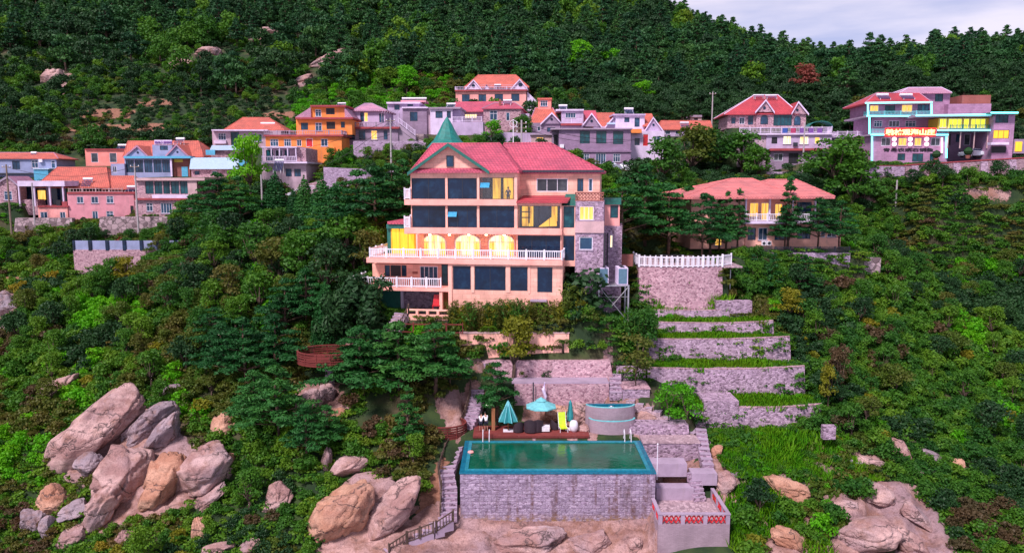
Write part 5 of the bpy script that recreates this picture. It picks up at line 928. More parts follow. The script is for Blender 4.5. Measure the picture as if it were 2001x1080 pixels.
for (n_, xa, xb, ya, yb, zt, zb), lb in zip(TER, labs):
    e = empty('terrace_wall', ((xa + xb) / 2, ya, zb - .6), 0, lb, 'terrace wall'); w2 = (xb - xa) / 2; h_ = zt - zb + .6; bt = .32; nseg = 10; m_ = MB()
    for k in range(nseg):
        u0, u1 = -w2 + 2 * w2 * k / nseg, -w2 + 2 * w2 * (k + 1) / nseg; f = lambda u: -.5 * (1 - (u / w2) ** 2) + .25; tz = lambda u: h_ + .18 * max(0, (u / w2)) ** 2
        m_.hull([(u0 * 1.015, f(u0) - bt, 0), (u1 * 1.015, f(u1) - bt, 0), (u1 * 1.015, 1.0, 0), (u0 * 1.015, 1.0, 0)], [(u0, f(u0), tz(u0)), (u1, f(u1), tz(u1)), (u1, 1.0 - .3, tz(u1)), (u0, 1.0 - .3, tz(u0))])
    m_.build('masonry', 'stone', e); m_ = MB()
    for k in range(nseg):
        u0, u1 = -w2 + 2 * w2 * k / nseg, -w2 + 2 * w2 * (k + 1) / nseg; f = lambda u: -.5 * (1 - (u / w2) ** 2) + .25
        m_.hull([(u0, f(u0) - .03, tz(u0)), (u1, f(u1) - .03, tz(u1)), (u1, f(u1) + .25, tz(u1)), (u0, f(u0) + .25, tz(u0))], [(u0, f(u0) - .03, tz(u0) + .07), (u1, f(u1) - .03, tz(u1) + .07), (u1, f(u1) + .25, tz(u1) + .07), (u0, f(u0) + .25, tz(u0) + .07)])
    m_.build('capping', 'stonepink', e)
wallbox('terrace_wall', 1376, 1444, 69.2, -20.4, -22.6, 'stone', 'raised stone block stepping up at the left end of the lowest terrace wall', 3.0, cat='terrace wall')
wallbox('terrace_wall', 1268, 1340, 70.6, -20.5, -22.8, 'stone', 'low stone wall below the bright green saplings', .5, cat='terrace wall', batter=.1)
wallbox('terrace_wall', 1400, 1470, 80.9, -12.9, -14.2, 'stone', 'small stone step wall at the right foot of the round bastion', 1.0, cat='terrace wall')
wallbox('retaining_wall', 1610, 1634, 65.5, -21.6, -22.8, 'stone', 'short stub of stone wall on the grass slope right of the terraces', .6)
def bastion():
    zt, zb = -9.42, -14.4; n = 16; X0, X1 = 13.75, 22.75; cx = (X0 + X1) / 2; w2 = (X1 - X0) / 2; e = empty('bastion', (cx, 82.6, zb), 0, 'tall curved pink stone bastion carrying the paved terrace and white balustrade', 'bastion'); m_ = MB()
    def row(s): return [(u * w2 * s[0] + s[2], -.9 * (1 - u * u) - s[1]) for u in np.linspace(-1, 1, n + 1)]
    B, T = row((1.0, .55, .1)), row((1, 0, 0))
    m_.hull([(*q, 0) for q in B] + [(w2 + .3, 3, 0), (-w2, 3, 0)], [(*q, zt - zb) for q in T] + [(w2, 3, zt - zb), (-w2, 3, zt - zb)]); m_.build('masonry', 'stonepink', e)
    MB().box(-w2, w2 + 2.2, .0, 12, zt - zb - .1, zt - zb + .06).build('paving', 'paving', e); m_ = MB()
    for k in range(n): rail_mesh(m_, T[k], T[k + 1], zt - zb + .06, zt - zb + 1.2, zt - zb + .06, zt - zb + 1.2, 2.2 if k % 4 == 0 else 9, .2)
    for k in range(0, n + 1, 4): m_.box(T[k][0] - .1, T[k][0] + .1, T[k][1] - .1, T[k][1] + .1, zt - zb, zt - zb + 1.35)
    rail_mesh(m_, T[-1], (T[-1][0] + 1.3, T[-1][1] + 1.2), zt - zb + .06, zt - zb + 1.3, zt - zb + .06, zt - zb + 1.3, 1.2, .2); rail_mesh(m_, T[0], (T[0][0], 4), zt - zb + .06, zt - zb + 1.2, zt - zb + .06, zt - zb + 1.2, 1.6, .22); m_.build('balustrade', 'white', e)
    MB().tube([(w2 + 1.2, 1.0, 2.2), (w2 + 1.2, 1.0, zt - zb)], .06, 6).build('post', 'metal', e)
bastion()
e = wallbox('retaining_wall', 1477, 1662, 95.6, -9.15, -12.4, 'stonelav', 'long grey stone wall with wire fence below the salmon-roofed villa', .6); m_ = MB(); x1 = abs(e.children[0].data.vertices[0].co.x)
rail_mesh(m_, (-x1 - 3, .3), (x1, .3), 3.26, 4.0, 3.26, 4.0, 1.8, .16, .03); m_.build('fence', 'darkframe', e)
wallbox('retaining_wall', 1655, 1722, 97, -9.9, -12.0, 'rubble', 'rough stone wall end with a concrete post right of the villa', .6)
# road wall at the right
a, b_ = P(1770, 323.5, 124.2), P(2070, 305, 122.5); d = b_ - a; e = empty('retaining_wall', a, math.degrees(math.atan2(d.y, d.x)), 'long pink stone road wall with buttresses below the parked cars at the right', 'wall'); Ln = math.hypot(d.x, d.y); dz = d.z
MB().hull([(0, -.5, -4), (Ln, -.5, -4), (Ln, .5, -4), (0, .5, -4)], [(0, 0, 0), (Ln, 0, dz), (Ln, .5, dz), (0, .5, 0)]).build('masonry', 'stonedark', e); MB().hull([(0, -.12, 0), (Ln, -.12, dz), (Ln, .6, dz), (0, .6, 0)], [(0, -.12, .16), (Ln, -.12, dz + .16), (Ln, .6, dz + .16), (0, .6, .16)]).build('capping', 'trimred', e)
for px in (1787, 1831, 1869, 1922.6, 1978): u = (px - 1770) / 300 * Ln; MB().hull([(u - .8, -1.5, -4.2), (u + .8, -1.5, -4.2), (u + .6, 0, -4.2), (u - .6, 0, -4.2)], [(u - .5, -.35, dz * u / Ln - .1), (u + .5, -.35, dz * u / Ln - .1), (u + .5, 0, dz * u / Ln - .1), (u - .5, 0, dz * u / Ln - .1)]).build('buttress', 'stone', e)
wallbox('retaining_wall', 1684, 1772, 124.4, 2.1, -.6, 'stonelav', 'grey and pink stone wall in front of the neon hotel, left of the buttressed wall', .8, cap='trimred'); wallbox('retaining_wall', 1500, 1630, 129.0, 1.2, -2.5, 'stonelav', 'lilac stone wall below the white terrace of the red-roofed villa', .8)
wallbox('retaining_wall', 1170, 1250, 130.8, 1.2, -3, 'stonelav', 'lilac stone wall right below the two parked cars', .6); wallbox('retaining_wall', 632, 812, 112, 1.7, -4.5, 'stonelav', 'broad lilac concrete wall behind the dark pines left of the guest house', .8, top=(.0, -.6))
wallbox('retaining_wall', 690, 835, 126, 6.0, .5, 'stonelav', 'upper lilac wall with cables across it below the grey stone house', .8, top=(.1, .1)); wallbox('retaining_wall', 600, 700, 121, 1.0, -3.4, 'stonepink', 'pinkish ramp wall under the shrubs below the orange guest house', 2, top=(-1.8, .6))
wallbox('retaining_wall', 512, 640, 117.4, -1.9, -6, 'cream', 'pale ramp wall rising behind the row of cypresses', .6, top=(-1.2, 1.4)); wallbox('retaining_wall', 195, 404, 121, -5.9, -10.4, 'rubble', 'rough rubble retaining wall below the stone house with glazed upper floor', 1.2, batter=.4)
wallbox('retaining_wall', 30, 140, 125.5, -6.3, -9.5, 'rubble', 'rubble bank wall at the far left under the small stone cottage', 1.0, batter=.4)
e = wallbox('enclosure_wall', 143, 377, 106, -9.7, -14.4, 'stonepink', 'pink masonry wall topped with blue-grey panels and dark posts in the left shrubs', .4); w2 = abs(e.children[0].data.vertices[0].co.x); MB().box(-w2, w2, .1, .22, 4.7, 5.95).build('panel', 'bluegrey', e)
for k in range(8): u = -w2 + 2 * w2 * k / 7; MB().box(max(-w2, u - .22), min(w2, u + .22), -.06, .3, 4.6, 6.0).build('post', 'glass', e)
wallbox('retaining_wall', 940, 1090, 142.5, 8.6, 4.5, 'whitewall', 'lilac rendered wall under the long pink roof behind the turret', .6, top=(.0, -.4))
# lower right: ledges, slab seats, brick look-out
wallbox('stone_ledge', 1257, 1368, 64.6, -22.85, -24.4, 'stone', 'rough upper stone ledge at the right end of the pool', 2.0, cat='ledge', cap='paving'); wallbox('stone_ledge', 1270, 1343, 61.2, -23.4, -24.5, 'concrete', 'pale concrete slab ledge above the big boulder', 1.5, cat='ledge'); wallbox('stone_ledge', 1283, 1356, 59.9, -24.95, -26.0, 'concrete', 'pale concrete slab ledge under the big boulder', 1.1, cat='ledge')
wallbox('stone_ledge', 1352, 1402, 60.6, -24.0, -25.0, 'concrete', 'small square concrete landing beside the lower steps', 1.3, cat='ledge'); wallbox('stone_ledge', 1230, 1345, 66.9, -21.9, -23.4, 'stone', 'dry stone bank wall between planter path and pool ledges', 1.5, cat='ledge', batter=.15)
def lookout():
    Y0, Y1 = 55.5, 60.4; x0 = P(1287, 1003, Y0).x; x1 = P(1427, 1003, Y0).x - .0; zt = P(1350, 1003, Y0).z; e = empty('lookout_terrace', ((x0 + x1) / 2, Y0, ZB), 0, 'grey brick look-out box with red lattice parapet at the bottom right', 'terrace'); w2 = (x1 - x0) / 2; h_ = zt - ZB
    MB().box(-w2, w2, 0, .3, -6, 0).box(-w2, -w2 + .3, .3, Y1 - Y0, -6, 0).box(w2 - .3, w2, .3, Y1 - Y0, -6, 0).build('brick_wall', 'brickgrey', e); MB().box(-w2 + .3, w2 - .3, .3, Y1 - Y0, -.3, .02).build('floor', 'paving', e)
    m_ = MB(); m_.box(-w2 - .04, w2 + .04, -.04, .28, h_ - .1, h_); m_.box(-w2 - .04, -w2 + .24, .28, Y1 - Y0, h_ - .1, h_); m_.box(w2 - .24, w2 + .04, .28, Y1 - Y0, h_ - .1, h_)
    for k in range(4): u = -w2 + (2 * w2 - .3) * k / 3; m_.box(u, u + .3, 0, .24, .0, h_ - .1)
    for k in range(1, 4): v = (Y1 - Y0) * k / 3 - .3; [m_.box(u, u + .22, v, v + .3, 0, h_ - .1) for u in (-w2, w2 - .22)]
    m_.build('parapet', 'concrete', e); m_ = MB()
    def lat(p, q, n):
        p, q = Vector(p), Vector(q); st = (q - p) / n
        for k in range(n):
            for s_ in (0, 1):
                a_, c_ = p + st * k, p + st * (k + 1); za, zc_ = (.08, h_ - .16) if s_ == 0 else (h_ - .16, .08)
                m_.tube([(a_.x, a_.y, za), (c_.x, c_.y, zc_)], .055, 4)
    sg = (2 * w2 - .3) / 3
    for k in range(3): lat((-w2 + .3 + sg * k, .12, 0), (-w2 + sg * (k + 1), .12, 0), 4)
    for u in (-w2 + .1, w2 - .1): lat((u, .3, 0), (u, Y1 - Y0 - .1, 0), 12)
    m_.build('lattice', 'redpaint', e)
lookout()
def stairs(name, pts, width, label, mat='paving', rail=None, rise=.24):
    """flight of solid steps along a list of world points"""
    pts = [Vector(p) for p in pts]; e = empty(name, pts[0], 0, label, 'stairs'); m_ = MB(); tr_ = MB(); o_ = pts[0]
    for a_, b_ in zip(pts, pts[1:]):
        d_ = b_ - a_; n = max(2, round(max(abs(d_.z) / rise, math.hypot(d_.x, d_.y) / .8))); h2 = Vector((d_.x, d_.y, 0)); h2.normalize() if h2.length else None; sd_ = Vector((-h2.y, h2.x, 0)) * width / 2
        for k in range(n):
            p0, p1 = a_ + d_ * (k / n) - o_, a_ + d_ * ((k + 1) / n) - o_; z = max(p0.z, p1.z); q = [p0 - sd_, p0 + sd_, p1 + sd_, p1 - sd_]
            m_.hull([(v.x, v.y, z - .75) for v in q], [(v.x, v.y, z) for v in q]); lo = q if p0.z < p1.z else q[2:] + q[:2]; f_ = [v.lerp(w_, -.04) for v, w_ in zip(lo, (lo[3], lo[2], lo[1], lo[0]))]; bk = [lo[3].lerp(lo[0], .30), lo[2].lerp(lo[1], .30)]
            tr_.hull([(v.x, v.y, z + .003) for v in (f_[0], f_[1], bk[1], bk[0])], [(v.x, v.y, z + .05) for v in (f_[0], f_[1], bk[1], bk[0])])
    m_.build('steps', mat, e); tr_.build('treads', 'concrete', e)
    if rail:
        r_ = MB()
        for sgn in rail:
            for a_, b_ in zip(pts, pts[1:]):
                d_ = b_ - a_; h2 = Vector((d_.x, d_.y, 0)).normalized(); off = Vector((-h2.y, h2.x, 0)) * width / 2 * sgn; p0, p1 = a_ - o_ + off, b_ - o_ + off
                rail_mesh(r_, p0, p1, p0.z, p0.z + .95, p1.z, p1.z + .95, 1.3, .25, .05)
        r_.build('handrail', 'bark', e)
    return e
stairs('stone_stairs', [P(1202, 728, 73.6), P(1203, 772, 70.2)], 1.15, 'short flight of grey stone steps between the concrete ledge and the square planter', 'stone')
stairs('stone_stairs', [P(933, 742, 72.6), P(932, 780, 70.6), P(922, 815, 69.2), P(905, 850, 67.8), P(884, 888, 65.0), P(872, 925, 61.9), P(878, 960, 60.0), P(877, 1008, 58.0)], 1.3, 'long winding stone stair down the left side of the pool', 'stone', (-1,))
stairs('stone_path', [P(880, 1012, 57.9), P(845, 1035, 57.1), P(790, 1055, 56.4), P(752, 1080, 55.4)], 1.2, 'pale concrete path with wire railing winding down left of the pool wall', 'concrete', (1,), .3)
stairs('stone_stairs', [P(1369, 836, 67.6), P(1376, 882, 64.0), P(1384, 912, 61.9)], .95, 'upper flight of grey stone steps right of the pool beside the lawn', 'stone')
stairs('stone_stairs', [P(1354, 922, 61.2), P(1368, 978, 59.6)], 1.0, 'lower flight of stone steps ending in the look-out terrace', 'stone')
stairs('stone_path', [P(1395, 866, 66.4), P(1330, 832, 68.6), P(1275, 800, 69.7), P(1225, 778, 70.4)], 1.3, 'pinkish stone path running from the steps past the saplings to the tub', 'paving', None, .4)
stairs('stone_path', [hit(1612, 884), hit(1665, 903), hit(1718, 910)], .8, 'thin pale footpath across the rocks right of the lawn', 'concrete', None, .5)
stairs('stone_stairs', [P(786, 612, 74.6), P(770, 642, 73.2), P(744, 668, 72.0)], 1.5, 'grey stone stair with dark railing below the left corner of the guest house', 'paving', (1,))
def railrun(name, pts, mat, label, h_=1.0, cat='fence'):
    pts = [Vector(p) for p in pts]; e = empty(name, pts[0], 0, label, cat); m_ = MB()
    for a_, b_ in zip(pts, pts[1:]): rail_mesh(m_, a_ - pts[0], b_ - pts[0], (a_ - pts[0]).z, (a_ - pts[0]).z + h_, (b_ - pts[0]).z, (b_ - pts[0]).z + h_, 1.6, 0, .08)
    m_.build('rails', mat, e)
railrun('wooden_fence', [P(772, 664, 72.6), P(776, 650, 73), P(840, 652, 73), P(905, 652, 72.8)], 'deckwood', 'dark brown rail fence in front of the peach planter wall')
def ringdeck(px, py, Y, R, label, a0=0, a1=2 * math.pi, ry=.75, h_=1.0):
    c = P(px, py, Y); e = empty('ring_deck', c, 0, label, 'deck'); n = 28; ang = np.linspace(a0, a1, n + 1); m_ = MB(); full = [(R * math.cos(a), R * ry * math.sin(a)) for a in np.linspace(0, 2 * math.pi, 25)[:-1]]
    MB().hull([(*q, -.15) for q in full], [(*q, .05) for q in full]).build('floor', 'deckwood', e); MB().lathe([(.5, -4), (.4, -.2)], 8).build('support', 'concrete', e)
    for k in range(n):
        p, q = (R * math.cos(ang[k]), R * ry * math.sin(ang[k])), (R * math.cos(ang[k + 1]), R * ry * math.sin(ang[k + 1]))
        for z in (.08, .3, .52, .74, .95):
            w_ = .09 if z < .9 else .14; i = Vector((*p, 0)).normalized() * w_; j = Vector((*q, 0)).normalized() * w_
            m_.hull([(p[0], p[1], z), (q[0], q[1], z), (q[0] - j.x, q[1] - j.y, z), (p[0] - i.x, p[1] - i.y, z)], [(p[0], p[1], z + .13), (q[0], q[1], z + .13), (q[0] - j.x, q[1] - j.y, z + .13), (p[0] - i.x, p[1] - i.y, z + .13)])
        if k % 2 == 0: m_.tube([(p[0] * .98, p[1] * .98, -.1), (p[0] * .98, p[1] * .98, 1.05)], .07, 5)
    m_.build('railing', 'deckwood', e); KEEP.append((c.x, c.y, R, R * ry, 0)); return c
c1 = ringdeck(643, 704, 71.5, 3.0, 'round red timber viewing deck with slatted railing among the trees on the left')
c2 = ringdeck(868, 846, 67.6, 2.05, 'curved dark red timber deck just left of the pool stairs', ry=.8); c3 = ringdeck(748, 838, 68.2, 1.8, 'dark red timber deck half hidden under the pine trees left of the pool')
PADS.append((c2.x, c2.y, 1.5, 1.2, 0, c2.z - .25, 1.2)); PADS.append((c3.x, c3.y, 1.4, 1.2, 0, c3.z - .3, 1.2)); PADS.append((c1.x, c1.y, 2, 1.5, 0, c1.z - 2.4, 1.6))
# ------------------------------------------------------------------ pool furniture
ZD = -22.64
def at(px, Y, z=ZD): return Vector(((px - CX) / F * (Y * cp - z * sp), Y, z))
def parasol(px, Y, label, kind):
    e = empty('parasol', at(px, Y), 0, label, 'parasol'); MB().box(-.45, .45, -.35, .35, 0, .09).build('base', 'white', e); MB().tube([(0, 0, .09), (0, 0, 2.75)], .035, 8).build('pole', 'woodbrown', e)
    if kind == 'open':
        m_ = MB(); n = 8; R1 = 1.45
        for k in range(n):
            a0, a1 = 2 * math.pi * (k + .5) / n, 2 * math.pi * (k + 1.5) / n; c0, s0, c1_, s1 = math.cos(a0), math.sin(a0), math.cos(a1), math.sin(a1)
            m_.poly([(R1 * c0, R1 * s0, 2.05), (R1 * c1_, R1 * s1, 2.05), (.32 * c1_, .32 * s1, 2.58), (.32 * c0, .32 * s0, 2.58)]); m_.poly([(R1 * c0, R1 * s0, 1.95), (R1 * c1_, R1 * s1, 1.95), (R1 * c1_, R1 * s1, 2.05), (R1 * c0, R1 * s0, 2.05)])
            m_.poly([(.52 * c0, .52 * s0, 2.56), (.52 * c1_, .52 * s1, 2.56), (0, 0, 2.9)])
        m_.build('canopy', 'tealcloth', e)
    elif kind == 'half':
        m_ = MB(); n = 16
        for k in range(n):
            a0, a1 = 2 * math.pi * k / n, 2 * math.pi * (k + 1) / n; r0, r1 = (.95 if k % 2 else .62), (.62 if k % 2 else .95)
            m_.poly([(r0 * math.cos(a0), r0 * math.sin(a0), .95), (r1 * math.cos(a1), r1 * math.sin(a1), .95), (.05 * math.cos(a1), .05 * math.sin(a1), 2.75), (.05 * math.cos(a0), .05 * math.sin(a0), 2.75)])
        cn = m_.build('canopy', 'tealdark', e); m_ = MB()
        for k in range(0, n, 2): a0 = 2 * math.pi * (k + 1) / n; m_.tube([(.9 * math.cos(a0), .9 * math.sin(a0), .98), (.06 * math.cos(a0), .06 * math.sin(a0), 2.72)], .045, 4)
        m_.build('rib_band', 'tealcloth', cn); MB().lathe([(.2, 2.3), (.16, 2.5), (.02, 2.85)], 10).build('cap', 'tealcloth', cn)
    else:
        m_ = MB(); n = 10; base = [(.06, .7), (.26, .9), (.30, 1.3), (.22, 1.9), (.15, 2.5), (.04, 2.75)]
        m_.lathe(base, n).build('canopy', 'tealdark', e); MB().tube([(-.2, -.2, 1.0), (-.14, -.16, 2.5)], .03, 4).build('strap', 'blackish', e)
parasol(993, 67.4, 'half-closed striped teal parasol on a white base, left of the wicker chairs', 'half'); parasol(1057, 68.3, 'open pale teal two-tier parasol over the wicker chairs', 'open'); parasol(1114, 67.8, 'tightly closed dark teal parasol beside the lime lounger', 'closed')
def wicker(px, Y, s_, yaw, label, grp=None):
    e = empty('wicker_chair', at(px, Y), yaw, label, 'chair', grp); e.scale = (s_,) * 3; n = 14; m_ = MB()
    for k in range(n):
        a0, a1 = math.pi * (-.15 + 1.3 * k / n), math.pi * (-.15 + 1.3 * (k + 1) / n); z0, z1 = .62 + .42 * math.sin(max(0, min(math.pi, a0))), .62 + .42 * math.sin(max(0, min(math.pi, a1)))
        p, q = (.48 * math.cos(a0), .42 * math.sin(a0)), (.48 * math.cos(a1), .42 * math.sin(a1)); m_.hull([(*p, .08), (*q, .08), (q[0] * .84, q[1] * .84, .08), (p[0] * .84, p[1] * .84, .08)], [(p[0] * 1.05, p[1] * 1.05, z0), (q[0] * 1.05, q[1] * 1.05, z1), (q[0] * .9, q[1] * .9, z1), (p[0] * .9, p[1] * .9, z0)])
    m_.build('back_shell', 'wicker', e); MB().lathe([(.36, .08), (.40, .25), (.39, .38), (.33, .44)], 14).build('seat', 'wicker', e)
    for dx, dy in ((-.28, -.26), (.28, -.26), (-.28, .26), (.28, .26)): MB().tube([(dx, dy, 0), (dx * .9, dy * .9, .1)], .03, 5).build('leg', 'blackish', e)
wicker(1013, 67.1, 1.0, 200, 'small dark wicker tub chair nearest the half-closed parasol'); wicker(1037, 67.0, 1.25, 170, 'large dark wicker chair with its high back to the pool, left of the centre pair'); wicker(1049, 67.2, 1.2, 190, 'large dark wicker chair touching the small white table'); wicker(1084, 67.9, .9, 120, 'dark wicker chair between the white table and lime lounger')
e = empty('side_table', at(1065, 67.2), 0, 'small low table with a white cloth front between the wicker chairs', 'table'); MB().box(-.42, .42, -.3, .3, .5, .55).build('table_top', 'white', e); MB().box(-.4, .4, -.29, -.27, .1, .5).build('cloth', 'shirt', e)
for dx in (-.36, .36):
    for dy in (-.2, .26): MB().box(dx - .03, dx + .03, dy, dy + .05, 0, .5).build('leg', 'blackish', e)
e = empty('sun_lounger', at(1100, 67.4), 8, 'lime green folding lounger standing upright by the closed parasol', 'lounger'); MB().hull([(-.32, .2, .35), (.32, .2, .35), (.32, .26, .35), (-.32, .26, .35)], [(-.32, .6, 1.55), (.32, .6, 1.55), (.32, .66, 1.55), (-.32, .66, 1.55)]).build('backrest', 'yellowgreen', e); MB().box(-.32, .32, -.5, .25, .33, .4).build('seat', 'yellowgreen', e)
for dx in (-.35, .35): MB().tube([(dx, -.5, 0), (dx, -.5, .38), (dx, .22, .38), (dx, .68, 1.6)], .03, 5).tube([(dx, .35, 0), (dx, .1, .6)], .03, 5).build('frame', 'white', e)
e = empty('round_tank', at(1121, 67.2), 0, 'white rounded urn standing at the right end of the pool deck', 'urn'); MB().lathe([(.22, 0), (.34, .2), (.4, .5), (.36, .85), (.24, 1.02), (.05, 1.05)], 18).build('body', 'white', e, smooth=True)
e = empty('timber_post', at(964, 67.6), 0, 'thick reddish timber post with a lamp head left of the parasols', 'post'); MB().box(-.16, .16, -.16, .16, 0, 2.05).build('post', 'woodbrown', e); MB().tube([(.0, 0, 2.0), (-.5, 0, 2.3)], .03, 5).build('arm', 'darkframe', e); MB().lathe([(.04, -.1), (.13, 0), (.1, .1), (.02, .14)], 8, (-.55, 0, 2.25)).build('lamp', 'lampwhite', e)
e = empty('driftwood_pole', P(1064, 795, 70.4), 0, 'pale crooked driftwood pole against the pink stone wall', 'pole'); MB().tube([(0, 0, -.3), (.1, 0, 1.0), (-.12, 0, 1.7), (.02, 0, 2.4)], [.16, .14, .17, .08], 7).build('trunk', 'palewhite', e)
e = empty('dark_pole', P(1042, 782, 70.5), 0, 'thin dark pole against the pink stone wall left of the driftwood', 'pole'); MB().tube([(0, 0, -.3), (0, 0, 1.75)], .06, 6).build('shaft', 'darkframe', e)
o = MB().lathe([(.02, -.1), (.22, -.06), (.28, .02), (.2, .1), (.02, .13)], 14).build('pool_float', 'salmon', None, smooth=True, loc=PZ(920, 883, PZ0 + .05)); tag(o, 'round salmon float drifting at the left corner of the pool', 'float')
e = empty('lamp_post', PZ(1278, 918, -23.1), 0, 'thin white post at the front right corner of the pool', 'post'); MB().tube([(.25, 0, -.8), (.25, 0, 2.1)], .03, 6).build('shaft', 'white', e); MB().lathe([(.03, 2.1), (.07, 2.16), (.03, 2.24)], 8, (.25, 0, 0)).build('lamp', 'white', e)
e = empty('garden_chair', P(852, 606, 76.7), 0, 'bright red garden chair in the stone-walled porch under the balcony', 'chair'); MB().box(-.4, .4, 0, .6, .4, .5).build('seat', 'redpaint', e); MB().hull([(-.4, .55, .45), (.4, .55, .45), (.4, .62, .45), (-.4, .62, .45)], [(-.25, .75, 1.5), (.5, .75, 1.5), (.5, .82, 1.5), (-.25, .82, 1.5)]).build('backrest', 'redpaint', e)
for dx in (-.34, .34):
    for dy in (.05, .5): MB().box(dx - .03, dx + .03, dy, dy + .06, 0, .4).build('leg', 'redpaint', e)
# cable spools of white stone seats left of the concrete ledge
for px, py, lb in ((893, 704, 'left'), (956, 712, 'right')):
    c = P(px, py, 73.0); e = empty('curved_bench', c, 0, 'curved grey stone garden bench, %s one of the two above the pool stairs' % lb, 'bench'); m_ = MB()
    for k in range(8):
        a0, a1 = math.pi * (1.15 + .7 * k / 8), math.pi * (1.15 + .7 * (k + 1) / 8); m_.hull([(1.6 * math.cos(a0), 1.2 * math.sin(a0) + 1.2, -.6), (1.6 * math.cos(a1), 1.2 * math.sin(a1) + 1.2, -.6), (1.2 * math.cos(a1), .9 * math.sin(a1) + 1.2, -.6), (1.2 * math.cos(a0), .9 * math.sin(a0) + 1.2, -.6)], [(1.6 * math.cos(a0), 1.2 * math.sin(a0) + 1.2, .1), (1.6 * math.cos(a1), 1.2 * math.sin(a1) + 1.2, .1), (1.2 * math.cos(a1), .9 * math.sin(a1) + 1.2, .1), (1.2 * math.cos(a0), .9 * math.sin(a0) + 1.2, .1)])
    m_.build('seat', 'stonelav', e)
# air conditioning stand
def acstand():
    Y0 = 76.4; zp = P(1205, 557, Y0).z; x0 = P(1169, 557, Y0).x; x1 = P(1230, 557, Y0).x; e = empty('equipment_stand', ((x0 + x1) / 2, Y0, zp - 3.7), 0, 'tall steel frame stand with cross bracing beside the guest house', 'stand'); w2 = (x1 - x0) / 2; zt = 3.7; D_ = 2.4
    MB().box(-w2, w2, 0, D_, zt - .12, zt).build('platform', 'metal', e)
    for dx in (-w2 + .08, w2 - .08):
        for dy in (.08, D_ - .08): MB().box(dx - .07, dx + .07, dy - .07, dy + .07, -.6, zt - .12).build('leg', 'metal', e)
    MB().tube([(-w2 + .1, .06, zt - .2), (w2 - .1, .06, 0)], .05, 4).tube([(w2 - .1, .06, zt - .2), (-w2 + .1, .06, 0)], .05, 4).tube([(w2, .1, zt - .3), (w2, D_ - .1, 1.2)], .05, 4).tube([(-w2, .1, 2.5), (w2, .1, 2.5)], .03, 4).build('cross_brace', 'metal', e)
    MB().tube([(-w2, .3, zt + .1), (-w2 - 2.6, .3, zt + .1)], .05, 5).build('pipe', 'white', e); c0 = e.location + Vector((0, 0, zt))
    k = 0
    for ix, ux in enumerate((-w2 + .45, w2 - .75)):
        for iy in range(3):
            k += 1; lb = '%s outdoor unit of the %s row on the steel stand' % (('front', 'middle', 'rearmost')[iy], ('left', 'right')[ix]); u = empty('air_conditioner', c0 + Vector((ux + .05, .1 + iy * .78, 0)), 0, 'pale blue-fronted ' + lb, 'air conditioner')
            MB().box(-.48, .55, .0, .5, .02, 1.75).build('casing', 'palewhite', u); MB().box(-.4, .45, -.03, 0, .12, 1.65).build('grille', 'acblue', u)
            MB().lathe([(.22, 1.75), (.26, 1.8), (.1, 1.83)], 12, (.03, .25, 0)).build('fan', 'darkframe', u)
acstand()
e = empty('board_gate', P(1220, 520, 82.5), 0, 'dark red board gate behind the steel equipment stand', 'gate'); MB().box(-.9, .9, 0, .08, 0, 1.3).build('boards', 'brickred', e); MB().box(-1, -.9, -.02, .1, 0, 1.4).box(.9, 1.0, -.02, .1, 0, 1.4).build('posts_frame', 'bark', e)
# terrace furniture on the bastion
for k, (px, lb) in enumerate(((1296, 'left'), (1312, 'middle'), (1327, 'right'))):
    e = empty('dining_table', at(px, 87, -9.33), 0, 'dark outdoor table on the bastion terrace, %s of the three' % lb, 'table'); MB().box(-.5, .5, -.4, .4, .7, .76).build('table_top', 'blackish', e)
    for dx in (-.4, .4):
        for dy in (-.3, .3): MB().box(dx - .03, dx + .03, dy - .03, dy + .03, 0, .7).build('leg', 'blackish', e)
    e = empty('outdoor_chair', at(px + 3, 86, -9.33), 0, 'dark outdoor chair in front of the %s table on the bastion terrace' % lb, 'chair'); MB().box(-.25, .25, -.25, .25, .4, .46).build('seat', 'blackish', e); MB().box(-.25, .25, -.28, -.24, .4, .95).build('backrest', 'blackish', e)
    for dx in (-.2, .2):
        for dy in (-.2, .2): MB().box(dx - .02, dx + .02, dy - .02, dy + .02, 0, .4).build('leg', 'blackish', e)

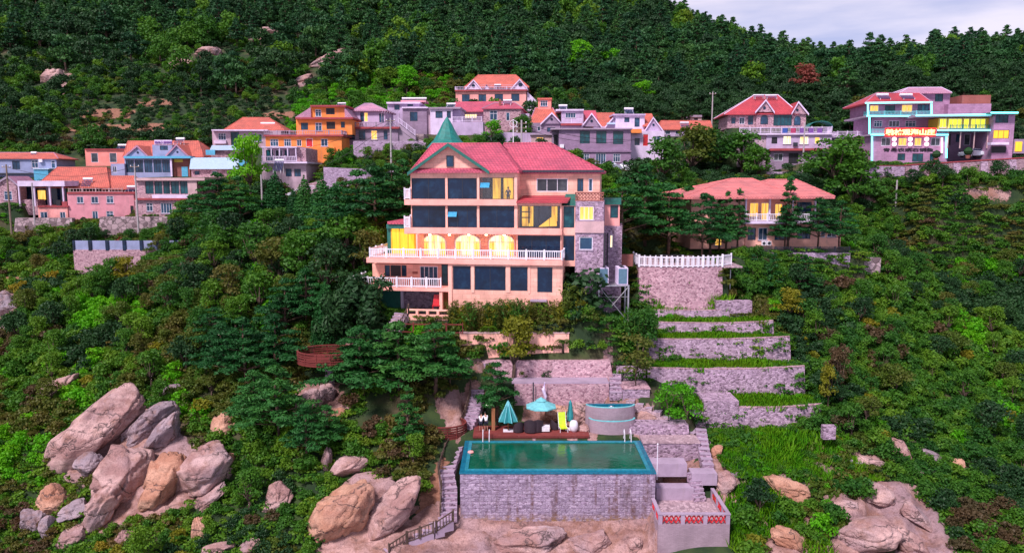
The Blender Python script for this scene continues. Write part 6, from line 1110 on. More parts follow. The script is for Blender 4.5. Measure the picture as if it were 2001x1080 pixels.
# ------------------------------------------------------------------ people
def person(loc, yaw, label, shirt, shorts, lean=.0, armf=.3):
    """standing figure about 1.7 m tall: one skinned body, clothes and hair over it"""
    e = empty('person', loc, yaw, label, 'person'); V = []; E = []; R = []
    def add(p, r, par=None):
        V.append(p); R.append(r)
        if par is not None: E.append((par, len(V) - 1))
        return len(V) - 1
    L = lean
    pel = add((0, 0, .92), .13); wa = add((0, -.05 * L, 1.08), .115, pel); ch = add((0, -.35 * L, 1.30), .14, wa); nk = add((0, -.55 * L, 1.47), .055, ch); hd = add((0, -.65 * L, 1.58), .085, nk); hd2 = add((0, -.7 * L, 1.66), .08, hd); add((0, -.7 * L - .1, 1.585), .02, hd)
    for s_ in (-1, 1):
        hp = add((.09 * s_, 0, .88), .1, pel); kn = add((.11 * s_, -.02, .48), .062, hp); an = add((.12 * s_, .02, .09), .04, kn); add((.13 * s_, -.13, .035), .035, an)
        sh_ = add((.18 * s_, -.4 * L, 1.39), .06, ch); el = add((.26 * s_, -.42 * L - armf * .3, 1.13), .043, sh_); wr = add((.22 * s_, -.45 * L - armf * .9, .93 + armf * .3), .028, el); pm = add((.215 * s_, -.45 * L - armf * .9 - .06, .89 + armf * .3), .03, wr)
        for f_ in range(4): a_ = add((.19 * s_ + .017 * s_ * f_, -.45 * L - armf * .9 - .10, .85 + armf * .3 - .004 * f_), .009, pm); add((.19 * s_ + .017 * s_ * f_, -.45 * L - armf * .9 - .11, .815 + armf * .3), .008, a_)
        t_ = add((.18 * s_, -.45 * L - armf * .9 - .05, .87 + armf * .3), .010, pm); add((.165 * s_, -.45 * L - armf * .9 - .08, .85 + armf * .3), .009, t_)
    def skin(name, idx, mat, k=1.0, rmin=0):
        mp_ = {i: j for j, i in enumerate(idx)}; me = bpy.data.meshes.new(name); me.from_pydata([V[i] for i in idx], [(mp_[a], mp_[b_]) for a, b_ in E if a in mp_ and b_ in mp_], []); o = link(name, me, e); o.modifiers.new('skin', 'SKIN')
        for j, i in enumerate(idx): r_ = max(R[i] * k, rmin); me.skin_vertices[0].data[j].radius = (r_, r_ * .85)
        me.skin_vertices[0].data[0].use_root = True; sb = o.modifiers.new('smooth', 'SUBSURF'); sb.levels = sb.render_levels = 1; me.materials.append(MATS[mat]); return o
    skin('body', list(range(len(V))), 'skin'); per = (len(V) - 7) // 2; a0, b0 = 7, 7 + per
    skin('shirt', [pel, wa, ch, a0 + 4, a0 + 5, b0 + 4, b0 + 5], shirt, 1.22); skin('shorts', [pel, a0, a0 + 1, b0, b0 + 1], shorts, 1.28)
    MB().lathe([(.02, -.04), (.092, .0), (.098, .06), (.07, .115), (.02, .13)], 12, (0, -.7 * L + .015, 1.62)).build('hair', 'hair', e, smooth=True); MB().box(-.035, -.02, -.7 * L - .095, -.7 * L - .085, 1.6, 1.61).box(.02, .035, -.7 * L - .095, -.7 * L - .085, 1.6, 1.61).build('eyes', 'hair', e)
    return e
person(at(940, 67.2), 170, 'person in white shirt and dark shorts standing by the pool, left of the pair', 'shirt', 'shorts', .25, .5); person(at(950, 67.3), 200, 'person in white shirt leaning forward, right of the pair by the pool', 'shirt', 'shorts', .45, .6)
q = MAIN.L(993, 389, .9); p_ = MAIN.e.matrix_basis @ Vector((q[0], .9, q[1])); p_ = MAIN.O + MAIN.ex * q[0] + MAIN.ey * .9 + Vector((0, 0, q[1])); person(p_ - Vector((0, 0, .5)), 0, 'dark silhouetted person behind the lit top floor window of the guest house', 'shorts', 'shorts')

# ------------------------------------------------------------------ cars, poles, cables
def car(px, py, Y, yaw, mat, label, van=False, grp='cars parked along the village road'):
    e = empty('parked_car', P(px, py, Y), yaw, label, 'car', grp); L_h, W_h = 2.2, .88
    prof = [(-2.2, .3), (-2.2, .75), (-1.9, .9), (-1.45, 1.0), (-.85, 1.42), (.7, 1.45), (1.35, 1.0), (2.05, .88), (2.2, .7), (2.2, .3)] if not van else [(-2.2, .3), (-2.2, 1.0), (-2.05, 1.65), (.9, 1.68), (1.6, 1.05), (2.1, .95), (2.2, .7), (2.2, .3)]
    m_ = MB(); n = len(prof); sw = [(x, W_h if z < 1.05 else W_h - .16, z) for x, z in prof]
    m_.v += [(x, -w_, z) for x, w_, z in sw] + [(x, w_, z) for x, w_, z in sw]; m_.f.append(tuple(range(n))); m_.f.append(tuple(reversed(range(n, 2 * n))))
    for k in range(n): j = (k + 1) % n; m_.f.append((k, n + k, n + j, j))
    b = m_.build('body', mat, e); gz0, gz1 = 1.0, (1.38 if not van else 1.58)
    for s_ in (-1, 1):
        y0 = s_ * (W_h + .01); y1 = s_ * (W_h - .13)
        MB().hull([(-1.25, y0 - .02 * s_, gz0), (1.15, y0 - .02 * s_, gz0), (1.15, y0 - .04 * s_, gz0), (-1.25, y0 - .04 * s_, gz0)], [(-.8, y1, gz1), (.65, y1, gz1), (.65, y1 - .02 * s_, gz1), (-.8, y1 - .02 * s_, gz1)]).build('side_window', 'glass', e)
        for x in (-1.35, 1.35): w_ = MB().tube([(x, s_ * (W_h - .18), .33), (x, s_ * (W_h + .02), .33)], .33, 14).build('wheel', 'tyre', e); MB().tube([(x, s_ * (W_h + .0), .33), (x, s_ * (W_h + .03), .33)], .18, 10).build('rim', 'metal', w_)
    MB().hull([(1.42, -.7, 1.0), (1.42, .7, 1.0), (1.36, .7, 1.03), (1.36, -.7, 1.03)], [(.80, -.62, gz1 + .02), (.80, .62, gz1 + .02), (.72, .62, gz1 + .04), (.72, -.62, gz1 + .04)]).build('windscreen', 'glass', e)
    for s_ in (-1, 1): MB().box(2.16, 2.22, s_ * .6 - .15, s_ * .6 + .15, .68, .8).build('headlight', 'lampwhite' if False else 'white', e)
car(1189, 333, 132.4, 172, 'carsilver', 'silver estate car parked nearest the lavender house, left of the white car', grp=None); car(1224, 336, 131.9, 165, 'carwhite', 'white car parked right of the silver estate below the lavender house', grp=None)
car(1900, 308, 127.6, 200, 'carsilver', 'silver car parked left under the stilted dining wing', grp=None); car(1942, 306, 127.2, 20, 'carwhite', 'white car parked between two planters above the buttressed wall', grp=None); car(1983, 304, 126.6, 10, 'carwhite', 'white car parked before the amber doorway at the right edge', grp=None); car(590, 388, 118.5, 15, 'carwhite', 'white car half hidden behind the cypresses left', grp=None); car(612, 381, 119.5, 190, 'carwhite', 'white car tail showing between two cypresses', grp=None)
for px, py, lb in ((1829, 316, 'round bush pot before the right hotel window'), (1891, 310, 'dark potted shrub left of the silver car under the dining wing'), (1957, 307, 'dark potted shrub between the two white cars')):
    e = empty('potted_shrub', P(px, py, 125.6), 0, lb, 'potted shrub'); MB().lathe([(.3, 0), (.42, .5), (.45, .55)], 10).build('pot', 'brickred', e)
    o = MB().lathe([(.1, .5), (.55, .8), (.7, 1.2), (.45, 1.65), (.05, 1.85)], 9).build('foliage', 'leafdark', e)
def upole(px, py, Y, h_, label, kind='conc', arms=1):
    b_ = P(px, py, Y); gz_ = H([b_.x], [b_.y])[0]; b_.z = min(b_.z, gz_ + .0) if gz_ < b_.z else b_.z; top = P(px, py, Y).z + h_
    e = empty('utility_pole', b_, 0, label, 'utility pole'); hh = top - b_.z; MB().tube([(0, 0, -.5), (0, 0, hh)], [.17, .11], 8).build('shaft', 'concpole' if kind == 'conc' else 'woodpole', e)
    for k in range(arms): MB().box(-.7, .7, -.05, .05, hh - .5 - .6 * k, hh - .4 - .6 * k).build('crossarm', 'woodpole', e); [MB().lathe([(.05, 0), (.09, .08), (.05, .2)], 6, (dx, 0, hh - .4 - .6 * k)).build('insulator', 'white', e) for dx in (-.6, .6)]
    return Vector((b_.x, b_.y, top - .4))
T = {}
T['a'] = upole(1391, 242, 165, 6.6, 'weathered concrete utility pole standing before the forest right of centre', arms=1)
T['b'] = upole(1019, 300, 104, 4.4, 'short concrete pole with three insulator arms behind the pink ridge', arms=3); T['c'] = upole(765, 340, 118, 8.4, 'grey utility pole against the upper lilac wall left of the turret'); T['d'] = upole(24, 470, 122, 12, 'brown wooden utility pole at the far left before the small cottage', 'wood'); T['e'] = upole(270, 440, 119, 9.4, 'pale leaning utility pole at the left corner of the stone house', arms=1); T['f'] = upole(1751, 388, 121, 2.9, 'pale stub post in the shrubs below the buttressed wall', arms=0); T['g'] = upole(1570, 300, 128, 5.0, 'thin pole before the white wall under the red-roofed villa', arms=0); T['h'] = upole(68, 432, 125.5, 6.2, 'white painted post in front of the open lit porch', arms=0); T['i'] = upole(513, 410, 110, 5.0, 'pale concrete corner post of the pink porch house', arms=0)
e = empty('garden_lamp', P(1003, 284, 92), 0, 'white lamp pole with a ring head and small panel behind the pink ridge', 'lamp post'); MB().tube([(0, 0, -1.5), (0, 0, 2.8)], .06, 8).build('shaft', 'white', e); m_ = MB(); m_.tube([(.42 * math.cos(a), 0, 2.5 + .42 * math.sin(a)) for a in np.linspace(0, 2 * math.pi, 17)], .035, 5); m_.build('ring', 'white', e); MB().box(-.5, .35, -.3, .3, .02, .1).build('panel', 'tin', e); MB().lathe([(.02, 2.8), (.12, 2.9), (.02, 3.0)], 8).build('lamp', 'white', e)
def cable(a_, b_, sag, label):
    pts = [a_.lerp(b_, k / 16) - Vector((0, 0, sag * 4 * (k / 16) * (1 - k / 16))) for k in range(17)]; o = MB().tube([p - a_ for p in pts], .03, 4).build('overhead_cable', 'blackish', None, loc=a_); tag(o, label, 'cable')
cable(T['b'], P(1240, 272, 132), .8, 'dark cable running right from the three-armed pole across the lavender house'); cable(T['b'] - Vector((0, 0, .6)), P(1265, 268, 132), 1.4, 'lower dark cable sagging across the lavender house windows'); cable(P(640, 320, 112), T['c'], .6, 'dark cable rising left to the grey pole on the lilac wall'); cable(T['c'], P(870, 293, 100), .9, 'dark cable between the grey pole and the green turret'); cable(P(140, 352, 126), P(262, 372, 124), .6, 'thin dark cable in front of the pink two-storey block'); cable(P(400, 350, 125), P(512, 318, 121), .8, 'thin dark cable from the stone house to the pink porch house'); cable(P(672, 262, 130), P(765, 262, 118), .7, 'thin dark cable before the grey stone house windows'); cable(T['d'], T['e'], 1.5, 'dark cable spanning the pink block at the left'); cable(P(600, 288, 128), T['c'] + Vector((0, 0, .2)), .5, 'upper dark cable from the orange guest house to the grey pole')
# ================================================================== rocks
def boulder_mesh(name, seed, rx, ry, rz, ang=0, mat='rock', cuts=10, res=5):
    import bmesh
    bm = bmesh.new(); bmesh.ops.create_icosphere(bm, subdivisions=res, radius=1); V = np.array([v.co for v in bm.verts]); Fc = np.array([[v.index for v in f.verts] for f in bm.faces]); bm.free()
    r = np.random.default_rng(seed); V = V * (1 + .0)
    for k in range(cuts):
        n = r.normal(size=3); n /= np.linalg.norm(n); d = r.uniform(.56, .9); s = V @ n - d; V = V - np.where(s > 0, s * .93, 0)[:, None] * n[None]
    V /= np.abs(V).max(0)[None]
    a = fbm(V[:, 0] * 2.2 + seed, V[:, 2] * 2.2 + V[:, 1] * 1.3, 4, seed); crack = np.abs(fbm(V[:, 0] * 1.3 + V[:, 1] + seed * 3, V[:, 2] * 2.1 - V[:, 1], 3, seed + 5)); V = V * (1 + .13 * a - .13 * np.clip(1 - crack * 8, 0, 1) + .03 * fbm(V[:, 0] * 9, V[:, 2] * 9 + V[:, 1] * 7, 3, seed + 9))[:, None]
    V = V * np.array([rx, ry, rz]); c, s = math.cos(ang), math.sin(ang); V = np.c_[V[:, 0] * c - V[:, 2] * s, V[:, 1], V[:, 0] * s + V[:, 2] * c]
    return mesh_np(name, V, Fc, [mat])
def boulder(px, py, w, h_, ang, label, mat='rock', seed=0, dy=0, cuts=10, thick=.8):
    if py < 200 and px > 200: w, h_ = w * 1.25, h_ * 1.35
    if py < 200 and px < 200: w, h_ = w * .95, h_ * .8
    g = hit(px, py); zc = g.y * cp - g.z * sp; k = zc / F; sc2 = 1.16 if px < 470 and py > 800 else 1.06; rx, rz = w / 2 * k * sc2, h_ / 2 * k * (sc2 + .06); ry = min(rx, rz) * 1.1 * thick + .2 * max(rx, rz)
    me = boulder_mesh('boulder', seed or int(px * 7 + py), rx, ry, rz, math.radians(ang), mat, cuts); o = link('boulder', me, None, g + Vector((0, -ry * .12 + dy, ry * .1))); tag(o, label, 'boulder'); BOULD.append((g.x, g.y, max(rx, rz)))
BOULD = []
B_ = [(194, 850, 235, 84, 49, 'largest smooth pink granite slab slanting up to the right in the lower left cliff', 'rock'), (285, 842, 140, 50, 35, 'lilac-pink slab right of the largest slab, pointing up to a narrow tip', 'rockgrey'), (322, 865, 112, 44, 52, 'dark slate-grey cracked slab wedged right of the lilac slab', 'rockgrey'), (250, 932, 104, 112, 10, 'big blunt pink block below the lilac slab in the left cliff', 'rock'), (200, 1008, 120, 54, 58, 'pink slab running down left below the blunt block', 'rock'), (180, 912, 52, 46, 10, 'small grey stone tucked under the end of the largest slab', 'rockgrey'), (322, 955, 125, 70, 66, 'cracked orange-pink outcrop right of the blunt block', 'rockorange'), (407, 935, 130, 84, 42, 'broad speckled pink boulder on the right of the left cliff', 'rock'), (435, 840, 56, 44, 50, 'reddish round-topped boulder above the speckled one', 'rockorange'), (339, 768, 38, 27, 20, 'small lone lilac boulder in shrubs at the top of the left cliff', 'rockgrey'), (113, 762, 92, 42, 36, 'isolated split pink slab at the upper left of the cliff', 'rock'), (148, 1050, 64, 36, 34, 'low pink slab near the bottom left corner', 'rock'), (248, 1055, 48, 32, 62, 'narrow pink stone standing upright at the bottom left', 'rock'), (72, 1017, 52, 44, 0, 'pale grey block at the lower left edge', 'rockgrey'), (97, 1040, 30, 48, 0, 'small upright grey stone at the lower left edge', 'rockgrey'), (412, 975, 84, 28, 42, 'thin pink slab under the speckled boulder', 'rock'), (390, 1042, 28, 52, 5, 'narrow orange rock standing in the shrubs at the bottom', 'rockorange'), (428, 1074, 64, 24, 8, 'flat rock cut by the bottom edge left of centre', 'rock'), (259, 816, 42, 26, 20, 'small pink stone on the shoulder of the largest slab', 'rock'), (105, 985, 60, 60, 20, 'brown shaded rock in the hollow under the largest slab', 'rockorange'), (150, 1000, 70, 34, 30, 'pale block leaning in the hollow under the largest slab', 'rockgrey'),
    (690, 668, 50, 36, 48, 'pointed pink rock beside the round timber deck', 'rock'), (612, 790, 64, 44, 30, 'jagged pink rock under the pines below the round deck', 'rock'), (592, 812, 38, 34, -20, 'small angular rock left below the jagged rock', 'rockorange'), (640, 768, 36, 30, 0, 'small pale rock above the jagged rock', 'rock'), (660, 808, 34, 22, 0, 'small ochre rock right of the jagged rock', 'rockorange'), (545, 978, 50, 78, -30, 'two-humped pink boulder alone in the shrubs at the bottom', 'rock'), (672, 1008, 170, 92, 52, 'huge rusty pink boulder left of the smooth rock slope', 'rockorange'), (680, 915, 84, 44, 28, 'grey-pink rock shelf just above the huge rusty boulder', 'rock'), (640, 905, 24, 50, 0, 'thin upright rock left of the rock shelf', 'rock'), (452, 905, 26, 32, 40, 'small reddish rock at the edge of the pines', 'rockorange'), (490, 1070, 50, 26, 28, 'low rock at the bottom edge below the two-humped boulder', 'rock'), (752, 1012, 190, 66, 47, 'long smooth orange-pink slab slanting down left of the pool path', 'rock'),
    (1313, 937, 60, 34, 4, 'large orange boulder resting between two concrete slabs right of the pool', 'rockorange'), (1240, 1066, 30, 26, 0, 'pale pinkish loose boulder under the right end of the pool wall', 'rock'), (1158, 1062, 100, 40, 8, 'rounded pink boulder on the slope below the pool wall', 'rock'), (1030, 1058, 150, 50, 5, 'broad low granite hump below the middle of the pool wall', 'rock'), (1757, 884, 66, 34, -35, 'split pink rock at the upper right of the rocky field', 'rock'), (1822, 896, 56, 22, -28, 'long flat grey rock right of the split rock', 'rockgrey'), (1870, 912, 26, 28, 0, 'small rounded brown rock under the dark bushes at the right', 'rockorange'), (1792, 926, 26, 14, -10, 'little pale rock on the grassy bank at the right', 'rock'), (1437, 933, 32, 18, -20, 'small pile of white stones on the lawn edge', 'rockgrey'), (1436, 985, 22, 16, 0, 'small pinkish rock beside the look-out parapet', 'rock'), (1400, 890, 24, 34, -30, 'broken orange rock right of the upper steps', 'rockorange'), (1415, 950, 60, 50, -40, 'weathered granite outcrop behind the look-out parapet', 'rock'), (1535, 958, 96, 40, -18, 'fractured orange-brown outcrop in the middle of the lawn', 'rockorange'), (1652, 990, 70, 22, 3, 'flat pale slab at the left edge of the big rock field', 'rock'), (1712, 970, 74, 44, -10, 'bare pinkish slab at the top of the big rock field', 'rock'), (1690, 1050, 130, 60, 12, 'broad smooth slab at the bottom of the big rock field', 'rock'), (1790, 1010, 110, 30, -38, 'long rock rib running down right of the rock field', 'rock'), (1775, 1062, 90, 40, -42, 'ribbed slab at the bottom right of the rock field', 'rock'), (1545, 1062, 90, 44, -25, 'crumbling brown slab left of the big rock field', 'rockorange'), (1705, 905, 66, 20, -12, 'flat tan rock by the pale footpath', 'rock'),
    (1085, 815, 50, 34, 10, 'pink rocks heaped behind the open parasol', 'rockorange'), (1135, 815, 44, 50, 0, 'tall pink rock between the closed parasol and the tub', 'rock'), (1060, 838, 30, 20, 0, 'small orange rock under the open parasol', 'rockorange'), (1140, 842, 26, 24, 0, 'small pink rock at the foot of the tub', 'rock'),
    (110, 162, 58, 52, 20, 'cracked pink outcrop on the far left hillside', 'rock'), (350, 130, 46, 18, 4, 'low pink outcrop on the left hillside, left of a pair', 'rock'), (407, 110, 40, 28, 10, 'pink outcrop on the left hillside, right of a pair', 'rock'), (655, 124, 78, 24, 22, 'slanting bare pink rock face below the forest', 'rock'), (515, 68, 54, 14, 14, 'thin rock band high in the left forest', 'rock'), (611, 18, 32, 18, 20, 'small pale rock at the top edge of the forest', 'rock'), (596, 160, 38, 14, 18, 'small pale rocks right of the bare pine trunk', 'rock'), (14, 605, 50, 60, 20, 'pale shattered rock pile at the left edge', 'rockgrey')]
for i, (px, py, w, h_, ang, lb, mt) in enumerate(B_): boulder(px, py, w, h_, ang, lb, mt, seed=i + 3)

# ================================================================== foliage prototypes
def leaf_quads(Cn, Nr, size, tilt=.8, aspect=1.5, r=rng):
    n = len(Cn); Nn = Nr + r.normal(size=(n, 3)) * tilt; Nn /= np.linalg.norm(Nn, axis=1, keepdims=True) + 1e-9
    t_ = np.cross(Nn, r.normal(size=(n, 3))); t_ /= np.linalg.norm(t_, axis=1, keepdims=True) + 1e-9; b_ = np.cross(Nn, t_); s = size * r.uniform(.6, 1.35, (n, 1))
    V = np.stack([Cn - t_ * s * aspect / 2, Cn - b_ * s / 2 + Nn * s * .12, Cn + t_ * s * aspect / 2, Cn + b_ * s / 2 + Nn * s * .12], 1).reshape(-1, 3); return V, np.arange(4 * n).reshape(-1, 4)
def blob_pts(c, rad, n, r=rng, up=0.0, shell=.65):
    d = r.normal(size=(n, 3)); d /= np.linalg.norm(d, axis=1, keepdims=True); d[:, 2] = np.where(d[:, 2] < -.3 + up, -d[:, 2] * .6, d[:, 2]); k = r.uniform(shell, 1.08, (n, 1)); rad = np.asarray(rad, float); return np.asarray(c) + d * rad * k, d / rad * rad.mean()
def crown(name, blobs, leaf, mat, density, tilt=.75, aspect=1.5, shell=.6):
    Cs, Ns = [], []
    for c, rad in blobs:
        rad = np.asarray(rad, float) * np.ones(3); area = 4 * math.pi * (rad.prod()) ** (2 / 3); n = max(12, int(area * density / (leaf * leaf))); p, nn = blob_pts(c, rad, n, shell=shell); Cs.append(p); Ns.append(nn)
    V, Fc = leaf_quads(np.concatenate(Cs), np.concatenate(Ns), leaf, tilt, aspect); return mesh_np(name, V, Fc, [mat])
def trunk_mesh(name, segs, mat='bark', n=6):
    m_ = MB()
    for pts, rr in segs: m_.tube(pts, rr, n)
    return mesh_np(name, m_.v, m_.f, [mat], smooth=True)
def rblobs(n, R, z0, z1, r0, r1, seed, squash=.8):
    q = random.Random(seed); o = []
    for k in range(n):
        a = q.uniform(0, 6.283); zz = q.uniform(0, 1); rr = R * math.sqrt(q.uniform(.05, 1)) * (1 - .55 * zz * zz); s = q.uniform(r0, r1); o.append(((rr * math.cos(a), rr * math.sin(a), z0 + (z1 - z0) * zz), (s, s, s * squash)))
    return o
PR = {}
def make_protos():
    for k in range(4):     # shrubs, 2 m across, 1.6 m tall
        q = rblobs(9, .75, .35, 1.2, .32, .55, 100 + k); PR['shrub%d' % k] = [(crown('shrub', q, .14, 'leafgreen', .62), None)]
    for k, mt in enumerate(('leafolive', 'leafbrown', 'leafyellow', 'leafbright', 'leafred', 'leafdark')): PR['shrub_' + mt[4:]] = [(crown('shrub', rblobs(9, .75, .35, 1.2, .32, .55, 120 + k), .14, mt, .55), None)]
    for k in range(2):     # low ground cover
        PR['cover%d' % k] = [(crown('ground_cover', rblobs(6, .8, .08, .3, .3, .45, 150 + k, .5), .15, ('leafgreen', 'leafolive')[k], .5), None)]
    for k in range(3):     # grass tufts
        n = 130; a = rng.uniform(0, 6.28, n); rr = np.sqrt(rng.uniform(0, 1, n)) * .62; h_ = rng.uniform(.12, .42, n); w_ = .035; bx, by = rr * np.cos(a), rr * np.sin(a); d = rng.uniform(0, 6.28, n); lx, ly = rng.normal(0, .1, n), rng.normal(0, .1, n)
        V = np.stack([np.c_[bx - w_ * np.cos(d), by - w_ * np.sin(d), 0 * bx - .05], np.c_[bx + w_ * np.cos(d), by + w_ * np.sin(d), 0 * bx - .05], np.c_[bx + lx + .012, by + ly, h_], np.c_[bx + lx - .012, by + ly, h_]], 1).reshape(-1, 3); PR['grass%d' % k] = [(mesh_np('grass', V, np.arange(4 * n).reshape(-1, 4), ['leafgrass']), None)]
    for k in range(3):     # broadleaf trees, 5.5 m
        q = rblobs(22, 1.9, 2.0, 4.9, .6, 1.0, 200 + k); rr = random.Random(k); segs = [([(0, 0, -.4), (.08, 0, 1.0), (0, .1, 2.4), (.1, 0, 3.8)], [.2, .15, .1, .04])] + [([(0, 0, 1.3), ((b[0][0]) * .5, b[0][1] * .5, 2.2), b[0]], [.08, .05, .02]) for b in q[:9]]
        for mt in ('green', 'bright', 'olive', 'yellow', 'red', 'brown', 'dark'):
            if k and mt not in ('green', 'olive', 'dark'): continue
            PR['broad_%s%d' % (mt, k)] = [(crown('crown', q, .2, 'leaf' + mt, .42), 'crown'), (trunk_mesh('trunk', segs), 'trunk')]
    def pine(seed, Ht, R, base, tiers, leaf, mat, dens, pad_=(.75, .24)):
        q = random.Random(seed); bl = []; segs = [([(0, 0, -.5), (q.uniform(-.12, .12), q.uniform(-.12, .12), Ht * .35), (q.uniform(-.2, .2), q.uniform(-.2, .2), Ht * .7), (0, 0, Ht * .97)], [.19 * Ht / 7, .15 * Ht / 7, .09 * Ht / 7, .02])]
        for t_ in range(tiers):
            u = t_ / (tiers - 1); z = Ht * (base + (1 - base) * u) * .97; rr = R * (1 - u) ** .75 + .25; nb = max(2, int(6 - 3 * u))
            a0 = q.uniform(0, 6.28)
            for b in range(nb):
                a = a0 + 6.283 * b / nb + q.uniform(-.35, .35); ln = rr * q.uniform(.55, 1.05); e = (ln * math.cos(a), ln * math.sin(a), z + q.uniform(-.2, .35)); segs.append(([(0, 0, z - .25 * ln), (e[0] * .6, e[1] * .6, z - .1), (e[0] * .95, e[1] * .95, e[2] - .05)], [.05 * Ht / 7, .035, .015]))
                for s_, f_ in ((1.0, 1.0), (.6, .85)): bl.append(((e[0] * s_ + q.uniform(-.15, .15), e[1] * s_ + q.uniform(-.15, .15), e[2] + (1 - s_) * .15), (pad_[0] * f_ * (.6 + .4 * (1 - u)), pad_[0] * f_ * (.6 + .4 * (1 - u)), pad_[1])))
        bl.append(((0, 0, Ht), (.3, .3, .35))); return crown('crown', bl, leaf, mat, dens, .7, 2.6, .3), trunk_mesh('trunk', segs, 'barkpine')
    for k in range(3): a, b_ = pine(300 + k, 6.5, 2.7, .38, 6, .13, 'leafpine', .55, (.85, .28)); PR['pine%d' % k] = [(a, 'crown'), (b_, 'trunk')]
    for k in range(2): a, b_ = pine(320 + k, 6.5, 1.45, .25, 11, .12, 'leafpine', .6, (.42, .22)); PR['slimpine%d' % k] = [(a, 'crown'), (b_, 'trunk')]
    for k in range(4):     # forest pines, 10 m, seen from far
        a, b_ = pine(340 + k, 10, 2.5, .42 if k < 3 else .3, 8, .30, 'leafforest', .42, (1.05, .42)); PR['forest%d' % k] = [(a, 'crown'), (b_, 'trunk')]
    for k in range(3): q = rblobs(24, 2.2, 1.6, 5.4, .8, 1.25, 360 + k); PR['far%d' % k] = [(crown('crown', q, .34, ('leafdark', 'leafforest', 'leafgreen')[k], .42), 'crown'), (trunk_mesh('trunk', [([(0, 0, -.5), (.1, 0, 2), (0, 0, 4)], [.2, .14, .06])]), 'trunk')]
    bl = [((0, 0, .3 + 5.5 * u), (1.0 * (1 - u * u) ** .8 + .1, 1.0 * (1 - u * u) ** .8 + .1, .5)) for u in np.linspace(0, 1, 14)]; PR['cypress'] = [(crown('crown', bl, .12, 'leafpine', .8, .6, 1.8, .85), 'crown'), (trunk_mesh('trunk', [([(0, 0, -.4), (0, 0, 2)], [.14, .08])]), 'trunk')]
    q = [((1.5 * math.cos(a) * s, 1.5 * math.sin(a) * s, z), (.62, .62, .9)) for a, s, z in [(rnd.uniform(0, 6.28), rnd.uniform(.2, 1), rnd.uniform(1.2, 3.6)) for _ in range(22)]]; PR['weeping'] = [(crown('crown', q, .15, 'leafdark', .55, .5, 2.6), 'crown'), (trunk_mesh('trunk', [([(0, 0, -.4), (.1, 0, 1.4), (0, 0, 3)], [.2, .14, .06])]), 'trunk')]
    for mt in ('yellow', 'olive', 'green'):
        n = 26; segs = []; Cs = []
        for k in range(n):
            a = rnd.uniform(0, 6.28); r_ = rnd.uniform(0, .7); b_ = (r_ * math.cos(a), r_ * math.sin(a), -.2); tp = (b_[0] * 1.7 + rnd.uniform(-.3, .3), b_[1] * 1.7 + rnd.uniform(-.3, .3), rnd.uniform(1.8, 3.1)); segs.append(([b_, ((b_[0] + tp[0]) / 2, (b_[1] + tp[1]) / 2, tp[2] * .55), tp], [.025, .02, .008]))
            for s_ in np.linspace(.3, 1.02, 16): Cs.append([b_[i] + (tp[i] - b_[i]) * s_ + rnd.gauss(0, .13) for i in range(3)])
        Cs = np.repeat(np.array(Cs), 4, 0) + rng.normal(0, .08, (len(Cs) * 4, 3)); V, Fc = leaf_quads(Cs, np.tile([0, 0, .6], (len(Cs), 1)), .085, .8, 3.2); PR['bamboo_' + mt] = [(mesh_np('crown', V, Fc, ['leaf' + mt]), 'leaves'), (trunk_mesh('trunk', segs, 'leafolive', 4), 'stems')]
    n = 14; m_v = []; m_f = []      # sapling: thin stems, light crown
    q = [((.6 * math.cos(a) * s, .6 * math.sin(a) * s, z), (.38, .38, .42)) for a, s, z in [(rnd.uniform(0, 6.28), rnd.uniform(.2, 1), rnd.uniform(1.0, 2.9)) for _ in range(15)]]; PR['sapling'] = [(crown('crown', q, .10, 'leafbright', .26), 'crown'), (trunk_mesh('trunk', [([(0, 0, -.3), (.05, 0, 1), b[0]], [.04, .03, .01]) for b in q[:7]]), 'trunk')]
    PR['sapling_olive'] = [(crown('crown', q, .10, 'leafolive', .26), 'crown'), PR['sapling'][1]]
    V = []; Fc = []                  # palm-like fern
    for k in range(16):
        a = 6.283 * k / 16 + rnd.uniform(-.1, .1); 
        for j in range(9):
            u = (j + .5) / 9; r_ = 1.0 * u; z = .9 + .9 * u - 1.5 * u * u; wd = .16 * (1 - abs(u - .45)); c_, s_ = math.cos(a), math.sin(a); i = len(V); V += [(r_ * c_, r_ * s_, z), (r_ * c_ - wd * s_ * 1.4 + .08 * c_, r_ * s_ + wd * c_ * 1.4 + .08 * s_, z - .08), ((r_ + .1) * c_, (r_ + .1) * s_, z), (r_ * c_ + wd * s_ * 1.4 + .08 * c_, r_ * s_ - wd * c_ * 1.4 + .08 * s_, z - .08)]; Fc.append((i, i + 1, i + 2, i + 3))
    PR['palm'] = [(mesh_np('fronds', np.array(V), np.array(Fc), ['leafgreen']), 'fronds'), (trunk_mesh('trunk', [([(0, 0, -.2), (0, 0, .95)], [.12, .09])]), 'trunk')]
make_protos()
def plant(proto, loc, s, yaw, name, label, cat, group=None, sz=None):
    parts = PR[proto]; sc_ = (s, s, sz or s)
    if len(parts) == 1 and parts[0][1] is None: o = link(name, parts[0][0], None, loc)
    else:
        o = empty(name, loc)
        for me, nm in parts: link(nm, me, o)
    o.location = loc; o.rotation_euler = (0, 0, yaw); o.scale = sc_; return tag(o, label, cat, group)
HT = {'pine': 6.5, 'slimpine': 6.5, 'forest': 10, 'broad': 5.6, 'cypress': 6.1, 'weeping': 4.4, 'bamboo': 3.0, 'sapling': 3.2, 'palm': 1.5, 'shrub': 1.6, 'far': 6.3}
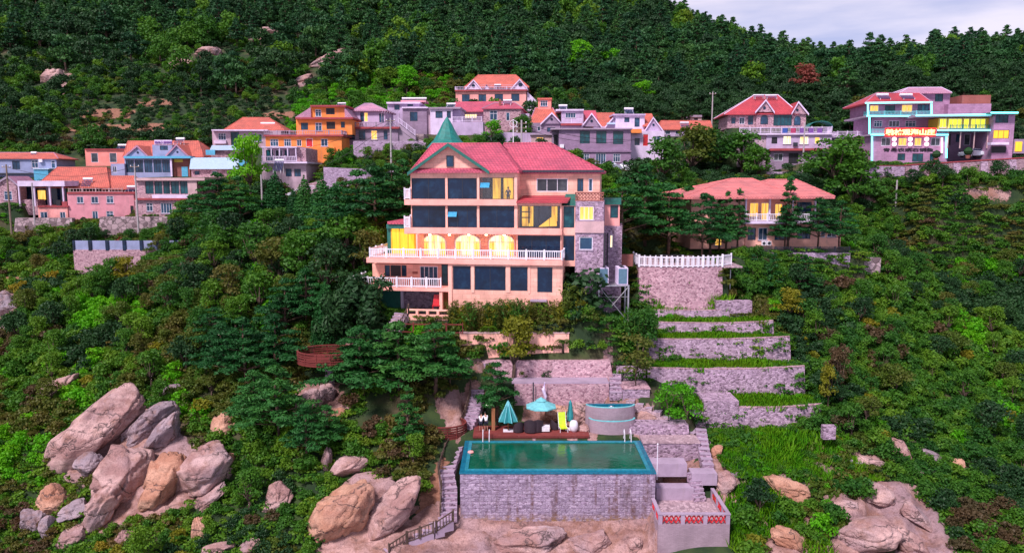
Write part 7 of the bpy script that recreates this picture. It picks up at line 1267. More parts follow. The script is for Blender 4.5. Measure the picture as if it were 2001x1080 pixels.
def tree(proto, px, pyb, hpx, label, name='tree', cat='tree', wid=1.0, Y=None, group=None):
    """stand a plant on the ground with its foot seen at (px, pyb) and hpx photo pixels tall"""
    g = hit(px, pyb)
    if Y: X_ = P(px, pyb, Y).x; g = Vector((X_, Y, H([X_], [Y])[0]))
    zc = g.y * cp - g.z * sp; key = next(k for k in sorted(HT, key=len, reverse=True) if proto.startswith(k))
    if Y: hm = P(px, pyb - hpx, Y).z - g.z
    else: hm = hpx * zc / F / .985
    s = hm / HT[key]; plant(proto, g, s * wid, rnd.uniform(0, 6.28), name, label, cat, group, s); TREES.append((g.x, g.y))
TREES = []
TL = [
 # dark pines left of the guest house
 ('pine0', 700, 470, 130, 'dark bushy pine behind the left corner of the guest house, leftmost of four', 1.25), ('pine1', 735, 480, 145, 'dark bushy pine second from left behind the guest house corner', 1.2), ('pine2', 768, 470, 140, 'dark bushy pine touching the top floor balcony stub', 1.2), ('pine0', 660, 490, 120, 'dark pine between the cypresses and the guest house pines', 1.2), ('pine1', 790, 440, 120, 'dark pine tip right against the guest house wall', 1.0),
 ('cypress', 540, 425, 85, 'broad dark cypress, leftmost in the row', 1.7), ('cypress', 597, 440, 92, 'thin dark cypress between two white cars', 1.3), ('cypress', 632, 450, 100, 'tall bright-tipped cypress in the middle of the row', 1.7), ('cypress', 655, 445, 82, 'short broad cypress at the right of the row', 1.9), ('cypress', 575, 440, 68, 'small cypress behind the thin one', 1.4),
 ('pine2', 430, 455, 110, 'tall pine rising before the sheds with pale blue roofs', 1.0), ('pine1', 402, 452, 92, 'pine at the right end of the stone house', 1.1), ('pine0', 470, 450, 100, 'pine below the bright green tree on the left', 1.1), ('broad_bright0', 491, 395, 132, 'tall bright green tree before the cream house with orange roof', .75), ('broad_green1', 440, 520, 90, 'mid green round tree on the slope below the sheds', 1.2), ('broad_green2', 420, 540, 70, 'mid green tree right of the panelled wall', 1.2), ('broad_green0', 520, 470, 62, 'olive green tree left below the cypress row', 1.2), ('broad_dark1', 560, 500, 80, 'dark round tree below the cypress row', 1.2), ('broad_green1', 620, 530, 85, 'leafy green tree in the middle of the left slope', 1.2), ('broad_dark2', 650, 545, 80, 'dark leafy tree left of the lower balcony', 1.1),
 ('weeping', 712, 665, 128, 'large dark drooping round tree beside the lower white balcony', 1.15), ('weeping', 655, 690, 120, 'dark drooping tree above the round timber deck', .85), ('cypress', 640, 680, 130, 'tall narrow dark conifer behind the round timber deck', 1.3),
 ('pine0', 480, 760, 135, 'big dark pine left of the round timber deck', 1.2), ('pine1', 540, 740, 120, 'dark pine between the big pine and the round deck', 1.2), ('pine2', 435, 740, 105, 'dark pine at the left of the central pine group', 1.2), ('pine0', 545, 870, 150, 'pine with open crown above the two-humped boulder', 1.15), ('pine2', 500, 850, 120, 'pine leaning over the shrubs left of the open-crowned pine', 1.1), ('pine1', 600, 905, 110, 'dark pine over the grey-pink rock shelf', 1.1),
 ('pine0', 710, 800, 150, 'wide spreading pine directly below the round timber deck', 1.35), ('pine1', 780, 790, 150, 'wide spreading pine in the middle of the group left of the pool', 1.35), ('pine2', 850, 780, 135, 'wide spreading pine nearest the pool stairs', 1.3), ('pine1', 740, 740, 90, 'pine crown rising between the spreading pines and the stone stair', 1.3), ('slimpine0', 797, 885, 125, 'young tiered pine standing alone in front of the dark timber deck', 1.05), ('pine2', 972, 832, 120, 'pine in front of the concrete ledge, left of the parasols', .85),
 ('broad_bright0', 820, 700, 62, 'fresh green round shrub tree before the dark rail fence', 1.1), ('broad_green0', 870, 705, 55, 'fresh green low tree under the planter wall', 1.2), ('broad_green1', 780, 690, 50, 'fresh green bush tree left under the rail fence', 1.2), ('broad_yellow0', 1003, 695, 82, 'yellow-green tree before the salmon rendered wall', .95), ('palm', 1100, 722, 32, 'small palm right of the salmon rendered wall', 1.0), ('palm', 955, 690, 30, 'small palm left of the yellow-green tree', 1.0),
    ('broad_green1', 418, 498, 95, 'round mid green tree right above the panelled wall', 1.15),
    ('broad_dark1', 455, 500, 95, 'dark tree below the pines left of the cypress row', 1.15),
    ('broad_green2', 500, 540, 105, 'tall leafy tree in the middle of the left slope', 1.15),
    ('broad_olive1', 545, 560, 105, 'olive tall tree in the middle of the left slope', 1.15),
    ('broad_green0', 590, 560, 110, 'tall green tree below the cypress row, right part', 1.15),
    ('broad_dark2', 640, 590, 115, 'tall dark tree close to the lower white balcony', 1.15),
    ('broad_green1', 680, 520, 110, 'tall green tree left of the big white balcony', 1.15),
    ('broad_olive0', 715, 545, 95, 'olive tree touching the end of the white balcony', 1.15),
    ('pine1', 600, 640, 110, 'tall pine above and left of the round timber deck', 1.15),
    ('pine0', 560, 660, 110, 'tall dark pine left of the drooping trees', 1.15),
    ('broad_green0', 510, 620, 90, 'leafy tree above the big dark pines on the left', 1.15),
    ('broad_olive2', 450, 600, 85, 'olive tree left of the big dark pines', 1.15),
    ('broad_dark0', 380, 590, 80, 'dark tree under the panelled wall right end', 1.15),
    ('broad_green2', 330, 620, 70, 'mid green tree on the left slope below the panelled wall', 1.15),
    ('pine2', 420, 700, 95, 'dark pine at the left flank of the pine group', 1.15),
    ('pine0', 690, 760, 110, 'dense pine just under the round timber deck, left part', 1.15),
    ('pine2', 760, 730, 90, 'dense pine between round deck and rail fence', 1.15),
    ('pine2', 640, 880, 85, 'short pine above the grey-pink rock shelf', 1.15),
    ('pine1', 880, 760, 70, 'low pine leaning over the stone stair', 1.15),
    ('broad_yellow0', 250, 560, 60, 'small yellow-green tree before the panelled wall', 1.15),
 # right of guest house
 ('pine0', 1215, 490, 135, 'dark dense pine right behind the guest house', 1.2), ('pine1', 1260, 480, 140, 'dark dense pine second right of the guest house', 1.2), ('pine2', 1305, 500, 130, 'dark pine at the back of the bastion terrace', 1.1), ('pine1', 1372, 505, 120, 'leaning pine with visible trunk on the bastion terrace', .9), ('pine2', 1405, 492, 96, 'bushy pine half covering the amber villa doorway', .8), ('slimpine1', 1388, 498, 108, 'slim dark pine left of the amber villa doorway', 1.2), ('pine0', 1345, 480, 110, 'dark pine behind the leaning terrace pine', 1.1), ('slimpine0', 1441, 486, 112, 'slim tiered pine with thin trunk before the villa front', .9), ('slimpine1', 1418, 478, 98, 'slim pine just left of the thin-trunked one', .9), ('pine2', 1533, 487, 70, 'low flat pine before the villa lower windows', 1.1), ('slimpine1', 1540, 470, 118, 'tall pine standing up against the salmon villa roof', .95), ('pine0', 1598, 480, 92, 'pine with curved trunk at the right of the villa', 1.1), ('pine1', 1640, 475, 80, 'pine beyond the right corner of the villa', 1.1),
 ('broad_green0', 1290, 370, 100, 'green tree left of a group behind the bastion terrace', 1.3), ('broad_olive0', 1350, 355, 110, 'olive green tree in the group below the long coral roof', 1.3), ('broad_green1', 1400, 345, 98, 'leafy green tree left of the white-walled storey', 1.3), ('broad_green2', 1450, 350, 92, 'yellowish green tree right against the white-walled storey', 1.2), ('broad_green0', 1480, 360, 75, 'green tree before the lilac wall under the villa terrace', 1.2), ('broad_green1', 1630, 385, 128, 'large light green tree left of the neon hotel', 1.35), ('broad_green2', 1665, 420, 110, 'large green tree behind the villa right corner', 1.3), ('broad_dark0', 1250, 400, 90, 'dark round tree behind the guest house right side', 1.3), ('broad_brown0', 1672, 330, 62, 'brownish small tree before the pale annex', .8), ('broad_dark2', 1560, 400, 60, 'dark tree behind the villa roof valley', 1.3), ('broad_dark1', 1420, 400, 60, 'dark tree behind the left slope of the villa roof', 1.4),
 ('broad_bright0', 962, 285, 48, 'bright green bush tree behind the guest house ridge, left of two', 1.2), ('broad_green0', 1018, 285, 56, 'green tree around the three-armed pole behind the ridge', 1.3), 
 ('slimpine0', 1510, 575, 75, 'young pine below the villa wall, left of two', 1.3), ('slimpine1', 1572, 575, 72, 'young pine below the villa wall, right of two', 1.4), ('slimpine0', 1470, 560, 60, 'young pine next to the bastion corner', 1.2), ('broad_yellow0', 1540, 632, 72, 'yellow-orange round tree right of the topmost terraces', 1.0), ('sapling_olive', 1492, 630, 48, 'small yellowish sapling on the topmost terrace', 1.2), ('broad_brown0', 1640, 780, 105, 'rusty brown shrub tree right of the terraces', .75), ('broad_yellow0', 1618, 800, 90, 'yellow-green shrub tree close to the lowest terrace end', .6), ('sapling', 1305, 838, 92, 'bright green sapling by the stone path, left of two', 1.2), ('sapling', 1340, 850, 98, 'bright green sapling by the stone path, right of two', 1.15), ('sapling_olive', 1243, 765, 110, 'thin tree with open olive crown in the square planter', 1.3), ('broad_green0', 1255, 700, 100, 'light willow-like tree left end of the terraces', .95), ('bamboo_green', 1238, 694, 84, 'light green bamboo clump left end of the terraces', 1.2), ('broad_green2', 1124, 590, 80, 'dark ivy-like tree covering the guest house right corner', .8), ('broad_olive0', 960, 748, 40, 'low olive tree beside the curved benches', 1.1),
 # forest accents
 ('broad_bright0', 1135, 150, 70, 'bright yellow-green tree at the forest edge, left of a pair', 1.0), ('broad_bright0', 1190, 160, 62, 'bright yellow-green tree at the forest edge, right of a pair', 1.3), ('broad_bright0', 795, 190, 60, 'bright green tree left of the salmon guest house', 1.1), ('broad_red0', 1570, 190, 62, 'red-brown round tree before the dark forest', 1.2), ('broad_red0', 1086, 62, 34, 'small rust-red tree high in the forest', 1.6), ('forest1', 1655, 200, 78, 'pale pine with bare trunk at the forest edge right of the red tree', 1.1), ('broad_bright0', 1255, 205, 46, 'bright green bush tree above the long coral roof', 1.3), ('pine1', 735, 345, 0, '', 0) ]
for row in TL:
    if row[3]: tree(row[0], row[1], row[2], row[3], row[4], name='pine_tree' if 'pine' in row[0] or 'forest' in row[0] else ('cypress_tree' if 'cypress' in row[0] else ('bamboo_clump' if 'bamboo' in row[0] else ('palm' if row[0] == 'palm' else 'broadleaf_tree'))), wid=row[5], Y={1441: 96.2, 1418: 96.0, 1533: 96.5, 1540: 96.4, 1598: 96.7, 1640: 97.2, 1400: 95.2, 1003: 72.7}.get(row[1] if row[1] == 1003 or 1410 < row[1] < 1650 and row[0] != 'broad_green1' and row[2] in (486, 478, 487, 470, 480, 475, 695) else 0))
for i, (px, Y_, pr, s_, lb) in enumerate(((1122, 75.6, 'shrub_olive', 1.3, 'olive shrub left end of the bank right of the salmon wall'), (1140, 75.8, 'shrub_dark', 1.5, 'dark shrub high on the bank below the ivy corner'), (1128, 74.6, 'shrub_dark', 1.2, 'dark shrub low on the bank right of the salmon wall'), (1148, 74.4, 'shrub2', 1.2, 'green shrub low on the bank above the short stone wall'), (1168, 75.0, 'shrub_olive', .7, 'olive shrub beside the stubby stone pillar'), (1135, 75.2, 'shrub0', 1.2, 'mid green shrub in the middle of the bank by the salmon wall'), (1180, 75.6, 'shrub_dark', .6, 'dark shrub in front of the steel stand legs'), (930, 73.0, 'shrub0', 1.0, 'green shrub left below the salmon wall'), (1070, 73.1, 'shrub_dark', .7, 'small dark shrub below the right end of the salmon wall'), (1020, 73.1, 'shrub_olive', .6, 'small olive shrub at the foot of the salmon wall'))):
    X_ = P(px, 640, Y_).x; plant(pr, (X_, Y_, H([X_], [Y_])[0] - .1), s_, i * 1.3, 'shrub', lb, 'shrub')
for i, (px, py, pr, s_) in enumerate(((1125, 668, 'shrub_dark', 1.0), (1143, 660, 'shrub0', 1.1), (1160, 676, 'shrub_olive', .7), (1130, 692, 'shrub1', .9), (1152, 695, 'shrub_dark', .8), (1172, 665, 'shrub_dark', .7), (1118, 640, 'shrub2', 1.0), (1148, 636, 'shrub_olive', 1.1), (1176, 690, 'shrub0', .8), (1050, 706, 'shrub_olive', .6), (990, 705, 'shrub1', .7), (1090, 704, 'shrub_brown', .6))):
    g = hit(px, py); plant(pr, g - Vector((0, 0, .15)), s_, i * 2.1, 'shrub', '%s shrub on the bank by the salmon wall, %s from top left' % ({'shrub_dark': 'dark', 'shrub_olive': 'olive', 'shrub_brown': 'brown'}.get(pr, 'green'), 'first second third fourth fifth sixth seventh eighth ninth tenth eleventh twelfth'.split()[i]), 'shrub', 'shrubs on the bank by the salmon wall')
# bamboo hedge along the guest house foot
for k, px in enumerate(range(888, 1140, 15)):
    mt = ('green', 'olive', 'yellow')[(k * 7 + 1) % 3] if px < 1080 else 'olive' if k % 2 else 'yellow'; tree('bamboo_' + mt, px, 646 if px < 1060 else 652, rnd.uniform(44, 62) if px < 1080 else rnd.uniform(60, 95), '%s bamboo clump in the hedge below the guest house, %s from left' % ({'green': 'green', 'olive': 'olive', 'yellow': 'yellowish'}[mt], ('first second third fourth fifth sixth seventh eighth ninth tenth eleventh twelfth thirteenth fourteenth fifteenth sixteenth seventeenth eighteenth nineteenth'.split())[k]), 'bamboo_clump', 'bamboo', 1.1, Y=74.6 + rnd.uniform(-.3, .3), group='bamboo hedge at the foot of the guest house')
for px, py, lb in ((1128, 560, 'top left'), (1134, 575, 'top right'), (1118, 600, 'bottom left'), (1140, 606, 'bottom right')): tree('shrub_dark', px, py, 44, 'dark ivy mass on the right corner of the guest house, %s one' % lb, 'ivy', 'ivy', 1.2, Y=77.0, group='ivy on the guest house corner')

# ================================================================== scattered vegetation
LM = [('above the little gabled cottage', 20, 300), ('above the bright pink box house', 205, 230), ('above the blue-grey twin-gabled house', 310, 180), ('above the cream house with orange roof', 480, 150), ('above the orange guest house', 630, 130), ('above the long solar tank house', 810, 120), ('above the salmon guest house', 960, 90), ('above the coral-roofed tower house', 1090, 120), ('above the white box house', 1230, 130), ('above the long coral roof', 1345, 140), ('above the red-roofed villa', 1500, 130), ('right of the red-brown tree', 1620, 130), ('above the neon hotel', 1770, 120), ('above the stilted dining wing', 1890, 110), ('above the amber-lit tower house', 1975, 100),
      ('below the pink two-storey block', 180, 470), ('below the panelled masonry wall', 260, 570), ('above the largest granite slab', 200, 720), ('at the left edge of the picture', 40, 640), ('beside the split pink slab', 60, 770), ('around the lower left grey blocks', 80, 1000), ('below the speckled boulder', 400, 1030), ('above the speckled boulder', 420, 780), ('left of the round timber deck', 480, 640), ('below the cypress row', 560, 500), ('left of the lower white balcony', 620, 570), ('beside the two-humped boulder', 560, 950), ('above the huge rusty boulder', 720, 870), ('left of the pool stairs', 820, 930), ('below the villa wall', 1570, 560), ('right of the topmost terraces', 1620, 650), ('right of the middle terraces', 1680, 740), ('right of the lowest terrace', 1700, 830), ('above the split pink rock', 1800, 850), ('beside the big rock field', 1880, 960), ('at the bottom right corner', 1930, 1050), ('below the buttressed road wall', 1850, 420), ('between villa and road wall', 1750, 480), ('on the slope right of the villa', 1900, 560), ('at the right edge of the picture', 1960, 720), ('below the look-out terrace', 1500, 1040)]
ORD = ['first', 'second', 'third', 'fourth', 'fifth', 'sixth', 'seventh', 'eighth', 'ninth', 'tenth', 'eleventh', 'twelfth', 'thirteenth', 'fourteenth', 'fifteenth']
def name_all(items, rows):
    """items: (object, px, py, kind words). A label from the nearest landmark, the row and the place in that row."""
    B = {}
    for it in items:
        k = min(range(len(LM)), key=lambda i: (LM[i][1] - it[1]) ** 2 + ((LM[i][2] - it[2]) * (1.6 if it[2] > 250 else .4)) ** 2 + (1e6 if (LM[i][2] < 320) != (it[2] < 320) else 0)); B.setdefault((k, it[3]), []).append(it)
    for (k, kind), L in B.items():
        L.sort(key=lambda i: -i[2]); nr = max(1, min(rows, -(-len(L) // 7))); per = -(-len(L) // nr)
        for r_ in range(nr):
            row = sorted(L[r_ * per:(r_ + 1) * per], key=lambda i: i[1]); rn = '' if nr == 1 else (', %s row,' % (('front', 'back') if nr == 2 else ('front', 'middle', 'back', 'rear', 'last'))[r_])
            for j, it in enumerate(row): it[0]['label'] = kind + rn + ' ' + LM[k][0] + ('' if len(row) == 1 else ', %s from left' % ORD[min(j, 14)])
GNS = {}
def scatter(name, label, cat, X, Y, Z, S, rot, idx, protos, kind='stuff'):
    """one object of uncountable growth: instances on points"""
    me = bpy.data.meshes.new(name); me.vertices.add(len(X)); me.vertices.foreach_set('co', np.stack([X, Y, Z], 1).astype(np.float32).ravel())
    for nm, ty, arr in (('gscale', 'FLOAT', S), ('grot', 'FLOAT', rot), ('gidx', 'INT', idx)): a_ = me.attributes.new(nm, ty, 'POINT'); a_.data.foreach_set('value', np.asarray(arr, np.float32 if ty == 'FLOAT' else np.int32))
    o = link(name, me); tag(o, label, cat, None, kind); col = bpy.data.collections.new(name + '_kinds')
    for k, pr in enumerate(protos):
        parts = PR[pr]; ob = None
        if len(parts) > 1:
            V = []; Fc = []; mi = []; off = 0; mats = []
            for q, (m_, _) in enumerate(parts):
                co = np.zeros(len(m_.vertices) * 3, np.float32); m_.vertices.foreach_get('co', co); V.append(co.reshape(-1, 3)); Fc += [[v + off for v in p.vertices] for p in m_.polygons]; mi += [q] * len(m_.polygons); off += len(m_.vertices); mats.append(m_.materials[0].name)
            mm = bpy.data.meshes.new('%02d_%s' % (k, pr)); mm.from_pydata([tuple(v) for v in np.concatenate(V)], [], Fc)
            for nm in mats: mm.materials.append(bpy.data.materials[nm])
            mm.polygons.foreach_set('material_index', np.array(mi, np.int32)); mm.update()
        else: mm = parts[0][0]
        col.objects.link(bpy.data.objects.new('%02d_%s' % (k, name), mm))
    ng = bpy.data.node_groups.new(name, 'GeometryNodeTree'); ng.interface.new_socket('Geometry', in_out='INPUT', socket_type='NodeSocketGeometry'); ng.interface.new_socket('Geometry', in_out='OUTPUT', socket_type='NodeSocketGeometry')
    A = ng.nodes.new; i_, o_ = A('NodeGroupInput'), A('NodeGroupOutput'); ip = A('GeometryNodeInstanceOnPoints'); ci = A('GeometryNodeCollectionInfo'); ci.inputs['Collection'].default_value = col; ci.inputs['Separate Children'].default_value = True; ci.inputs['Reset Children'].default_value = True; ip.inputs['Pick Instance'].default_value = True
    def na(n, ty): q = A('GeometryNodeInputNamedAttribute'); q.data_type = ty; q.inputs[0].default_value = n; return q.outputs[0]
    cx_ = A('ShaderNodeCombineXYZ'); lk = ng.links.new; lk(na('grot', 'FLOAT'), cx_.inputs[2]); lk(i_.outputs[0], ip.inputs['Points']); lk(ci.outputs[0], ip.inputs['Instance']); lk(na('gidx', 'INT'), ip.inputs['Instance Index']); lk(cx_.outputs[0], ip.inputs['Rotation']); lk(na('gscale', 'FLOAT'), ip.inputs['Scale']); lk(ip.outputs[0], o_.inputs[0])
    md = o.modifiers.new('scatter', 'NODES'); md.node_group = ng; return o
def cand(x0, x1, y0, y1, step):
    nx, ny = int((x1 - x0) / step), int((y1 - y0) / step); X, Y = np.meshgrid(x0 + (np.arange(nx) + .5) * step, y0 + (np.arange(ny) + .5) * step); X = (X + rng.uniform(-.5, .5, X.shape) * step).ravel(); Y = (Y + rng.uniform(-.5, .5, Y.shape) * step).ravel()
    k = np.abs(X) < Y * .78 + 6; X, Y = X[k], Y[k]; Z = H(X, Y); px, py = vproj(X, Y, Z); return X, Y, Z, px, py
def clear(X, Y, px, py, extra=0, rocks=True, bould=True):
    ok = ~kept(X, Y, extra)
    if rocks:
        for q in ROCKP: ok &= ~inpoly(px, py, q)
        for q in SOILP: ok &= ~(inpoly(px, py, q) & ((Y < 120) | (rng.uniform(size=len(X)) < .6)))
    for bx, by, br in BOULD:
        if by > 140: ok &= ~((np.abs(X - bx) < br * 1.1 + extra * .3) & (Y - by < br * .6) & (Y - by > -(6 if extra < .4 else 17)))
    for bx, by, br in (BOULD if bould else ()): ok &= (np.hypot(X - bx, (Y - by + br * .35)) > br * .42 + extra * .6)
    return ok
NOSHRUB = [[(135, 500), (265, 500), (380, 488), (380, 515), (265, 566), (135, 566)], [(830, 905), (925, 735), (1010, 716), (1190, 712), (1200, 760), (1270, 760), (1380, 840), (1400, 990), (1450, 1010), (1440, 1250), (735, 1250), (790, 1010), (860, 985)], [(640, 655), (690, 650), (780, 600), (880, 610), (900, 670), (740, 690), (640, 700)], [(1385, 845), (1420, 1000), (1480, 1010), (1630, 985), (1720, 930), (1640, 880), (1600, 850)], [(1155, 530), (1240, 530), (1245, 650), (1155, 650)], [(890, 640), (1115, 640), (1115, 712), (890, 712)], [(1240, 480), (1440, 480), (1440, 610), (1240, 610)], [(575, 660), (715, 660), (715, 745), (575, 745)], [(1250, 610), (1500, 590), (1620, 840), (1380, 860), (1180, 700)]]
GRASS = [[(1385, 845), (1480, 835), (1640, 850), (1640, 880), (1720, 930), (1630, 965), (1600, 1010), (1640, 1100), (1430, 1100), (1430, 985), (1400, 930)]]
# near shrubs
X, Y, Z, px, py = cand(-100, 105, 44, 128, 1.2); ok = clear(X, Y, px, py, .5)
for q in NOSHRUB: ok &= ~inpoly(px, py, q)
X, Y, Z, px, py = (v[ok] for v in (X, Y, Z, px, py)); n = len(X); nz = fbm(X / 9, Y / 9, 3, 51); nz2 = fbm(X / 5 + 40, Y / 5, 3, 61)
idx = rng.integers(0, 4, n); names = ['shrub0', 'shrub1', 'shrub2', 'shrub3', 'shrub_olive', 'shrub_brown', 'shrub_yellow', 'shrub_bright', 'shrub_dark', 'shrub_red', 'broad_green0', 'broad_dark1', 'broad_olive1']; left = px < 900
idx = np.where((nz > .14) & left, 4, idx); idx = np.where((nz2 > .24) & (rng.uniform(size=n) < np.where(left, .5, .2)), 5, idx); idx = np.where((nz < -.26), 8, idx); idx = np.where((nz2 < -.34) & (rng.uniform(size=n) < .6), 7, idx); idx = np.where((rng.uniform(size=n) < .012), 6, idx)
for q in ([(150, 575), (290, 590), (290, 655), (150, 650)], [(0, 850), (90, 870), (80, 950), (0, 960)], [(130, 770), (170, 740), (180, 800), (140, 830)], [(1850, 500), (2001, 520), (2001, 560), (1870, 545)]): idx = np.where(inpoly(px, py, q), 7, idx)
for q in ([(1850, 1000), (1960, 980), (2000, 1080), (1850, 1090)],): idx = np.where(inpoly(px, py, q) & (rng.uniform(size=n) < .8), 5, idx)
idx = np.where(inpoly(px, py, [(190, 480), (260, 480), (250, 540), (195, 540)]), 9, idx)
S = rng.uniform(.6, 1.35, n) * np.where(Y > 80, 1.15, 1.0); fr_ = kept(X, Y + 2.2) | kept(X, Y + 4.5); S = np.where(fr_ & (py < 560), S * .5, S); big = (rng.uniform(size=n) < np.where(Y > 72, .10, .03)) & clear(X, Y, px, py, 1.2, False) & ~fr_; ti = np.where(rng.uniform(size=n) < .6, 10, np.where(rng.uniform(size=n) < .6, 11, 12)); idx = np.where(big, ti, idx); S = np.where(big, rng.uniform(.45, .8, n), S)
S = np.where((py > 930) & left, np.minimum(S, .8), S); S = np.where((px > 600) & (px < 850) & (Y > 103), np.minimum(S, .5), S); S = np.where((px > 195) & (px < 340) & (Y > 112) & (Y < 122), np.minimum(S, .4), S)
inv = (px > -30) & (px < 2030) & (py < 1120); show = np.where(inv, S * np.where(big, 3.2, 1) / Y, 0); order = np.argsort(-show); ind = np.zeros(n, bool); ind[order[:280]] = True
rot = rng.uniform(0, 6.28, n); sides = lambda x, y: ('on the slope left of the guest house' if x < 560 and y < 700 else 'around the cliff at the lower left' if x < 560 else 'on the slope between deck and pool' if x < 1300 else 'on the green slope right of the terraces')
KN = {0: 'mid green', 1: 'mid green', 2: 'mid green', 3: 'mid green', 4: 'olive green', 5: 'brownish', 6: 'yellowish', 7: 'bright green', 8: 'dark green', 9: 'reddish', 10: 'mid green', 11: 'dark green', 12: 'olive green'}
ITEMS = []
for k in np.nonzero(ind)[0]:
    s_ = sides(px[k], py[k]); t_ = 'small tree' if idx[k] > 9 else 'shrub'; ITEMS.append((plant(names[idx[k]], (X[k], Y[k], Z[k] - .1), S[k], rot[k], 'small_tree' if idx[k] > 9 else 'shrub', 'x', t_, '%s %ss %s' % (KN[int(idx[k])], t_, s_)), px[k], py[k], KN[int(idx[k])] + ' ' + t_))
name_all(ITEMS, 5)
scatter('undergrowth', 'dense shrubs covering the near slopes', 'undergrowth', X[~ind], Y[~ind], Z[~ind] - .12, S[~ind], rot[~ind], idx[~ind], names)
# low cover
A1 = cand(-95, 100, 46, 128, .78); A2 = cand(-80, 85, 46, 118, .42); gr = np.hypot((H(A2[0] + .3, A2[1]) - A2[2]) / .3, (H(A2[0], A2[1] + .3) - A2[2]) / .3)
k2 = rng.uniform(size=len(gr)) < np.clip((gr - .75) * .45, 0, 1); X, Y, Z, px, py = (np.concatenate([a, b_[k2]]) for a, b_ in zip(A1, A2)); ok = clear(X, Y, px, py, -.25, True, False)   # steeper ground carries more plants per square metre of plan
for q in NOSHRUB[1:2]: ok &= ~inpoly(px, py, q)
X, Y, Z, px, py = (v[ok] for v in (X, Y, Z, px, py)); n = len(X); scatter('ground_cover', 'low leafy plants carpeting the ground between the shrubs', 'ground cover', X, Y, Z - .05, rng.uniform(.7, 1.3, n), rng.uniform(0, 6.28, n), (fbm(X / 6, Y / 6, 2, 91) > .1).astype(int), ['cover0', 'cover1'])
# grass: lawn and terrace strips
X, Y, Z, px, py = cand(10, 45, 52, 73, .42); ok = clear(X, Y, px, py, .0); g_ = np.zeros(len(X), bool)
for q in GRASS: g_ |= inpoly(px, py, q)
k = ok & g_ & (fbm(X / 2.6, Y / 2.6, 3, 77) > -.16); GXs, GYs, GZs = [X[k]], [Y[k]], [Z[k]]
for n_, xa, xb, ya, yb, zt, zb in TER:
    m_ = int((xb - xa) * (yb - ya) / .12); x = rng.uniform(xa + .3, xb - .4, m_); y = rng.uniform(ya + .75, min(yb - .1, ya + 3.4), m_); GXs.append(x); GYs.append(y); GZs.append(H(x, y))
X, Y, Z = map(np.concatenate, (GXs, GYs, GZs)); n = len(X); scatter('lawn_grass', 'lush green grass on the terraces and lawn slope', 'grass', X, Y, Z, rng.uniform(.7, 1.7, n) * (1 + .9 * fbm(X / 3, Y / 3, 2, 7)), rng.uniform(0, 6.28, n), rng.integers(0, 3, n), ['grass0', 'grass1', 'grass2'])
m_ = 620; X = rng.uniform(16, 36, m_); Y = rng.uniform(56, 69, m_); Z = H(X, Y); px, py = vproj(X, Y, Z); ok = clear(X, Y, px, py, .2) & inpoly(px, py, GRASS[0]); X, Y, Z = X[ok], Y[ok], Z[ok]; xs_, ys_ = [], []
for n_, xa, xb, ya, yb, zt, zb in TER: xs_.append(rng.uniform(xa + .8, xb - 1, 16)); ys_.append(rng.uniform(ya + 1.2, max(ya + 1.3, yb - .5), 16))
X2, Y2 = np.concatenate(xs_), np.concatenate(ys_); X, Y, Z = np.r_[X, X2], np.r_[Y, Y2], np.r_[Z, H(X2, Y2)]; n = len(X); scatter('lawn_weeds', 'tall weeds growing in the lawn and terrace beds', 'weeds', X, Y, Z - .1, rng.uniform(.25, .6, n) * np.where((X < 19.5) & (Y > 69), 1.45, 1), rng.uniform(0, 6.28, n), rng.integers(0, 3, n), ['shrub0', 'shrub_bright', 'shrub2'])
# village gardens and middle hillside
X, Y, Z, px, py = cand(-170, 175, 122, 222, 2.0); ok = clear(X, Y, px, py, 1.0) & (py < 480); X, Y, Z, px, py = (v[ok] for v in (X, Y, Z, px, py)); n = len(X); nz = fbm(X / 16, Y / 10, 3, 13); u = rng.uniform(size=n)
idx = rng.integers(0, 3, n); idx = np.where(nz > .12, 3, idx); idx = np.where((nz > .22) & (px < 620), 4, idx); idx = np.where(nz < -.25, 5, idx); idx = np.where(u < .14, 6, idx); idx = np.where(u > .93, 7, idx); idx = np.where(u > .98, 8, idx); idx = np.where((px > 560) & (px < 880) & (py > 120) & (u < .45), 9, idx); idx = np.where((px > 1150) & (u > .3), np.where(u > .7, 6, 5), idx); idx = np.where((px > 1580) & (py < 260) & (u > .35), 5, idx)
S = rng.uniform(.9, 1.9, n); tr_ = (idx == 6) | (idx == 7) | (idx == 8); S = np.where(tr_, rng.uniform(.55, 1.0, n), S); S = np.where(inpoly(px, py, [(120, 190), (560, 185), (600, 260), (120, 290)]), S * .6, S); S = np.where(Y < 155, np.minimum(S, np.where(tr_, .5, 1.0)), S); fr_ = kept(X, Y + 2.5) | kept(X, Y + 5) | kept(X, Y + 8); S = np.where(fr_, np.minimum(S, np.where(tr_, .22, .5)), S)
scatter('hillside_shrubs', 'shrubs and small trees filling the hillside around the village', 'undergrowth', X, Y, Z - .1, S, rng.uniform(0, 6.28, n), idx, ['shrub0', 'shrub1', 'shrub2', 'shrub_olive', 'shrub_brown', 'shrub_dark', 'far0', 'far2', 'broad_green1', 'shrub_bright'])
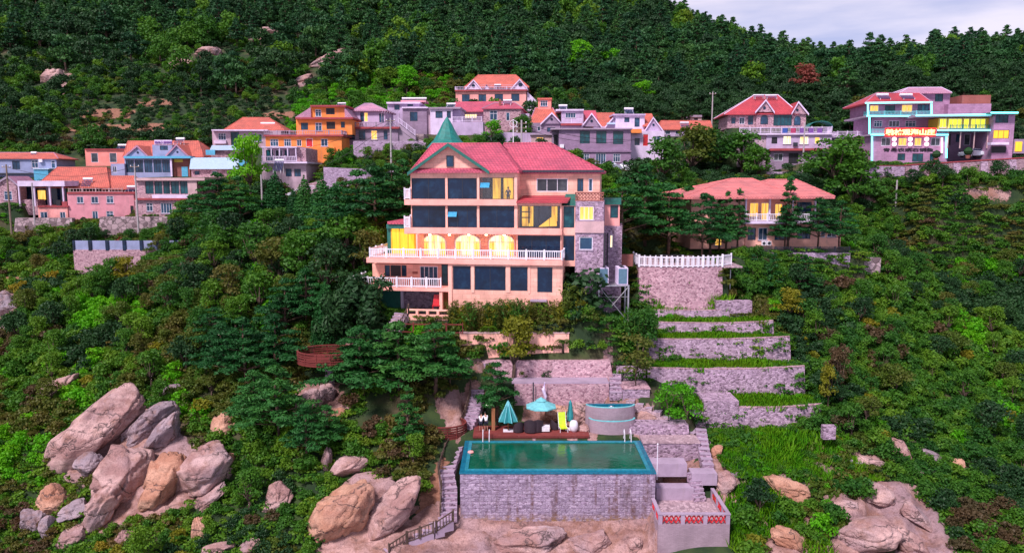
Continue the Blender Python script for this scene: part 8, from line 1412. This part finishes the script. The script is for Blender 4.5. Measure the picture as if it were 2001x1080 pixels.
# forest
X, Y, Z, px, py = cand(-270, 275, 190, 400, 4.6); u = rng.uniform(size=len(X)); edge_ = 196 + 10 * fbm(X / 25, Y / 25, 2, 17); ok = clear(X, Y, px, py, .5) & (Y > edge_); ok &= ~((px < 640) & (py > 105) & (u < .62)); ok &= ~((px < 350) & (py > 150))
X, Y, Z, px, py, u = (v[ok] for v in (X, Y, Z, px, py, u)); n = len(X); idx = rng.integers(0, 4, n); nz = fbm(X / 22, Y / 22, 2, 19); idx = np.where((u > .66), 4, idx); idx = np.where((u > .82), 5, idx); idx = np.where((u > .80) & (nz > .0), 6, idx)
S = rng.uniform(.6, 1.0, n) * np.where(rng.uniform(size=n) < .22, 1.35, 1); S = np.where(idx > 3, rng.uniform(.9, 1.75, n), S); S = np.where((px > 1180), S * .88, S)
inv = (px > 0) & (px < 2001) & (py > -30); show = np.where(inv & (idx < 4), S / Y, 0); order = np.argsort(-show); ind = np.zeros(n, bool); ind[order[:280]] = True; rot = rng.uniform(0, 6.28, n)
ITEMS = []
for k in np.nonzero(ind)[0]:
    s_ = 'at the forest edge above the left village' if px[k] < 700 else 'at the forest edge above the middle village' if px[k] < 1250 else 'at the forest edge behind the right hotels'; ITEMS.append((plant('forest%d' % idx[k], (X[k], Y[k], Z[k]), S[k], rot[k], 'pine_tree', 'x', 'tree', 'dark pines ' + s_), px[k], py[k], 'dark pine'))
name_all(ITEMS, 5)
scatter('forest', 'dark pine forest covering the hill behind the village', 'forest', X[~ind], Y[~ind], Z[~ind], S[~ind], rot[~ind], idx[~ind], ['forest0', 'forest1', 'forest2', 'forest3', 'far0', 'far1', 'far2'])
# dark undergrowth beneath the forest
X, Y, Z, px, py = cand(-260, 265, 200, 330, 3.6); ok = clear(X, Y, px, py, .3); X, Y, Z = X[ok], Y[ok], Z[ok]; n = len(X); scatter('forest_floor', 'dark shrubs under the forest trees', 'undergrowth', X, Y, Z - .1, rng.uniform(1.0, 2.1, n), rng.uniform(0, 6.28, n), rng.integers(0, 2, n), ['shrub_dark', 'shrub1'])
